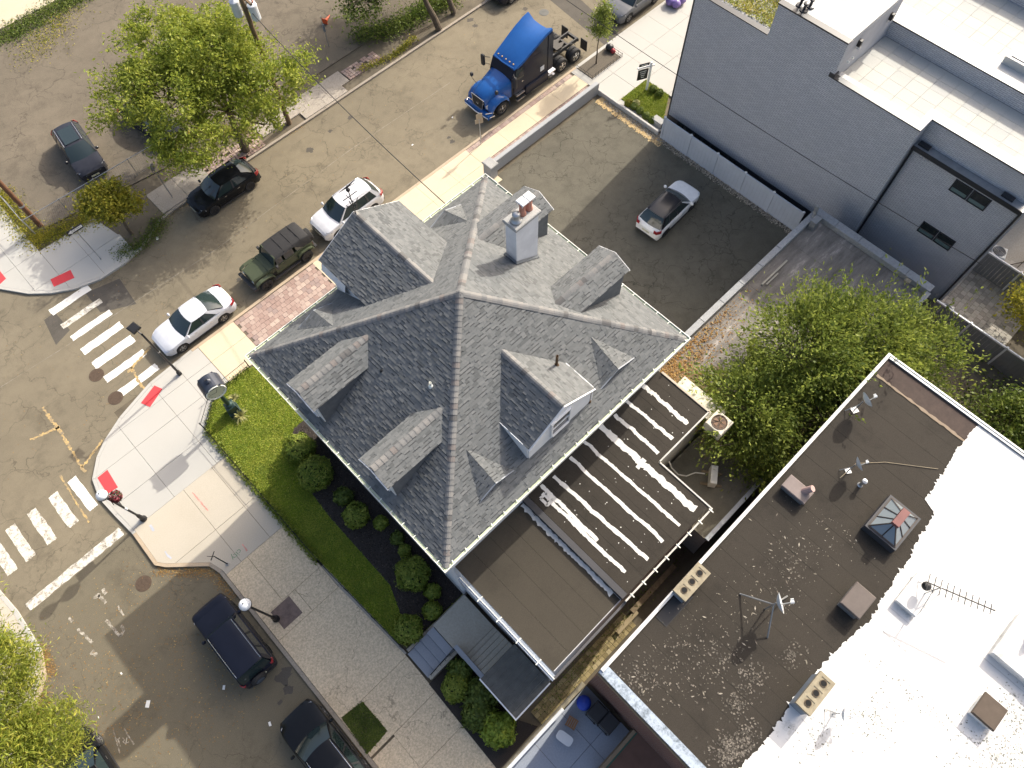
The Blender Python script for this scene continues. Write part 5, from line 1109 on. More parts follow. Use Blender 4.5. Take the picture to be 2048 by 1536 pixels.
# ------------------------------------------------------------------ vehicles
def lerp_tab(t, x):
    for (a, b), (c, d) in zip(t[:-1], t[1:]):
        if a <= x <= c or a >= x >= c: return b + (d - b) * (x - a) / (c - a) if c != a else b
    return t[0][1] if abs(x - t[0][0]) < abs(x - t[-1][0]) else t[-1][1]
def wheel(root, x, y, r, wd, rim, name='wheel', n=22):
    w_ = empty(name); w_.parent = root; w_.location = (x, y, r); s_ = 1 if y > 0 else -1
    MB().lathe([(r * .62, -wd / 2), (r * .93, -wd / 2), (r, -wd * .36), (r, wd * .36), (r * .93, wd / 2), (r * .62, wd / 2)], (0, 0, 0), 'y', n).build('tyre', m_rubber, w_, local=True)
    m = MB(); o = s_ * wd * .44
    for k in range(5):
        a = k * 2 * math.pi / 5; da = .28
        p = lambda rr, t, d=0: (rr * math.sin(t), o + d, rr * math.cos(t))
        m.add([p(r * .1, a - .8), p(r * .62, a - da), p(r * .62, a + da), p(r * .1, a + .8)], [(0, 1, 2, 3)])
    m.lathe([(r * .55, o), (r * .63, o + s_ * .012), (r * .66, o)], (0, 0, 0), 'y', n); m.lathe([(0, o + s_ * .02), (r * .14, o + s_ * .015), (r * .16, o)], (0, 0, 0), 'y', 10)
    m.build('rim', rim, w_, local=True)
    MB().lathe([(0, o * .35), (r * .62, o * .35)], (0, 0, 0), 'y', n).build('hub_disc', m_trim, w_, local=True)
def car(name, loc, rz, label, L=4.6, W=1.84, H=1.45, body=None, rim=None, wr=.33, wb=2.75, fo=.9,
        hood=.98, nose=.72, belt=.92, deck=.98, cowl=.26, roof0=.44, roof1=.72, tail=.90, rails=False, roofmat=None, trunk=True, sunroof=False,
        boxy=0.0, tumble=.20, clad=None, group='parked passenger cars', spare=False, mirror=None, grille=True, mirror_mat=None):
    """x fractions (cowl, roof0, roof1, tail) are measured from the nose; local +x is forward"""
    root = empty(name, (loc[0], loc[1], loc[2] if len(loc) > 2 else 0.0), rz, label, 'car', group); X = lambda f: L / 2 - f * L
    xf, xr = L / 2 - fo, L / 2 - fo - wb; zb = .24; roofmat = roofmat or body
    top = [(0, nose), (.04, nose + (.10 if not boxy else .2)), (.10, hood - .09 + .05 * boxy), (.18, hood - .03), (cowl, hood), (cowl + .02, belt), (roof1 + .02, belt + .03), (tail, deck if trunk else belt + .05), (.965, (deck - .04 if trunk else belt + .02)), (1.0, deck - .16 if trunk else belt - .18)]
    rnd = 3.2 if not boxy else 7
    def half(f):
        e = min(f / .13, (1 - f) / .10, 1.0); e = max(0, e); k = (1 - (1 - e) ** (2.2 if not boxy else 3)) if e < 1 else 1
        return W / 2 * (.80 + .20 * k if not boxy else .90 + .10 * k)
    fs = sorted(set([0, .012, .03, .06, .1, .14, .18, .22, cowl, cowl + .03, .36, .42, .48, .54, .60, .66, .72, .78, tail, .94, .97, .99, 1.0] + [(L / 2 - (c + d * wr * 1.18)) / L for c in (xf, xr) for d in (-1, -.92, -.75, -.5, -.2, .2, .5, .75, .92, 1)]))
    rows = []; meta = []
    for f in fs:
        x = X(f); w2 = half(f); zt = lerp_tab(top, f); b_ = zb + (.10 if f < .02 or f > .985 else 0.0)
        for c in (xf, xr):
            d = abs(x - c); ra = wr * 1.18
            if d < ra: b_ = max(b_, wr + math.sqrt(ra * ra - d * d) * .98 - .02)
        cr_ = .035 if not boxy else .01
        bow = .0
        if f == 0 or f == 1: bow = -.06 if f == 0 else .06
        z1 = max(b_ + .03, zt - .10); z2 = max(b_ + .015, (zt + zb) / 2 + .05)
        prof = [(0, zt + cr_), (.45 * w2, zt + cr_ * .85), (.80 * w2, zt + cr_ * .2), (.95 * w2, zt - .035), (.995 * w2, z1), (w2, z2), (.975 * w2, max(b_ + .008, zb + .12)), (.95 * w2, b_)]
        r_ = [(x, -a, z) for a, z in prof[::-1]] + [(x, a, z) for a, z in prof[1:]]
        rows.append(r_); meta.append(f)
    m = len(rows[0]); parts = {'body': MB(), 'hood': MB(), 'tailgate' if not trunk else 'boot_lid': MB(), 'door': None}
    dname = 'door'; doors = {(-1, 0): MB(), (-1, 1): MB(), (1, 0): MB(), (1, 1): MB()}; fender = (wr * 1.22) / L
    f0 = (L / 2 - xf) / L + fender; f1 = (L / 2 - xr) / L - fender; fm = (f0 + f1) / 2 + .01
    lidn = 'boot_lid' if trunk else 'tailgate'
    for i in range(len(rows) - 1):
        fmid = (meta[i] + meta[i + 1]) / 2
        for j in range(m - 1):
            q = [rows[i][j], rows[i][j + 1], rows[i + 1][j + 1], rows[i + 1][j]]; topq = 4 <= j <= m - 6
            if topq and fmid < cowl and fmid > .03: tgt = parts['hood']
            elif topq and fmid > tail: tgt = parts[lidn]
            elif not topq and (f0 < fmid < f1) and (1 <= j <= 4 or m - 6 <= j <= m - 3): tgt = doors[(-1 if j < 7 else 1, 0 if fmid < fm else 1)]
            else: tgt = parts['body']
            tgt.add(q, [(3, 2, 1, 0)])
    parts['body'].add(rows[0], [tuple(range(m))]); parts['body'].add(rows[-1], [tuple(range(m - 1, -1, -1))])
    def weld(o):
        import bmesh
        bm = bmesh.new(); bm.from_mesh(o.data); bmesh.ops.remove_doubles(bm, verts=bm.verts, dist=.0005); bm.to_mesh(o.data); bm.free(); smooth_by_angle(o, 38); return o
    for k_, v_ in parts.items():
        if v_ and v_.f: weld(v_.build(k_, body, root, local=True))
    for v_ in doors.values():
        if v_.f: weld(v_.build('door', body, root, local=True))
    # underbody and arch liners
    MB().box(-L / 2 + .25, L / 2 - .25, -W / 2 + .22, W / 2 - .22, .17, .55).build('underbody', m_trim, root, local=True)
    # sill / cladding strip
    cl = MB()
    for s_ in (-1, 1): cl.box(xr + wr * 1.2, xf - wr * 1.2, s_ * W / 2 * .955 - .03, s_ * W / 2 * .955 + .03, zb - .04, zb + (.14 if clad else .06))
    cl.build('sill', m_trim, root, local=True)
    # cabin
    wbelt = W / 2 * .93; wroof = W / 2 * .93 - tumble; zr = H
    xs0, xs1, xs2, xs3 = X(cowl), X(roof0), X(roof1), X(tail)
    zb0, zb3 = hood + .0, (deck if trunk else belt + .05)
    def arc(x, wd, z, bx, bz, n=7): return [(x + bx * (1 - (2 * k / (n - 1) - 1) ** 2), wd * (2 * k / (n - 1) - 1), z + bz * (1 - (2 * k / (n - 1) - 1) ** 2)) for k in range(n)]
    cb = .14 * (1 - boxy)
    ws = MB().grid([arc(xs0 - .02, wbelt * .96, zb0 - .01, cb, .02), arc((xs0 + xs1) / 2, (wbelt + wroof) / 2 * .975, (zb0 + zr) / 2 + .02 * (1 - boxy), cb * .8, .02), arc(xs1, wroof * .97, zr - .05, cb * .6, .03)]); smooth_by_angle(ws.build('windscreen', m_autog, root, local=True), 60)
    rw_ = MB().grid([arc(xs2, wroof * .94, zr - .06, -cb * .5, .03), arc((xs2 + xs3) / 2, (wbelt + wroof) / 2 * .95, (zr + zb3) / 2 + .03 * (1 - boxy), -cb * .7, .02), arc(xs3 + .02, wbelt * .90, zb3 + .0, -cb * .6, .01)]); smooth_by_angle(rw_.build('rear_window', m_autog, root, local=True), 60)
    nr = 7; rr = []
    for i in range(nr):
        t = i / (nr - 1); x = xs1 + (xs2 - xs1) * t; edge = .05 * (abs(2 * t - 1) ** 2.5) * (1 - boxy * .7); wd = wroof * (1 - .03 * abs(2 * t - 1)); bx = cb * (.6 * (1 - t) - .5 * t) * 1
        rr.append([(x + bx * (1 - u * u), wd * u, zr - edge + .03 * (1 - u * u) - .045 * max(0, abs(u) - .8) / .2) for u in (-1, -.92, -.8, -.4, 0, .4, .8, .92, 1)])
    smooth_by_angle(MB().grid(rr).build('roof', roofmat, root, local=True), 50)
    # side glass with pillars
    zB = belt + .0
    for s_ in (-1, 1):
        def P(t, v):   # t 0..1 along cabin, v 0 belt .. 1 roof
            xb = xs0 - .02 + (xs3 + .04 - xs0) * t; xt = xs1 + (xs2 - xs1) * t; zbelt = zb0 - .01 + (zb3 - zb0 + .01) * t; zt = zr - .05
            wv = wbelt + (wroof - wbelt) * v; return (xb + (xt - xb) * v, s_ * wv * (1 - .035 * abs(2 * t - 1) ** 3 * v), zbelt + (zt - zbelt) * v)
        cuts = [(0, .055, 1), (.055, .455, 0), (.455, .495, 2), (.495, .80, 0), (.80, 1.0, 1)] if trunk or not rails else [(0, .05, 1), (.05, .40, 0), (.40, .435, 2), (.435, .70, 0), (.70, .735, 2), (.735, .90, 0), (.90, 1, 1)]
        for a, b, kind in cuts:
            g = MB(); nseg = 4; rows_ = []
            for i in range(nseg + 1):
                t = a + (b - a) * i / nseg; off = (0.012 if kind else 0) * s_
                rows_.append([(p[0], p[1] + off, p[2]) for p in (P(t, 0), P(t, .5), P(t, 1))])
            g.grid(rows_); g.build('side_window' if kind == 0 else 'pillar', m_autog if kind == 0 else (m_trim if kind == 2 else (roofmat if roofmat is not body and kind == 1 and a > .5 else body)), root, local=True)
        g = MB(); g.path([P(t, 1.0) for t in (0, .25, .5, .75, 1)], .028, 6); g.build('drip_rail', roofmat, root, local=True)
        mr = mirror_mat or body; mx = xs0 - .18
        MB().lathe([(0, -.07), (.08, -.06), (.11, 0), (.08, .06), (0, .07)], (mx, s_ * (W / 2 + .10), belt + .10), 'x', 10).build('wing_mirror', mr, root, local=True)
        for xx in (xf - wb * .38, xf - wb * .74): MB().box(xx - .09, xx + .09, s_ * W / 2 * .985 - .012, s_ * W / 2 * .985 + .012, belt - .17, belt - .135).build('door_handle', m_chrome if not clad else body, root, local=True)
        if rails: MB().path([(xs1 - .05, s_ * wroof * .9, zr - .01), (xs1 - .2, s_ * wroof * .9, zr + .045), (xs2 + .25, s_ * wroof * .9, zr + .045), (xs2 + .05, s_ * wroof * .9, zr - .01)], .017, 6).build('roof_rail', m_chrome if rails == 1 else m_trim, root, local=True)
        q0, q1, q2 = half(.015), half(.05), half(.10); zh = nose - .01
        MB().add([(X(0) + .02, s_ * q0 * .58, zh - .07), (X(.02) + .02, s_ * q0 * .92, zh - .07), (X(.10), s_ * (q2 + .012), zh - .01), (X(.10), s_ * (q2 + .008), zh + .075), (X(.055), s_ * q1 * .93, zh + .125), (X(.022), s_ * q0 * .62, zh + .085)], [(0, 1, 2, 3, 4, 5), (0, 1, 4, 5)]).build('headlight', m_lampw, root, local=True)
        tz = (deck if trunk else belt + .02) - .08; q0, q1 = half(.99), half(.95); tl = MB(); A_ = [(X(1) - .02, s_ * q0 * (.70 if not boxy else .86)), (X(1) - .012, s_ * (q0 * .97)), (X(.965), s_ * (half(.965) + .016)), (X(.935 if not boxy else .96), s_ * (half(.935) + .014))]
        tl.grid([[(p[0], p[1], tz - .09) for p in A_], [(p[0], p[1], tz + (.04 if trunk else .09)) for p in A_], [(p[0] + .05, p[1] * .95, tz + (.06 if trunk else .13)) for p in A_]]); tl.build('tail_light', m_lampr, root, local=True)
        wheel(root, xf, s_ * (W / 2 - .11), wr, .21, rim); wheel(root, xr, s_ * (W / 2 - .11), wr, .21, rim)
    if grille: MB().box(L / 2 - .01, L / 2 + .02, -W * .24, W * .24, nose - .12, nose + .02).box(L / 2 - .03, L / 2 + .015, -W * .32, W * .32, .34, .46).build('grille', m_trim, root, local=True)
    MB().box(L / 2 + .005, L / 2 + .03, -.26, .26, .47, .58).build('front_plate', m_plate, root, local=True); MB().box(-L / 2 - .03, -L / 2 - .005, -.26, .26, .62, .74).build('rear_plate', m_plate, root, local=True)
    MB().box(-L / 2 - .02, -L / 2 + .06, -W * .40, W * .40, .3, .44).build('rear_bumper_trim', m_trim, root, local=True)
    wp_ = MB(); [wp_.tube((xs0 + .0, yy, zb0 + .03), (xs0 - .28, yy + .38, zb0 + .18), .012, .008, 4) for yy in (-.5, .1)]; wp_.build('wiper', m_trim, root, local=True)
    if sunroof: MB().box(xs2 + .35, xs1 - .12, -wroof * .72, wroof * .72, zr + .018, zr + .03).build('sunroof', m_autog, root, local=True)
    if spare:
        sp = empty('spare_wheel'); sp.parent = root; sp.location = (-L / 2 - .12, .1, .98)
        MB().lathe([(.0, -.10), (.32, -.11), (.36, -.06), (.36, .08), (.1, .1)], (0, 0, 0), 'x', 22).build('tyre', m_rubber, sp, local=True); MB().lathe([(0, -.13), (.2, -.13), (.22, -.1)], (0, 0, 0), 'x', 16).build('cover', plain('blue_grey_cover', (.05, .07, .10), .4), sp, local=True)
    return root
pw_ = paint('white_car_paint', (.58, .59, .62), .2); ps_ = paint('silver_white_paint', (.55, .57, .62), .25, .0); pb_ = paint('black_car_paint', (.010, .011, .013), .12); pn_ = paint('dark_navy_paint', (.016, .019, .032), .25)
pg_ = paint('grey_metallic_paint', (.13, .135, .145), .25, .0); pk_ = paint('dark_grey_metallic', (.028, .030, .040), .22, .0); pwl = paint('warm_white_paint', (.82, .82, .81), .22)
PI = math.pi
car('sedan', (1.4, 28.38), PI, 'silver white four-door sedan at the kerb next to the crosswalk', 4.75, 1.86, 1.45, ps_, m_alloy, .335, 2.80, .92, hood=.93, nose=.66, belt=.90, deck=1.0, cowl=.285, roof0=.45, roof1=.68, tail=.86, trunk=True)
car('suv', (12.6, 28.35), PI, 'white SUV at the kerb behind the olive jeep, half hidden by the gable', 4.62, 1.84, 1.70, pw_, m_alloy, .36, 2.70, .92, hood=1.08, nose=.82, belt=1.06, cowl=.25, roof0=.42, roof1=.86, tail=.955, trunk=False, rails=1, clad=True)
car('hatchback', (8.15, 35.25), PI, 'black compact car at the kerb under the big tree', 4.55, 1.84, 1.55, pb_, m_dkalloy, .345, 2.70, .92, hood=.99, nose=.72, belt=.98, cowl=.27, roof0=.44, roof1=.78, tail=.93, trunk=False)
car('suv', (3.25, 44.35), R_(-97), 'dark grey SUV with open panoramic sunroof on the vacant lot', 4.65, 1.86, 1.66, pk_, m_dkalloy, .36, 2.70, .92, hood=1.06, nose=.8, belt=1.04, cowl=.25, roof0=.42, roof1=.84, tail=.95, trunk=False, rails=1, sunroof=True, clad=True)
car('sedan', (8.0, 43.4), R_(-80), 'dark car with bright chrome hidden under the big tree', 4.6, 1.82, 1.45, pk_, m_alloy, .33, 2.70, .92, trunk=True)
car('suv', (26.55, 14.45), R_(3), 'white SUV with a black roof standing in the parking lot', 4.42, 1.82, 1.64, pwl, m_dkalloy, .355, 2.64, .9, hood=1.05, nose=.80, belt=1.03, cowl=.26, roof0=.44, roof1=.83, tail=.945, trunk=False, rails=2, roofmat=plain('gloss_black_roof', (.018, .018, .022), .2), clad=True)
car('suv', (39.25, 28.6), PI, 'grey metallic SUV at the kerb by the white pavement', 4.75, 1.9, 1.66, pg_, m_alloy, .37, 2.86, .92, hood=1.06, nose=.8, belt=1.04, cowl=.26, roof0=.43, roof1=.84, tail=.95, trunk=False, rails=1, clad=True)
car('sedan', (34.7, 36.0), PI, 'dark car at the far kerb beyond the truck', 4.6, 1.84, 1.46, pk_, m_alloy, .33, 2.75, .92)
car('off_roader', (-6.98, 12.3), PI / 2, 'boxy dark navy off-roader with a spare wheel on its tailgate', 4.35, 1.78, 1.84, pn_, m_dkalloy, .37, 2.60, .85, hood=1.12, nose=.95, belt=1.1, cowl=.30, roof0=.385, roof1=.93, tail=.985, trunk=False, rails=1, boxy=.8, tumble=.12, spare=True, clad=True)
car('suv', (-6.82, 5.45), PI / 2, 'glossy black SUV at the kerb beside the square grass patch', 4.85, 1.92, 1.70, pb_, m_alloy, .37, 2.9, .93, hood=1.08, nose=.8, belt=1.05, cowl=.28, roof0=.44, roof1=.85, tail=.95, trunk=False, rails=1)
car('sedan', (-14.75, 11.75), PI / 2, 'black car under the feathery street tree across the side street', 4.7, 1.84, 1.46, pb_, m_alloy, .33, 2.75, .92)
# --- olive off-road four-by-four with a soft top
def jeep(loc, rz):
    root = empty('off_roader', (loc[0], loc[1], 0), rz, 'olive green open-wheeled off-roader with black soft top at the kerb', 'car', 'parked passenger cars')
    po = paint('olive_green_paint', (.062, .075, .045), .35); pt_ = plain('black_canvas_top', (.016, .016, .018), .85, var=.2, scale=6, bump=.3)
    L, W = 4.45, 1.5; r = .40; xf, xr = 1.52, -1.45
    tub = MB().cbox(-2.1, .62, -.78, .78, .55, 1.20, .05); smooth_by_angle(tub.build('tub', po, root, local=True), 30)
    hood = MB().grid([[(.60, y, z) for y, z in ((-.74, .8), (-.74, 1.08), (-.66, 1.17), (0, 1.22), (.66, 1.17), (.74, 1.08), (.74, .8))], [(1.4, y, z) for y, z in ((-.66, .8), (-.66, 1.05), (-.58, 1.13), (0, 1.18), (.58, 1.13), (.66, 1.05), (.66, .8))], [(2.02, y, z) for y, z in ((-.60, .8), (-.60, 1.0), (-.52, 1.08), (0, 1.12), (.52, 1.08), (.60, 1.0), (.60, .8))]]); smooth_by_angle(hood.build('hood', po, root, local=True), 40)
    MB().box(2.0, 2.06, -.60, .60, .62, 1.08).build('grille', po, root, local=True)
    for k in range(7): MB().box(2.06, 2.07, -.33 + k * .1, -.28 + k * .1, .72, 1.0).build('grille_slot', m_trim, root, local=True)
    for s_ in (-1, 1):
        MB().lathe([(0, 2.09), (.09, 2.085), (.105, 2.06)], (0, s_ * .47, .86), 'x', 16).build('headlight', m_lampw, root, local=True)
        for xc, a, b in ((xf, .55, .62), (xr, .52, .55)):
            fl = MB(); rows = [[(xc + d, s_ * .70, z), (xc + d, s_ * .93, z), (xc + d, s_ * .94, z - .07)] for d, z in ((a + .05, .72), (a - .05, .90), (.25, .985), (-.25, .985), (-b + .05, .90), (-b - .05, .66))]
            fl.grid(rows).build('fender_flare', po, root, local=True); wheel(root, xc, s_ * .78, r, .26, m_dkalloy)
        MB().box(.62, 2.0, s_ * .6 - .02, s_ * .6 + .02, .5, .85).build('inner_fender', m_trim, root, local=True)
        MB().box(-.95, .95, s_ * .86 - .07, s_ * .86 + .07, .38, .45).build('side_step', m_trim, root, local=True)
        for x0, x1 in ((-.10, .60), (-.88, -.14)): d = MB().box(x0, x1, s_ * .785 - .012, s_ * .785 + .012, .62, 1.16); d.build('door', po, root, local=True); MB().box(x0 + .05, x0 + .18, s_ * .8 - .012, s_ * .8 + .012, 1.02, 1.06).build('door_handle', m_trim, root, local=True)
        for x0, x1 in ((-.06, .40), (-.84, -.18), (-1.85, -.98)): MB().add([(x0, s_ * .772, 1.21), (x1, s_ * .772, 1.21), (x1 - .02, s_ * .70, 1.72), (x0 + .02, s_ * .70, 1.72)], [(0, 1, 2, 3)]).build('side_window', m_autog, root, local=True)
        MB().cbox(.42, .56, s_ * .95 - .1, s_ * .95 + .1, 1.22, 1.42, .02).build('wing_mirror', m_trim, root, local=True)
        MB().box(-2.13, -2.1, s_ * .66 - .08, s_ * .66 + .08, .78, 1.0).build('tail_light', m_lampr, root, local=True)
    MB().add([(.58, -.72, 1.2), (.58, .72, 1.2), (.36, .66, 1.74), (.36, -.66, 1.74)], [(0, 1, 2, 3)]).build('windscreen', m_autog, root, local=True)
    MB().path([(.60, -.74, 1.2), (.36, -.68, 1.77), (.36, .68, 1.77), (.60, .74, 1.2), (.60, -.74, 1.2)], .04, 6).build('windscreen_frame', po, root, local=True)
    tp = MB(); xs = [.38, .1, -.4, -.9, -1.5, -1.95, -2.08]; zz = [1.79, 1.82, 1.84, 1.84, 1.83, 1.79, 1.70]
    tp.grid([[(x, y, z + dz) for y, dz in ((-.78, -.62 if x < -.92 else -.14), (-.73, -.10), (-.66, -.02), (-.3, .02), (0, .03), (.3, .02), (.66, -.02), (.73, -.10), (.78, -.62 if x < -.92 else -.14))] for x, z in zip(xs, zz)])
    smooth_by_angle(tp.build('soft_top', pt_, root, local=True), 45)
    for x in (-.35, -.95, -1.5): MB().path([(x, -.70, 1.80), (x, -.3, 1.875), (x, .3, 1.875), (x, .70, 1.80)], .018, 5).build('top_bow', pt_, root, local=True)
    MB().add([(-2.1, -.76, 1.2), (-2.1, .76, 1.2), (-2.06, .7, 1.7), (-2.06, -.7, 1.7)], [(3, 2, 1, 0)]).build('rear_window', m_autog, root, local=True)
    MB().cbox(2.1, 2.32, -.85, .85, .48, .66, .03).build('front_bumper', m_trim, root, local=True); MB().cbox(-2.3, -2.12, -.8, .8, .46, .62, .03).build('rear_bumper', m_trim, root, local=True)
    sp = empty('spare_wheel'); sp.parent = root; sp.location = (-2.28, .1, 1.02); MB().lathe([(.22, -.13), (.37, -.13), (.40, -.08), (.40, .10), (.37, .13), (.2, .13)], (0, 0, 0), 'x', 24).build('tyre', m_rubber, sp, local=True); MB().lathe([(0, -.06), (.22, -.09), (.24, -.05)], (0, 0, 0), 'x', 16).build('rim', m_dkalloy, sp, local=True)
    MB().box(-2.0, 1.9, -.55, .55, .3, .6).build('chassis', m_trim, root, local=True); MB().box(.6, 1.0, -.7, .7, 1.17, 1.2).build('cowl_panel', po, root, local=True)
    return root
jeep((7.35, 28.35), PI)
# --- blue semi tractor
def semi(loc, rz):
    root = empty('semi_truck', (loc[0], loc[1], 0), rz, 'blue semi tractor with tall sleeper cab parked at the kerb without trailer', 'truck')
    pbl = paint('bright_blue_paint', (.012, .095, .33), .28); pdk = paint('deep_blue_black_paint', (.016, .020, .034), .2)
    # hood: tapering, sloping to the nose.   x: nose 4.4 ... cab 2.35 ... sleeper back -.9 ... frame end -4.6
    def sec(x, w_, zt, zb, cr=.08): return [(x, -w_, zb), (x, -w_, zt - .22), (x, -w_ * .9, zt - .06), (x, -w_ * .5, zt + cr * .6), (x, 0, zt + cr), (x, w_ * .5, zt + cr * .6), (x, w_ * .9, zt - .06), (x, w_, zt - .22), (x, w_, zb)]
    smooth_by_angle(MB().grid([sec(4.38, .60, 1.50, .75), sec(4.2, .66, 1.66, .75), sec(3.6, .74, 1.84, .75), sec(2.9, .86, 1.98, .75), sec(2.3, .98, 2.08, .75)]).build('hood', pbl, root, local=True), 45)
    MB().add([(4.42, -.55, 1.5), (4.42, .55, 1.5), (4.46, .42, .72), (4.46, -.42, .72)], [(0, 1, 2, 3)]).build('grille', m_trim, root, local=True)
    MB().path([(4.44, -.55, 1.52), (4.44, .55, 1.52), (4.48, .42, .70), (4.48, -.42, .70), (4.44, -.55, 1.52)], .03, 6).build('grille_surround', m_chrome, root, local=True)
    MB().box(4.47, 4.50, -.10, .10, 1.0, 1.14).build('grille_badge', m_chrome, root, local=True)
    for s_ in (-1, 1):
        fd = MB(); rows = []
        for d, z in ((.95, .62), (.86, .98), (.55, 1.25), (.1, 1.36), (-.35, 1.28), (-.62, .98), (-.70, .60)): rows.append([(3.35 + d, s_ * .60, z + .16), (3.35 + d, s_ * 1.0, z + .10), (3.35 + d, s_ * 1.18, z), (3.35 + d, s_ * 1.20, z - .16)])
        smooth_by_angle(fd.grid(rows).build('front_fender', pbl, root, local=True), 60)
        MB().add([(4.34, s_ * .62, 1.06), (4.34, s_ * .66, .86), (4.1, s_ * 1.12, .9), (3.98, s_ * 1.13, 1.1), (4.1, s_ * .8, 1.2)], [(0, 1, 2, 3, 4)]).build('headlight', m_lampw, root, local=True)
        wheel(root, 3.3, s_ * 1.02, .50, .30, m_chrome)
        for x in (-2.35, -3.68):
            for y in (.76, 1.08): wheel(root, x, s_ * y, .50, .28, m_chrome)
        # mirrors on arms, hood mirrors
        MB().tube((2.2, s_ * 1.1, 2.6), (2.45, s_ * 1.5, 2.6), .02).tube((2.2, s_ * 1.1, 2.05), (2.45, s_ * 1.5, 2.1), .02).build('mirror_arm', m_trim, root, local=True); MB().cbox(2.38, 2.54, s_ * 1.52 - .12, s_ * 1.52 + .12, 1.95, 2.75, .05).build('side_mirror', m_trim, root, local=True)
        MB().path([(3.7, s_ * .85, 1.6), (3.85, s_ * 1.1, 2.0), (3.8, s_ * 1.16, 2.15)], .016).cbox(3.72, 3.88, s_ * 1.18 - .08, s_ * 1.18 + .08, 2.1, 2.34, .03).build('hood_mirror', m_trim, root, local=True)
        for k, (zz, yy) in enumerate(((.42, 1.22), (.80, 1.17))): MB().box(1.35, 2.1, s_ * yy - .12, s_ * yy + .12, zz, zz + .05).build('cab_step', m_chrome, root, local=True)
        MB().cbox(-.9, 1.2, s_ * 1.13 - .13, s_ * 1.13 + .13, .32, 1.02, .06).build('side_fairing', pdk, root, local=True)
        MB().box(-1.65, -1.05, s_ * 1.05 - .18, s_ * 1.05 + .18, .62, .70).build('deck_step', m_chrome, root, local=True); MB().box(-1.6, -1.1, s_ * 1.05 - .18, s_ * 1.05 + .18, .30, .36).build('deck_step', m_chrome, root, local=True)
        MB().box(-4.78, -4.74, s_ * .92 - .3, s_ * .92 + .3, .25, 1.05).build('mud_flap', m_trim, root, local=True)
        q = MB(); [q.tube((-3.68 + .58 * math.cos(t), s_ * .6, .52 + .58 * math.sin(t)), (-3.68 + .58 * math.cos(t + .3), s_ * .6, .52 + .58 * math.sin(t + .3)), .02) for t in (1.6, 1.9, 2.2, 2.5)]; q.build('flap_bracket', m_trim, root, local=True)
        MB().box(-4.6, 2.0, s_ * .43 - .05, s_ * .43 + .05, .78, 1.05).build('frame_rail', plain('dusty_black_steel', (.05, .05, .05), .7), root, local=True)
        # cab glass
        MB().add([(2.12, s_ * 1.125, 1.95), (1.32, s_ * 1.155, 1.95), (1.32, s_ * 1.10, 2.66), (1.92, s_ * 1.05, 2.64)], [(0, 1, 2, 3)]).build('side_window', m_autog, root, local=True)
        MB().box(-.55, -.2, s_ * 1.17, s_ * 1.185, 1.35, 1.70).build('notice_plate', m_white, root, local=True)
        MB().box(1.3, 2.2, s_ * 1.12 - .006, s_ * 1.12 + .012, .95, 1.93).build('door', pdk, root, local=True); MB().box(1.38, 1.52, s_ * 1.15, s_ * 1.17, 1.6, 1.66).build('door_handle', m_chrome, root, local=True)
        # fairing extenders behind the sleeper
        MB().box(-1.35, -.9, s_ * 1.17 - .025, s_ * 1.17 + .025, 1.0, 3.75).build('cab_extender', pdk, root, local=True)
    # cab and sleeper lower shell
    def cs(x, w0, z0, w1, z1): return [(x, -w0, z0), (x, -w0 * 1.0, 1.9), (x, -w1, z1), (x, w1, z1), (x, w0, 1.9), (x, w0, z0)]
    smooth_by_angle(MB().grid([cs(2.32, 1.02, .9, .98, 2.1), cs(2.0, 1.1, .9, 1.02, 2.70), cs(1.2, 1.14, .9, 1.08, 2.85), cs(.2, 1.16, .9, 1.14, 2.9), cs(-.95, 1.16, .9, 1.15, 2.9)]).build('cab', pdk, root, local=True), 35)
    MB().add([(-.95, -1.16, .9), (-.95, 1.16, .9), (-.95, 1.1, 3.6), (-.95, -1.1, 3.6)], [(0, 1, 2, 3)]).build('sleeper_back', pdk, root, local=True)
    # windscreen wraps the cab front
    smooth_by_angle(MB().grid([[(2.36 - .22 * (u * u), u * .98, 2.06) for u in (-1, -.6, -.2, .2, .6, 1)], [(1.92 - .18 * (u * u), u * .95, 2.72) for u in (-1, -.6, -.2, .2, .6, 1)]]).build('windscreen', m_autog, root, local=True), 60)
    # raised roof fairing: rises backwards, side edges stand up like a scoop
    rows = []
    for x, zc, ze, w_ in ((2.02, 2.72, 2.70, 1.0), (1.75, 2.92, 2.84, 1.05), (1.2, 3.18, 3.06, 1.09), (.5, 3.46, 3.40, 1.12), (-.2, 3.66, 3.70, 1.14), (-.8, 3.74, 3.92, 1.15), (-1.3, 3.76, 4.02, 1.15)):
        rows.append([(x, -w_, 2.6), (x, -w_, ze - .15), (x, -w_ * .97, ze), (x, -w_ * .86, ze - .02), (x, -w_ * .5, zc - .02), (x, 0, zc - .06), (x, w_ * .5, zc - .02), (x, w_ * .86, ze - .02), (x, w_ * .97, ze), (x, w_, ze - .15), (x, w_, 2.6)])
    rf = MB().grid([r_[1:-1] for r_ in rows]); smooth_by_angle(rf.build('roof_fairing', pbl, root, local=True), 50)
    sd = MB()
    for s_ in (0, -1):
        for a, b in zip(rows[:-1], rows[1:]): i, j = (0, 1) if s_ == 0 else (-1, -2); sd.quad(a[i], b[i], b[j], a[j])
    sd.build('fairing_side', pdk, root, local=True)
    bk = MB(); r_ = rows[-1]; bk.add(r_, [tuple(range(len(r_)))]); bk.build('fairing_back', pdk, root, local=True)
    MB().path([(2.0, -.9, 2.80), (2.12, 0, 2.86), (2.0, .9, 2.80)], .05, 6).build('sun_visor', pbl, root, local=True)
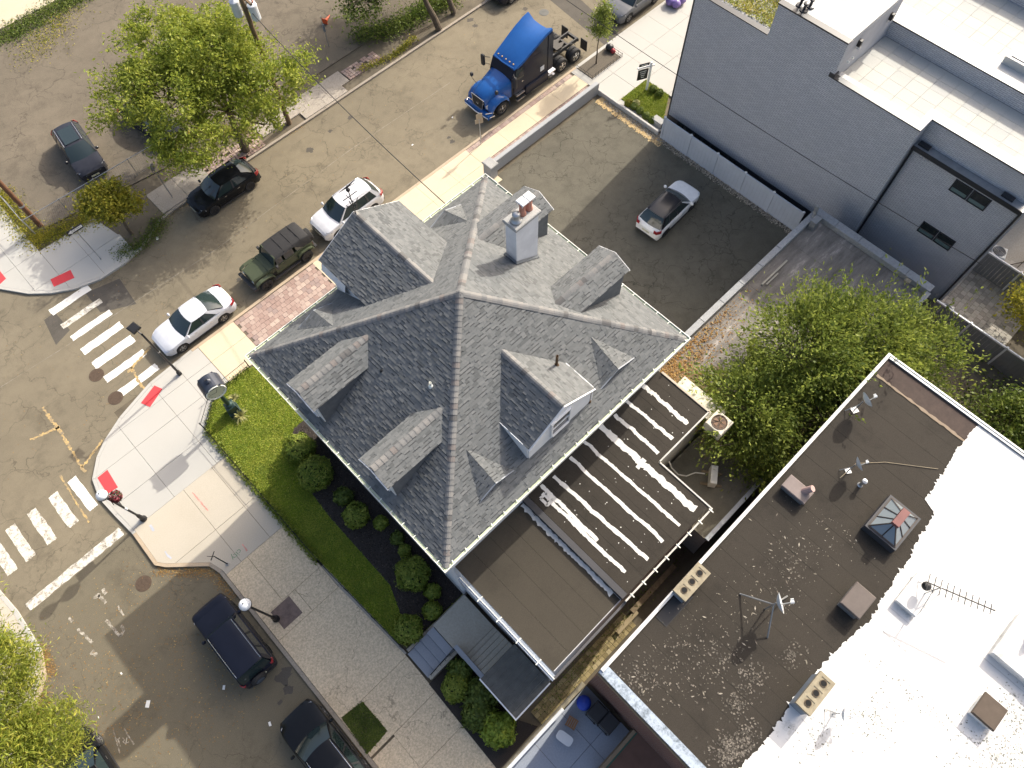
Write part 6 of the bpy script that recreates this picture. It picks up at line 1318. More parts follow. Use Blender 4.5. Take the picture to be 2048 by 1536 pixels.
    for y in (-.7, -.35, 0, .35, .7): MB().lathe([(.05, 0), (.05, .03), (0, .06)], (1.82, y, 2.88), 'z', 8).build('marker_lamp', plain('amber_lamp', (.6, .35, .08), .3), root, local=True)
    MB().cbox(4.3, 4.62, -1.15, 1.15, .38, .70, .05).build('bumper', pbl, root, local=True); MB().path([(4.1, -1.22, .5), (4.66, -1.05, .5), (4.72, 0, .5), (4.66, 1.05, .5), (4.1, 1.22, .5)], .05, 6).path([(4.15, -1.2, .78), (4.62, -.9, .78)], .035).path([(4.15, 1.2, .78), (4.62, .9, .78)], .035).build('bull_bar', m_chrome, root, local=True)
    # frame furniture
    for x in (-1.2, -2.35, -3.68, -4.55): MB().box(x - .06, x + .06, -.42, .42, .8, 1.0).build('cross_member', m_trim, root, local=True)
    fw = MB(); fw.prism([(-2.55, -.42), (-3.0, -.45), (-3.55, -.2), (-3.15, -.05), (-3.15, .05), (-3.55, .2), (-3.0, .45), (-2.55, .42)], 1.12, 1.22); fw.build('fifth_wheel', plain('greasy_steel', (.07, .065, .06), .5, .5), root, local=True)
    MB().box(-3.1, -2.7, -.42, .42, 1.03, 1.12).build('fifth_wheel_mount', m_trim, root, local=True)
    for x in (-2.35, -3.68): MB().tube((x, -.9, .5), (x, .9, .5), .10, .10, 10).build('axle', m_trim, root, local=True); MB().lathe([(0, -.22), (.22, -.1), (.22, .1), (0, .22)], (x, 0, .52), 'y', 12).build('differential', m_trim, root, local=True)
    MB().box(-1.7, -1.0, -.40, .40, 1.05, 1.10).build('deck_plate', m_steel, root, local=True); MB().path([(-1.0, -.2, 1.6), (-1.35, -.1, 1.25), (-1.8, .05, 1.2), (-2.3, .1, 1.2)], .025).path([(-1.0, .1, 1.6), (-1.4, .2, 1.25), (-1.9, .1, 1.18)], .025).build('air_lines', m_trim, root, local=True)
    MB().tube((-1.12, .95, 1.0), (-1.12, .95, 3.6), .07, .07, 10).build('exhaust_stack', m_steel, root, local=True)
    MB().box(-4.68, -4.6, -.5, .5, .75, .95).build('rear_beam', m_trim, root, local=True)
    for s_ in (-1, 1): MB().box(-4.72, -4.68, s_ * .35 - .08, s_ * .35 + .08, .8, .9).build('tail_light', m_lampr, root, local=True)
    MB().box(-1.0, 4.2, -.6, .6, .45, .95).build('engine_and_chassis', m_trim, root, local=True)
    return root
semi((28.55, 28.83), PI)
# ------------------------------------------------------------------ street furniture
def globe_lamp(px, py, h, label, flowers=False):
    c = at(px, py, KH); o = empty('globe_lamp', (c.x, c.y, KH), 0, label, 'street lamp', 'globe street lamps')
    MB().lathe([(0, 0), (.17, 0), (.17, .12), (.11, .22), (.10, .6), (.07, .7), (.055, .8), (.05, h - .35), (.08, h - .3), (.06, h - .2)], (0, 0, 0), 'z', 14).build('post', m_black, o, local=True)
    MB().lathe([(.06, h - .22), (.17, h - .12), (.19, h - .08), (.12, h - .05)], (0, 0, 0), 'z', 16).build('cup', m_black, o, local=True)
    MB().lathe([(.12, h - .07)] + [(.27 * math.sin(t), h + .15 - .27 * math.cos(t)) for t in [.5 + .22 * k for k in range(12)]] + [(0, h + .42)], (0, 0, 0), 'z', 20).build('globe', plain('opal_glass', (.74, .76, .78), .15, var=.04), o, local=True, smooth=True)
    MB().lathe([(.275, h + .10), (.285, h + .14), (.275, h + .18)], (0, 0, 0), 'z', 20).build('globe_band', m_black, o, local=True)
    MB().lathe([(.03, h + .40), (.02, h + .47), (0, h + .5)], (0, 0, 0), 'z', 8).build('finial', m_black, o, local=True)
    if flowers:
        P = RNG.normal(0, 1, (260, 3)); P /= np.linalg.norm(P, axis=1)[:, None]; P = P * .26 + np.array([.28, -.05, h - .55])
        P += np.array([c.x, c.y, KH]); soup('flower_basket', leafquads(P, .13, .8), 4, pieces('red_flowers', [(0, (.14, .012, .02)), (.4, (.06, .03, .025)), (.7, (.04, .07, .025)), (.85, (.30, .08, .10))], .8, .1), o)
        MB().tube((0, 0, h - .45), (.45, 0, h - .35), .015).build('basket_arm', m_black, o, local=True); MB().tube((-.05, -.2, h - .8), (-.05, .2, h - .8), .02).build('banner_arm', m_black, o, local=True)
        MB().box(-.01, .01, .06, .42, h - 1.9, h - 1.2).build('banner', m_black, o, local=True); MB().lathe([(.062, h * .45), (.066, h * .46), (.066, h * .52), (.062, h * .53)], (0, 0, 0), 'z', 12).build('pole_notice', m_white, o, local=True)
    return o
globe_lamp(288, 1038, 3.95, 'black lamp post with white globe and red flower basket at the red pad', True); globe_lamp(553, 1238, 4.2, 'black lamp post with white globe beside the navy off-roader')
# shoebox street light
c = at(360, 748, KH); sl = empty('street_light', (c.x, c.y, KH), R_(100), 'tall black street light with square head beside the crosswalk', 'street lamp')
MB().lathe([(.12, 0), (.12, .25), (.07, .3), (.055, 4.5)], (0, 0, 0), 'z', 12).build('pole', m_black, sl, local=True); MB().tube((0, 0, 4.4), (.35, 0, 4.55), .035).build('arm', m_black, sl, local=True)
hd = MB().cbox(.3, .85, -.25, .25, 4.5, 4.66, .05); hd.build('head', m_black, sl, local=True); MB().box(.38, .78, -.18, .18, 4.485, 4.5).build('lens', m_lampw, sl, local=True); MB().lathe([(.07, 2.6), (.075, 2.62), (.075, 2.68), (.07, 2.7)], (0, 0, 0), 'z', 12).build('strap', m_steel, sl, local=True)
# post clock on the lawn corner
c = at(470, 823, .15); pc = empty('post_clock', (c.x, c.y, .15), R_(-6), 'dark post clock with two dials standing in the fenced lawn corner', 'clock')
MB().cbox(-.32, .32, -.32, .32, 0, .35, .03).cbox(-.26, .26, -.26, .26, .35, .9, .05).build('plinth', m_dkgreen, pc, local=True)
MB().lathe([(.22, .9), (.2, 1.0), (.12, 1.08), (.105, 2.4), (.13, 2.45), (.10, 2.5), (.12, 2.62), (.2, 2.68)], (0, 0, 0), 'z', 16).build('column', m_dkgreen, pc, local=True)
R0 = .55; zc = 3.2; body = MB(); rows = []
outl = [(R0 * 1.06 * math.cos(t), zc + R0 * 1.06 * math.sin(t)) for t in [R_(-50 + k * 280 / 24) for k in range(25)]] + [(-.26, 2.66), (.26, 2.66)]
m = MB().prism(outl, -.42, .42); m.v = [(p[0], p[2], p[1]) for p in m.v]; m.build('case', plain('dark_blue_grey_enamel', (.035, .042, .06), .35, .2, var=.15), pc, local=True)
MB().box(-.42, .42, -.46, -.40, zc + .38, zc + .46).box(-.42, .42, .40, .46, zc + .38, zc + .46).lathe([(.12, zc + .57), (.16, zc + .66), (.05, zc + .75), (0, zc + .85)], (0, 0, 0), 'z', 10).build('roof', MATS['dark_blue_grey_enamel'], pc, local=True)
for s_ in (-1, 1):
    MB().lathe([(0, s_ * .43), (.46, s_ * .43), (.46, s_ * .415)], (0, 0, zc), 'y', 32).build('dial', plain('ivory_dial', (.62, .60, .46), .4, var=.04), pc, local=True)
    MB().lathe([(.455, s_ * .43), (.47, s_ * .47), (.52, s_ * .47), (.54, s_ * .41)], (0, 0, zc), 'y', 32).build('bezel', m_gutlip, pc, local=True)
    hn = MB(); y = s_ * .44; hn.add([(-.015, y, zc), (.015, y, zc), (.14, y, zc + .24), (.12, y, zc + .25)], [(0, 1, 2, 3)]); hn.add([(0, y, zc - .015), (0, y, zc + .015), (-.33, y, zc + .08), (-.33, y, zc + .06)], [(0, 1, 2, 3)])
    for k in range(12): a = k * PI / 6; hn.add([(.36 * math.sin(a - .03), y - s_ * .004, zc + .36 * math.cos(a - .03)), (.36 * math.sin(a + .03), y - s_ * .004, zc + .36 * math.cos(a + .03)), (.42 * math.sin(a + .03), y - s_ * .004, zc + .42 * math.cos(a + .03)), (.42 * math.sin(a - .03), y - s_ * .004, zc + .42 * math.cos(a - .03))], [(0, 1, 2, 3)])
    hn.build('hands_and_marks', m_black, pc, local=True)
# signs
def text_mesh(txt, size, mat, name='lettering', parent=None, loc=(0, 0, 0), rot=(0, 0, 0), ext=.0):
    cu = bpy.data.curves.new(name, 'FONT'); cu.body = txt; cu.size = size; cu.align_x = 'CENTER'; cu.align_y = 'CENTER'; cu.extrude = ext; cu.resolution_u = 2
    o = bpy.data.objects.new(name, cu); COL.objects.link(o); dg = bpy.context.evaluated_depsgraph_get(); me = bpy.data.meshes.new_from_object(o.evaluated_get(dg)); bpy.data.objects.remove(o)
    me.materials.clear(); me.materials.append(mat); o = bpy.data.objects.new(name, me); COL.objects.link(o); o.location = loc; o.rotation_euler = rot; o.parent = parent; return o
m_sblack = plain('black_sign_face', (.02, .02, .025), .5, var=.05); m_swhite = plain('white_sign_face', (.75, .75, .74), .5, var=.04)
c = at(202, 518, KH); ow = empty('one_way_sign', (c.x, c.y, KH), 0, 'black and white ONE WAY arrow sign on a steel post beside the small tree', 'sign')
MB().box(-.025, .025, -.025, .025, 0, 3.1).build('post', m_steel, ow, local=True)
sg = MB().box(-.48, .48, -.05, -.03, 2.72, 3.06); sg.build('panel', m_sblack, ow, local=True)
ar = MB().prism([(-.44, 2.89), (-.2, 3.03), (-.2, 2.97), (.44, 2.97), (.44, 2.81), (-.2, 2.81), (-.2, 2.75)], 0, .004); ar.v = [(p[0], -.051 - p[2], p[1]) for p in ar.v]; ar.build('arrow', m_swhite, ow, local=True)
text_mesh('ONE WAY', .13, m_sblack, 'lettering', ow, (.06, -.0565, 2.89), (PI / 2, 0, 0))
def post_sign(px, py, rz, label, h, panels, pm=m_steel):
    c = at(px, py, KH); s_ = empty('street_sign', (c.x, c.y, KH), rz, label, 'sign'); MB().box(-.03, .03, -.02, .02, 0, h).build('post', pm, s_, local=True)
    for (w_, z0, z1, mt) in panels: MB().box(-w_ / 2, w_ / 2, -.04, -.022, z0, z1).build('panel', mt, s_, local=True)
    return s_
tanb = plain('tan_sign_back', (.42, .34, .24), .7, var=.1)
post_sign(345, 395, R_(200), 'thin steel post with a narrow sign beside the black compact car', 3.0, [(.30, 2.5, 2.95, m_steel)])
ps = post_sign(962, 288, R_(-20), 'tan-backed parking sign with two plates in front of the blue truck', 2.65, [(.42, 2.2, 2.6, tanb)]); MB().box(-.3, -.05, -.04, -.022, 1.85, 2.2).build('panel', tanb, ps, local=True); MB().box(.02, .24, -.04, -.022, 1.8, 2.2).build('panel', tanb, ps, local=True)
c = at(455, 1128, KH); sm = empty('crooked_post', (c.x, c.y, KH), R_(20), 'short dark signpost with a forked top on the tan sidewalk', 'sign')
MB().tube((0, 0, 0), (0, 0, 1.75), .03, .025, 8).build('post', m_black, sm, local=True); MB().tube((-.22, .0, 1.78), (.2, .06, 1.9), .03, .02, 6).tube((0, 0, 1.7), (-.15, .2, 1.95), .02, .015, 6).build('bracket', m_black, sm, local=True); MB().lathe([(.1, 0), (.1, .03), (.04, .05)], (0, 0, 0), 'z', 10).build('base', m_concG, sm, local=True)
c = at(1293, 180, .12); rs = empty('realtor_sign', (c.x, c.y, .12), R_(-25), 'white post with hanging dark sale sign on the small square lawn', 'sign')
MB().box(-.06, .06, -.06, .06, 0, 2.3).box(-.95, .25, -.05, .05, 1.98, 2.08).build('post', m_white, rs, local=True); MB().box(-.88, -.14, -.012, .012, 1.05, 1.88).box(-.88, -.14, -.012, .012, 2.12, 2.34).build('panel', m_sblack, rs, local=True)
for k in range(4): MB().box(-.75 + .05 * k, -.28 - .04 * k, -.016, -.0125, 1.68 - k * .16, 1.73 - k * .16).build('print_line', m_swhite, rs, local=True)
MB().box(-.7, -.3, -.016, -.0125, 2.2, 2.25).build('print_line', m_swhite, rs, local=True)
tl = text_mesh('city', .42, plain('green_marking_paint', (.16, .25, .16), .9, var=.2), 'pavement_lettering', side_a, (0, 0, 0), (0, 0, 0)); g_ = at(473, 1109, KH); tl.location = Vector((g_.x, g_.y, KH + .006)) - side_a.location; tl.rotation_euler = (0, 0, R_(-172))
for q in ([(385, 985), (398, 1000)], [(398, 1000), (416, 1022)], [(485, 1088), (494, 1102)]): ribbon_mb([xy(*p, KH) for p in q], .06, KH + .007, .8, .08).build('pink_paint_mark', plain('pink_marking_paint', (.55, .25, .22), .9, var=.3), side_a)
for q in ([(300, 1050), (308, 1062)], [(330, 1103), (342, 1118)]): ribbon_mb([xy(*p, KH) for p in q], .09, KH + .007, .7, .08).build('blue_paint_mark', plain('pale_blue_marking_paint', (.40, .42, .48), .9, var=.3), side_a)
# utility poles and wires
c = at(578, 245, KH); up = empty('utility_pole', (c.x, c.y, KH), 0, 'tall wooden utility pole with grey transformers beside the big tree', 'utility pole')
MB().tube((0, 0, -.1), (0, 0, 10.5), .17, .12, 12).build('pole', m_pole, up, local=True)
m_can = plain('grey_transformer_paint', (.52, .55, .58), .4, var=.08)
for (dx, dy) in ((.45, .0), (.25, -.52), (-.3, .45)):
    t_ = empty('transformer'); t_.parent = up; t_.location = (dx, dy, 8.0); MB().lathe([(0, 0), (.24, 0), (.26, .05), (.26, .85), (.28, .88), (.26, .93), (.1, 1.0), (0, 1.0)], (0, 0, 0), 'z', 18).build('can', m_can, t_, local=True)
    MB().lathe([(.04, .98), (.06, 1.02), (.04, 1.06), (.06, 1.1), (.03, 1.14)], (.1, 0, 0), 'z', 8).build('bushing', m_terra, t_, local=True)
MB().box(-.06, .06, -1.1, 1.1, 9.3, 9.42).build('crossarm', m_pole, up, local=True)
MB().tube((0, 0, 8.9), (.9, -.2, 8.75), .03).build('bracket', m_steel, up, local=True)
c2 = at(82, 452, KH); bp = empty('utility_pole', (c2.x, c2.y, KH), 0, 'brown wooden utility pole in the grass by the white corner pavement', 'utility pole'); MB().tube((0, 0, -.1), (0, 0, 9.5), .16, .12, 12).build('pole', plain('brown_pole_wood', (.15, .07, .035), .9, var=.25, scale=4), bp, local=True); MB().lathe([(.165, 1.9), (.17, 1.92), (.17, 2.0), (.165, 2.02)], (0, 0, 0), 'z', 12).build('band', m_steel, bp, local=True)
m_wire = plain('black_cable', (.015, .015, .016), .7, var=0)
def wire(a, b, sag, r, label, mat=None, n=16):
    a, b = Vector(a), Vector(b); m = MB(); pts = [a.lerp(b, i / n) - Vector((0, 0, sag * 4 * (i / n) * (1 - i / n))) for i in range(n + 1)]
    for p, q in zip(pts[:-1], pts[1:]): m.tube(p, q, r, r, 5, False)
    return tag(m.build('overhead_wire', mat or m_wire), label, 'wire')
wire((c.x + .1, c.y - .1, 8.7), (13.0, 18.45, 9.35), .45, .022, 'black service cable from the utility pole to the house eave')
a_, b_ = at(1090, -30, 7.2), at(1965, 530, 7.2); wire(a_, b_, .35, .018, 'thin overhead wire crossing in front of the grey building')
a2, b2 = at(1090, -30, 6.6), at(1400, 150, 6.6)
w3, w4 = at(880, 400, 9.35), at(505, 75, 8.6)
wire((c.x, c.y, 9.0), (c.x + 22, c.y + 14, 9.2), .4, .02, 'pale cable from the pole crossarm over the vacant lot', m_steel)
# chain link fence of the vacant lot
cf = empty('chain_link_fence', (2, 40.7, 0), 0, 'chain link fence with galvanised top rail in front of the vacant lot', 'fence')
MB().tube((-2.15, 40.9, 1.5), (7.4, 40.45, 1.5), .022, .022, 6).build('top_rail', m_steel, cf)
for k in range(5): MB().tube((-2.1 + 2.35 * k, 40.9 - .11 * k, 0), (-2.1 + 2.35 * k, 40.9 - .11 * k, 1.55), .025, .025, 6).build('post', m_steel, cf)
mw = MB()
for k in range(64):
    x = -2.1 + k * .15
    for s_ in (-1, 1):
        x2 = x + s_ * 1.45
        if -2.2 < x2 < 7.4: mw.tube((x, 40.9 - .047 * (x + 2.1), .05), (x2, 40.9 - .047 * (x2 + 2.1), 1.48), .0035, .0035, 3, False)
mw.build('mesh', m_steel, cf)
sf = empty('chain_link_fence', (-2.2, 48, 0), 0, 'chain link fence beside the white pavement of the vacant lot corner', 'fence'); MB().tube((-2.15, 40.9, 1.5), (-2.3, 60, 1.5), .022).build('top_rail', m_steel, sf); [MB().tube((-2.15, 41.0 + 2.4 * k, 0), (-2.15, 41.0 + 2.4 * k, 1.55), .025, .025, 6).build('post', m_steel, sf) for k in range(8)]
# iron fence round the lawn
ifn = empty('iron_fence', (-1, 20, 0), 0, 'low black iron picket fence round the house lawn', 'fence')
def iron(a, b):
    a, b = Vector(a), Vector(b); L = (b - a).length; n = max(1, int(L / .14)); m = MB()
    for z in (.28, .78): MB().tube((a.x, a.y, z), (b.x, b.y, z), .014, .014, 4).build('rail', m_black, ifn)
    for k in range(1, n): q = a.lerp(b, k / n); MB().tube((q.x, q.y, .14), (q.x, q.y, .86), .009, .009, 4).build('picket', m_black, ifn) if False else m.tube((q.x, q.y, .14), (q.x, q.y, .86), .008, .004, 4)
    tag(m.build('pickets', m_black, ifn), kind='stuff')
    k = max(1, round(L / 2.0))
    for i in range(k + 1): q = a.lerp(b, i / k); MB().box(q.x - .025, q.x + .025, q.y - .025, q.y + .025, .1, .95).build('post', m_black, ifn)
iron((1.95, 24.0), (-.38, 23.93)); iron((-.38, 23.93), (-1.96, 22.56)); iron((-1.96, 22.56), (-1.92, 12.4)); iron((-1.92, 12.4), (-1.6, 6.6))
# vacant lot pole with cone
c = at(658, 92, .1); tp = empty('steel_bollard_pole', (c.x, c.y, .1), 0, 'thin steel pole with grey box on the vacant lot beside the traffic cone', 'pole'); MB().tube((0, 0, 0), (0, 0, 2.4), .03, .025, 8).build('pole', m_steel, tp, local=True); MB().box(-.06, .06, -.06, .06, 1.2, 1.75).build('box', plain('blue_grey_box', (.16, .19, .22), .5), tp, local=True)
c = at(655, 42, .1); co = empty('traffic_cone', (c.x, c.y, .1), .4, 'toppled orange traffic cone on the vacant lot', 'traffic cone'); m_or = plain('orange_plastic', (.62, .10, .03), .5, var=.15)
m = MB().lathe([(.16, 0), (.14, .05), (.03, .7), (.02, .72)], (0, 0, 0), 'x', 14); m.v = [(p[0] - .3, p[1], p[2] + .18) for p in m.v]; m.build('cone', m_or, co, local=True); MB().box(-.34, -.30, -.2, .2, 0, .4).build('base', m_or, co, local=True)
# planter with fence on the white pavement, bag heaps
pl = empty('tree_pit', (33, 26.35, 0), 0, 'mulched tree pit with low black railing on the white pavement', 'planter')
MB().box(31.75, 34.7, 25.6, 27.0, .05, .16).build('mulch', plain('brown_grey_mulch', (.10, .085, .065), .95, var=.5, scale=18, bump=.8), pl)
for a, b in (((31.72, 25.55), (34.75, 25.55)), ((34.75, 25.55), (34.75, 27.02)), ((31.72, 25.55), (31.72, 27.02))):
    MB().path([(a[0], a[1], .42), (b[0], b[1], .42)], .014).path([(a[0], a[1], .22), (b[0], b[1], .22)], .012).build('rail', m_black, pl); L = math.hypot(b[0] - a[0], b[1] - a[1]); n = int(L / .3)
    for k in range(n + 1): t = k / n; MB().tube((a[0] + (b[0] - a[0]) * t, a[1] + (b[1] - a[1]) * t, .1), (a[0] + (b[0] - a[0]) * t, a[1] + (b[1] - a[1]) * t, .48), .010).build('picket', m_black, pl)
def bag(px, py, r, mat, label, grp):
    c = at(px, py, KH + r * .5); m = MB(); rows = []
    for i in range(7):
        t = PI * i / 6; rows.append([(r * math.sin(t) * math.cos(a) * random.uniform(.85, 1.1), r * math.sin(t) * math.sin(a) * random.uniform(.85, 1.1), r * .8 - r * .8 * math.cos(t)) for a in [k * PI / 5 for k in range(10)]]); rows[-1].append(rows[-1][0])
    m.grid(rows); m.v = [(p[0] + c.x, p[1] + c.y, p[2] + KH) for p in m.v]; return tag(m.build('rubbish_bag', mat, smooth=True), label, 'bag', grp)
m_pur = plain('purple_plastic', (.20, .14, .36), .35, var=.2, scale=6)
for i, (px, py) in enumerate(((1340, 5), (1352, 10), (1347, -3), (1362, 2))): bag(px, py, .36, m_pur if i != 2 else m_swhite, 'purple rubbish bag heaped on the white pavement by the grey building' if i != 2 else 'white rubbish bag among purple ones on the white pavement', 'rubbish bags on the pavement')
bag(1219, 97, .3, m_black, 'black rubbish bag on the tree pit railing', None); bag(1226, 103, .2, plain('red_plastic', (.30, .03, .04), .5), 'small red bag by the tree pit railing', None)
# ------------------------------------------------------------------ vegetation
lf_locust = leafmat('locust_leaf', (.11, .16, .024), (.26, .33, .045), (.46, .47, .08), .45)
lf_maple = leafmat('golden_green_leaf', (.12, .15, .018), (.32, .33, .04), (.52, .43, .06), .45)
lf_willow = leafmat('willow_oak_leaf', (.09, .14, .015), (.25, .31, .04), (.48, .45, .08), .42)
lf_elm = leafmat('dark_elm_leaf', (.065, .105, .022), (.165, .22, .042), (.37, .41, .08), .42)
lf_deep = leafmat('deep_green_leaf', (.045, .08, .015), (.11, .17, .03), (.24, .28, .06), .4)
lf_box = leafmat('boxwood_leaf', (.09, .15, .016), (.19, .26, .034), (.36, .38, .07), .32, 3.5)
lf_lime = leafmat('lime_shrub_leaf', (.12, .19, .02), (.23, .32, .04), (.36, .42, .06), .3)
lf_grass = leafmat('lawn_blade', (.12, .195, .01), (.255, .35, .022), (.45, .43, .085), .3, 1.0)
lf_yucca = leafmat('yucca_blade', (.20, .22, .08), (.36, .36, .14), (.5, .46, .22), .2)
def blades(P, size, asp, up=.0, droop=0.0, dirs=None):
    """leaf quads with free orientation; dirs = preferred axis"""
    n = len(P); s_ = (size * RNG.uniform(.4, 1.6, n))[:, None]; u = RNG.normal(0, 1, (n, 3))
    if dirs is not None: u = u * .6 + dirs * 1.2
    u[:, 2] = u[:, 2] * .6 - droop + up; u /= np.linalg.norm(u, axis=1)[:, None] + 1e-9
    w_ = RNG.normal(0, 1, (n, 3)); w_[:, 2] *= .45; v = np.cross(u, w_); v /= np.linalg.norm(v, axis=1)[:, None] + 1e-9
    a = P - u * s_ * .5; b = P + v * s_ * asp * .5; c = P + u * s_ * .5; d = P - v * s_ * asp * .5
    return np.stack([a, b, c, d], 1).reshape(-1, 3)
def tree(name, base, label, blobs, nclus, per, size, asp, mat, tr=.2, th=3.0, spread=.42, z0=KH, bark=m_bark, shell=.45, group=None, droop=.15, forks=None, limbs=70, up=.0, spikes=0):
    root = empty(name, (base[0], base[1], z0), 0, label, 'tree', group)
    vol = np.array([b[3] * b[4] * b[5] for b in blobs]); pick = RNG.choice(len(blobs), nclus, p=vol / vol.sum()); B = np.array(blobs)[pick]
    d = RNG.normal(0, 1, (nclus, 3)); d /= np.linalg.norm(d, axis=1)[:, None]; r = RNG.uniform(shell, 1.0, nclus) ** .6
    wob = 1 + .22 * np.sin(d[:, 0] * 5 + pick) * np.cos(d[:, 1] * 4 + 1.3 * pick)
    C = B[:, :3] + d * (r * wob)[:, None] * B[:, 3:6]
    ids = np.repeat(np.arange(nclus), per); cs = spread * RNG.uniform(.5, 1.4, nclus)
    P = C[ids] + RNG.normal(0, 1, (len(ids), 3)) * (cs[ids][:, None] * np.array([1, 1, .55]))
    out = (C - B[:, :3]); out /= np.linalg.norm(out, axis=1)[:, None] + 1e-9
    dirs = out[ids] if up or spikes else None
    if spikes:   # upright twiggy shoots past the outline
        sidx = RNG.choice(nclus, spikes); k = 26; t = np.tile(np.linspace(0, 1, k), spikes)
        o = out[sidx] * .8 + np.array([0, 0, .8]) + RNG.normal(0, .25, (spikes, 3)); ln = RNG.uniform(.7, 1.7, spikes)
        Q = C[np.repeat(sidx, k)] + np.repeat(o * ln[:, None], k, 0) * t[:, None] + RNG.normal(0, .06, (spikes * k, 3)); P = np.concatenate([P, Q]); dirs = np.concatenate([dirs, np.repeat(o, k, 0)])
    soup('crown', blades(P, size, asp, up, droop, dirs), 4, mat, root)
    m = MB(); bx = Vector((base[0], base[1], z0)); cen = Vector(np.mean(np.array(blobs)[:, :3], 0)); f0 = bx.lerp(Vector((cen.x, cen.y, z0 + th)), 0.0) + Vector((0, 0, th)); lean = Vector((cen.x - bx.x, cen.y - bx.y, 0)) * .25; f0 += lean
    mids = [bx, bx.lerp(f0, .35) + Vector((random.gauss(0, .05), random.gauss(0, .05), 0)), bx.lerp(f0, .7) + Vector((random.gauss(0, .06), random.gauss(0, .06), 0)), f0]
    for i, (p, q) in enumerate(zip(mids[:-1], mids[1:])): m.tube(p, q, tr * (1.25 - .18 * i), tr * (1.25 - .18 * (i + 1)), 10)
    tk = m.build('trunk', bark, root)
    lm = MB(); main = RNG.choice(nclus, min(limbs, nclus), replace=False); hubs = []
    for b in blobs:
        h = f0.lerp(Vector(b[:3]), .75); h += Vector((random.gauss(0, .2), random.gauss(0, .2), -.1)); hubs.append(h); k = f0.lerp(h, .5) + Vector((random.gauss(0, .15), random.gauss(0, .15), .1)); lm.tube(f0, k, tr * .42, tr * .3, 7); lm.tube(k, h, tr * .3, tr * .2, 7)
    for i in main:
        c = Vector(C[i]); h = min(hubs, key=lambda q: (q - c).length); k = h.lerp(c, .5) + Vector((random.gauss(0, .22), random.gauss(0, .22), random.gauss(0, .12))); lm.tube(h, k, tr * .2, tr * .12, 5); lm.tube(k, c, tr * .12, .012, 5)
    lm.build('limbs', bark, root); return root
# street trees
tree('locust_tree', at(492, 300, KH)[:2], 'big yellow-green street tree over the vacant lot edge', [(8.9, 37.6, 6.3, 2.9, 2.8, 1.9), (11.6, 37.9, 6.8, 2.8, 2.7, 1.9), (10.4, 40.6, 6.6, 3.0, 2.5, 1.7), (13.4, 34.6, 5.6, 2.1, 1.9, 1.5), (8.0, 35.3, 4.9, 2.4, 2.0, 1.4), (13.4, 39.6, 6.4, 2.2, 2.0, 1.5), (6.6, 39.9, 5.7, 2.0, 1.8, 1.1), (15.4, 34.6, 5.6, 1.3, 1.3, .8), (11.2, 33.6, 4.8, 1.6, 1.2, 1.0), (13.3, 37.0, 5.9, 2.0, 1.7, 1.2), (12.0, 35.7, 5.2, 1.8, 1.4, 1.0)], 760, 96, .18, .42, lf_locust, .24, 3.4, .33)
tree('young_maple', (2.15, 36.75), 'small golden-green tree at the rounded kerb corner', [(2.3, 37.0, 2.9, 1.25, 1.3, .9), (1.6, 37.7, 2.7, .8, .8, .6), (3.1, 36.3, 2.7, .8, .8, .6)], 130, 66, .15, .6, lf_maple, .09, 1.8, .25)
tree('willow_oak', (-16.6, 16.2), 'feathery yellow-green street tree at the lower corner across the side street', [(-13.1, 15.9, 6.6, 1.6, 1.6, 1.3), (-14.8, 13.6, 6.5, 2.1, 1.9, 1.4), (-13.2, 12.6, 5.8, 1.3, 1.3, 1.0), (-13.0, 18.6, 6.6, 1.0, 1.2, .8), (-16.5, 16.5, 7.0, 2, 2.2, 1.5), (-16.2, 11.4, 6.4, 1.8, 1.6, 1.2)], 460, 190, .18, .2, lf_willow, .2, 3.4, .36, droop=.35)
tree('yard_elm', (19.4, 1.4), 'large dark green multi-stemmed tree between the garage and the row building', [(17.4, 2.4, 4.9, 2.9, 2.5, 1.7), (21.2, 2.4, 5.6, 3.1, 2.8, 1.9), (23.6, .6, 5.6, 3.0, 2.6, 1.8), (21.0, -.2, 4.6, 2.6, 1.9, 1.5), (25.7, -1.7, 4.7, 1.9, 1.7, 1.3), (16.4, .9, 3.6, 1.9, 1.5, 1.3), (24.0, -2.4, 4.2, 1.7, 1.6, 1.2)], 760, 105, .16, .5, lf_elm, .2, 2.0, .42, .05, droop=.0, up=.25, spikes=230, limbs=150)
tree('yard_shrub_tree', (34.6, -6.2), 'ivy-like yellow-green shrub tree inside the paved yard', [(34.0, -4.2, 2.6, 1.5, 1.3, 1.0), (33.6, -6.3, 2.8, 1.7, 1.5, 1.2), (35.2, -5.2, 3.0, 1.3, 1.3, 1.0)], 140, 80, .15, .6, lf_maple, .08, 1.2, .35, .05)
tree('yard_tree', (28.5, -8.2), 'deep green tree at the yard fence behind the row building', [(27.0, -6.6, 2.4, 1.9, 1.5, 1.0), (28.6, -8.6, 2.8, 2.3, 1.9, 1.2), (25.2, -7.2, 2.2, 1.7, 1.5, 1.0)], 190, 85, .16, .55, lf_deep, .14, 1.5, .4, .05)
tree('kerb_tree', at(878, 58, KH)[:2], 'leafy kerb tree with dark trunk at the vacant lot pavement', [(25.6, 40.5, 4.6, 2.2, 1.9, 1.3), (23.4, 38.9, 3.6, 1.6, 1.3, 1.0), (27.8, 39.8, 4.8, 1.8, 1.6, 1.1)], 190, 85, .18, .5, lf_deep, .2, 2.8, .4)
tree('kerb_tree', at(908, 26, KH)[:2], 'second kerb tree further from the house beside the leafy one', [(30.2, 41.0, 5.2, 2.0, 1.8, 1.2), (28.6, 42.4, 5.0, 1.8, 1.6, 1.2)], 130, 85, .18, .5, lf_locust, .17, 3.0, .4)
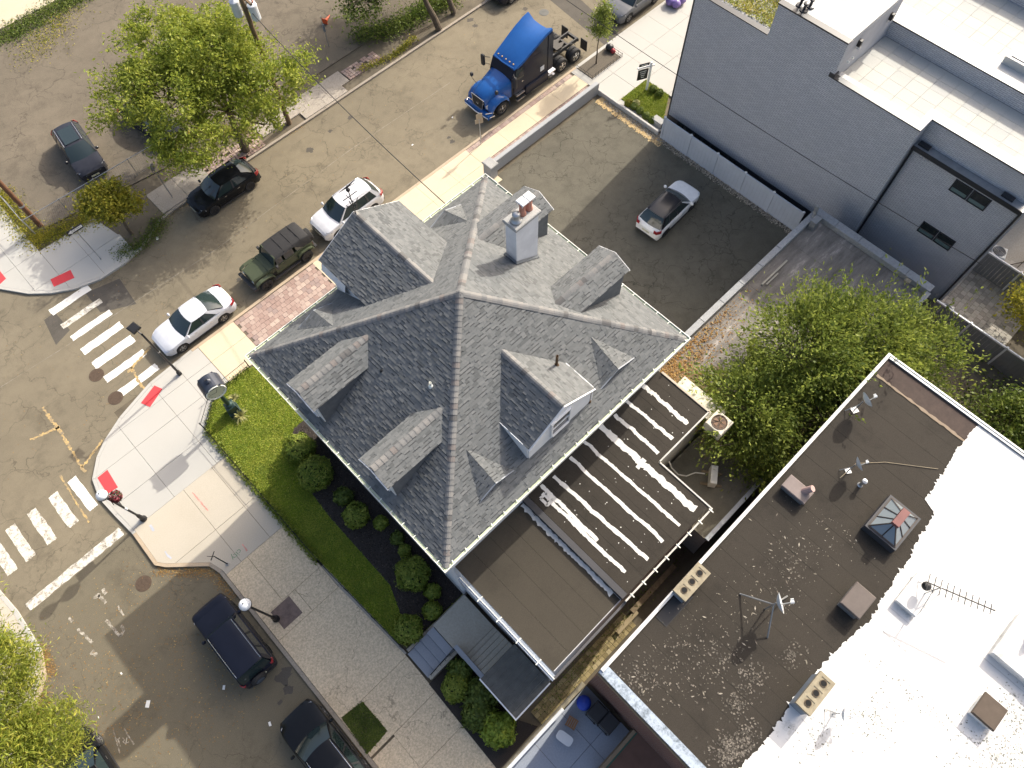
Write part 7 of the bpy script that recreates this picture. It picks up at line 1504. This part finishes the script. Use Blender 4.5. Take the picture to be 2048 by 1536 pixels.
tree('street_sapling', at(1192, 128, KH)[:2], 'slim young tree in the mulched pit on the white pavement', [(33.1, 26.4, 3.3, .7, .7, 1.0), (33.3, 26.6, 4.1, .5, .5, .6)], 60, 52, .13, .5, lf_elm, .045, 2.0, .22)
# weedy undergrowth below the kerb trees and along the pavement edges
def ground_plants(name, pts, n, spread, h, size, mat, label, asp=.5, kind='stuff'):
    i = RNG.integers(0, len(pts) - 1, n); t = RNG.uniform(0, 1, n); A = np.array(pts); P = A[i] + (A[i + 1] - A[i]) * t[:, None]
    P = np.column_stack([P + RNG.normal(0, spread, (n, 2)), KH + RNG.beta(1.2, 2.5, n) * h]); return soup(name, blades(P, size, asp, .3), 4, mat, None, label, 'plants', kind)
G_ = lambda q: [xy(*p, KH) for p in q]
ground_plants('weeds', G_([(715, 75), (790, 60), (850, 20), (905, 0)]), 7000, .5, .9, .14, lf_deep, 'dark leafy weeds under the kerb trees of the vacant lot')
ground_plants('weeds', G_([(300, 300), (400, 265), (500, 260)]), 2600, .28, .25, .10, lf_maple, 'dry grass and weeds along the vacant lot edge under the big tree')
ground_plants('weeds', G_([(720, 140), (790, 110), (830, 75)]), 1500, .18, .2, .1, lf_maple, 'yellowing weeds along the old kerb opposite the truck')
ground_plants('grass_strip', G_([(0, 385), (30, 430), (72, 482), (120, 462), (190, 430), (250, 400)]), 9000, .42, .14, .10, lf_maple, 'dry yellow-green grass strip at the vacant lot corner')
ground_plants('grass_strip', G_([(0, 80), (60, 45), (130, 5), (180, -20)]), 6000, .6, .2, .12, lf_deep, 'rough green grass along the beige concrete apron')
ground_plants('grass_strip', G_([(60, 110), (140, 20)]), 1500, .8, .1, .1, lf_maple, 'thin dry grass at the edge of the vacant lot asphalt')
ground_plants('grass_strip', G_([(240, 505), (275, 495), (310, 465), (322, 440)]), 2600, .35, .14, .09, lf_deep, 'green grass in the tree pit at the rounded kerb')
tag(MB().prism([(1.5, 35.5), (2.2, 35.65), (3.2, 36.05), (3.9, 36.5), (4.4, 36.65), (4.4, 39.6), (1.1, 39.5), (1.5, 37.3)], .03, .12).build('verge', m_ground), kind='structure')
ground_plants('alley_weeds', [(1.0, .2), (5.0, .25), (11.2, .3)], 1300, .22, .3, .08, lf_deep, 'dark weeds in the alley beside the rear wing')
ground_plants('yard_weeds', [(23.5, -3.5), (27, -5), (30, -7)], 4500, 1.0, .4, .13, lf_deep, 'low dark weeds in the yard behind the row building')
# lawn blades
def inside(P, poly):
    c = np.zeros(len(P), bool); j = len(poly) - 1
    for i in range(len(poly)):
        (xi, yi), (xj, yj) = poly[i], poly[j]; k = ((yi > P[:, 1]) != (yj > P[:, 1])) & (P[:, 0] < (xj - xi) * (P[:, 1] - yi) / (yj - yi + 1e-12) + xi); c ^= k; j = i
    return c
def lawn(poly, n, z, label, h=.04, mat=lf_grass, holes=()):
    A = np.array(poly); P = RNG.uniform(A.min(0), A.max(0), (n, 2)); k = inside(P, poly)
    for q in holes: k &= ~inside(P, q)
    P = P[k]; m = len(P); a = RNG.uniform(0, 6.28, m); hh = h * RNG.uniform(.3, 1.3, m); wv = .026; lean = RNG.normal(0, 1.1, (m, 2)) * hh[:, None]
    b0 = np.column_stack([P[:, 0] - np.cos(a) * wv, P[:, 1] - np.sin(a) * wv, np.full(m, z)]); b1 = np.column_stack([P[:, 0] + np.cos(a) * wv, P[:, 1] + np.sin(a) * wv, np.full(m, z)]); t = np.column_stack([P + lean, z + hh])
    return soup('grass', np.stack([b0, b1, t], 1).reshape(-1, 3), 3, mat, None, label, 'grass', 'stuff')
lawn(lawnp, 150000, .148, 'bright green mown lawn round the corner house', holes=(bedp,))
sq = [(-5.62, 6.15), (-4.32, 6.15), (-4.32, 4.15), (-5.62, 4.15)]; SQ = [(-5.6, 6.15), (-4.3, 6.15), (-4.3, 4.0), (-5.6, 4.0)]
gp_ = [xy(683, 1435, KH), xy(725, 1403, KH), xy(775, 1462, KH), xy(735, 1508, KH)]
tag(MB().prism(gp_, .05, KH + .012).build('tree_pit_soil', m_ground), kind='structure'); lawn(gp_, 9000, KH + .01, 'square patch of dull grass set in the aggregate sidewalk', mat=lf_deep)
sl_ = [(31.8, 19.4), (34.25, 20.9), (34.25, 22.9), (31.8, 22.9)]; tag(MB().prism(sl_, .03, .14).build('lawn', MATS['lawn_soil']), kind='structure'); lawn(sl_, 26000, .138, 'small square green lawn in front of the grey building', .06)
ground_plants('fence_ivy', [(-1.95, 22.4), (-1.98, 17.0), (-1.95, 12.6)], 5200, .11, .35, .10, lf_box, 'ragged ground cover along the iron fence of the house lawn')
ground_plants('fence_ivy', [(1.9, 23.9), (-.3, 23.85), (-1.85, 22.5)], 1300, .09, .2, .09, lf_box, 'thin ground cover along the iron fence at the clock')
soup('mulch_chips', leafquads(MP[inside(MP[:, :2], bedp)], .09, .35, .4), 4, pieces('mulch_chip', [(0, (.02, .016, .014)), (.4, (.04, .032, .028)), (.7, (.065, .05, .042)), (.9, (.10, .08, .065))], .95), None, 'dark wood mulch chips covering the bed along the house', 'mulch', 'stuff')
# clipped shrubs
def ball(x, y, r, label, mat=lf_box, z0=.16, sq=.9, n=None, leaf=.06, rough=.055, grp='clipped ball shrubs in the mulch bed'):
    o = empty('ball_shrub', (x, y, z0), 0, label, 'shrub', grp); n = n or int(5200 * r * r + 700); d = RNG.normal(0, 1, (n, 3)); d /= np.linalg.norm(d, axis=1)[:, None]; d = d[d[:, 2] > -.75]
    b = 1 + .09 * np.sin(d[:, 0] * 5 + x * 3) * np.sin(d[:, 1] * 4.4 + y * 2) + .05 * np.sin(d[:, 2] * 9 + d[:, 0] * 8 + y) + RNG.normal(0, rough, len(d)); P = d * (r * b)[:, None] * np.array([1, 1, sq]) + np.array([x, y, z0 + r * sq * .85])
    u = np.cross(d, RNG.normal(0, 1, (len(d), 3))); u /= np.linalg.norm(u, axis=1)[:, None]; v = np.cross(d, u); u += d * RNG.normal(0, .45, (len(d), 1)); s_ = (leaf * RNG.uniform(.6, 1.4, len(d)))[:, None]
    soup('foliage', np.stack([P - u * s_, P - v * s_ * .6, P + u * s_, P + v * s_ * .6], 1).reshape(-1, 3), 4, mat, o)
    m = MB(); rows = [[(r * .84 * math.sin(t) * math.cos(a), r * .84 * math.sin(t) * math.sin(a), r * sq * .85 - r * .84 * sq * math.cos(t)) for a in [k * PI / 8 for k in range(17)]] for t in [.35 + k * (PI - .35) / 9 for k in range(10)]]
    m.grid(rows).build('shade_core', plain('shaded_foliage', (.03, .045, .012), .9, var=.4, scale=12), o, local=True, smooth=True); MB().tube((0, 0, -.1), (0, 0, r * .5), .04, .03, 6).build('stem', m_bark, o, local=True); return o  # solid core, coloured dark as the shade inside the shrub
ball(.98, 17.75, .78, 'dark ball shrub at the end of the bed, casting an oval shadow on the lawn', sq=.95); ball(.72, 16.1, .86, 'largest round clipped shrub in the bed below the upper dormer')
ball(1.02, 14.2, .42, 'loose small shrub between the two largest round ones', lf_deep, rough=.14, leaf=.08); ball(.85, 12.95, .62, 'bright round clipped shrub in the middle of the bed'); ball(1.5, 11.85, .34, 'small round shrub beside the bright middle one')
ball(1.6, 10.7, .28, 'sparse tiny shrub against the house wall', lf_deep, rough=.2, leaf=.07); ball(1.45, 9.95, .30, 'small shrub above the big round one near the steps'); ball(1.0, 8.75, .80, 'big round clipped shrub near the entrance steps')
ball(1.12, 7.5, .38, 'small round shrub between the big one and the steps'); ball(.52, 6.85, .42, 'small round shrub beside the step wall'); ball(-.85, 6.95, .66, 'round clipped shrub at the corner of the entrance steps')
pg2 = 'shrubs in the planting bed under the porch canopy'
ball(-.95, 3.55, .62, 'round dark shrub in the planting bed beside the steps', grp=pg2); ball(-.35, 2.5, .66, 'loose dark green shrub under the porch canopy', lf_deep, rough=.14, leaf=.09, grp=pg2); ball(-1.0, 2.0, .6, 'broad dark shrub at the sidewalk edge of the planting bed', lf_deep, rough=.14, leaf=.09, grp=pg2)
ball(-.35, 3.9, .5, 'leafy dark shrub against the step side wall', lf_deep, rough=.16, leaf=.09, grp=pg2); ball(-.75, .95, .68, 'lime green shrub at the end of the planting bed', lf_lime, rough=.12, leaf=.10, grp=pg2)
pg3 = 'small shrubs round the square lawn'
for i, (px, py, lab, mt) in enumerate([(1257, 207, 'orange-tinged small shrub at the corner of the square lawn', lf_maple), (1268, 213, None, lf_deep), (1280, 222, None, lf_deep), (1292, 232, None, lf_deep), (1304, 240, None, lf_deep), (1306, 178, 'small shrub beside the realtor sign post', lf_deep), (1319, 186, 'small shrub nearest the grey building wall', lf_deep), (1272, 208, 'yellow-leaved small shrub of the square lawn', lf_yucca)]):
    c = at(px, py, .3); ball(c.x, c.y, .24, lab or 'small dark green shrub in the row at the square lawn edge', mt, .14, grp=pg3)
def yucca(px, py, s_, label):
    c = at(px, py, .15); o = empty('yucca', (c.x, c.y, .15), 0, label, 'plant', 'yuccas at the post clock'); V = []
    for k in range(90):
        a, e = random.uniform(0, 6.28), random.uniform(.15, 1.3); d = Vector((math.cos(a) * math.cos(e), math.sin(a) * math.cos(e), math.sin(e))); t = Vector((-math.sin(a), math.cos(a), 0)) * .026 * s_; L = s_ * random.uniform(.35, .6); b = Vector((c.x, c.y, .16)); mid = b + d * L * .6; tip = b + d * L - Vector((0, 0, L * .12))
        V += [b - t, b + t, mid + t * .8, mid - t * .8, mid - t * .8, mid + t * .8, tip + t * .05, tip - t * .05]
    soup('blades', np.array([tuple(v) for v in V]), 4, lf_yucca, o); return o
yucca(481, 832, 1.05, 'large pale spiky yucca in front of the post clock'); yucca(468, 797, .7, 'smaller pale yucca behind the post clock')
hc = ball(30.6, -2.6, .0001, 'x') if False else None
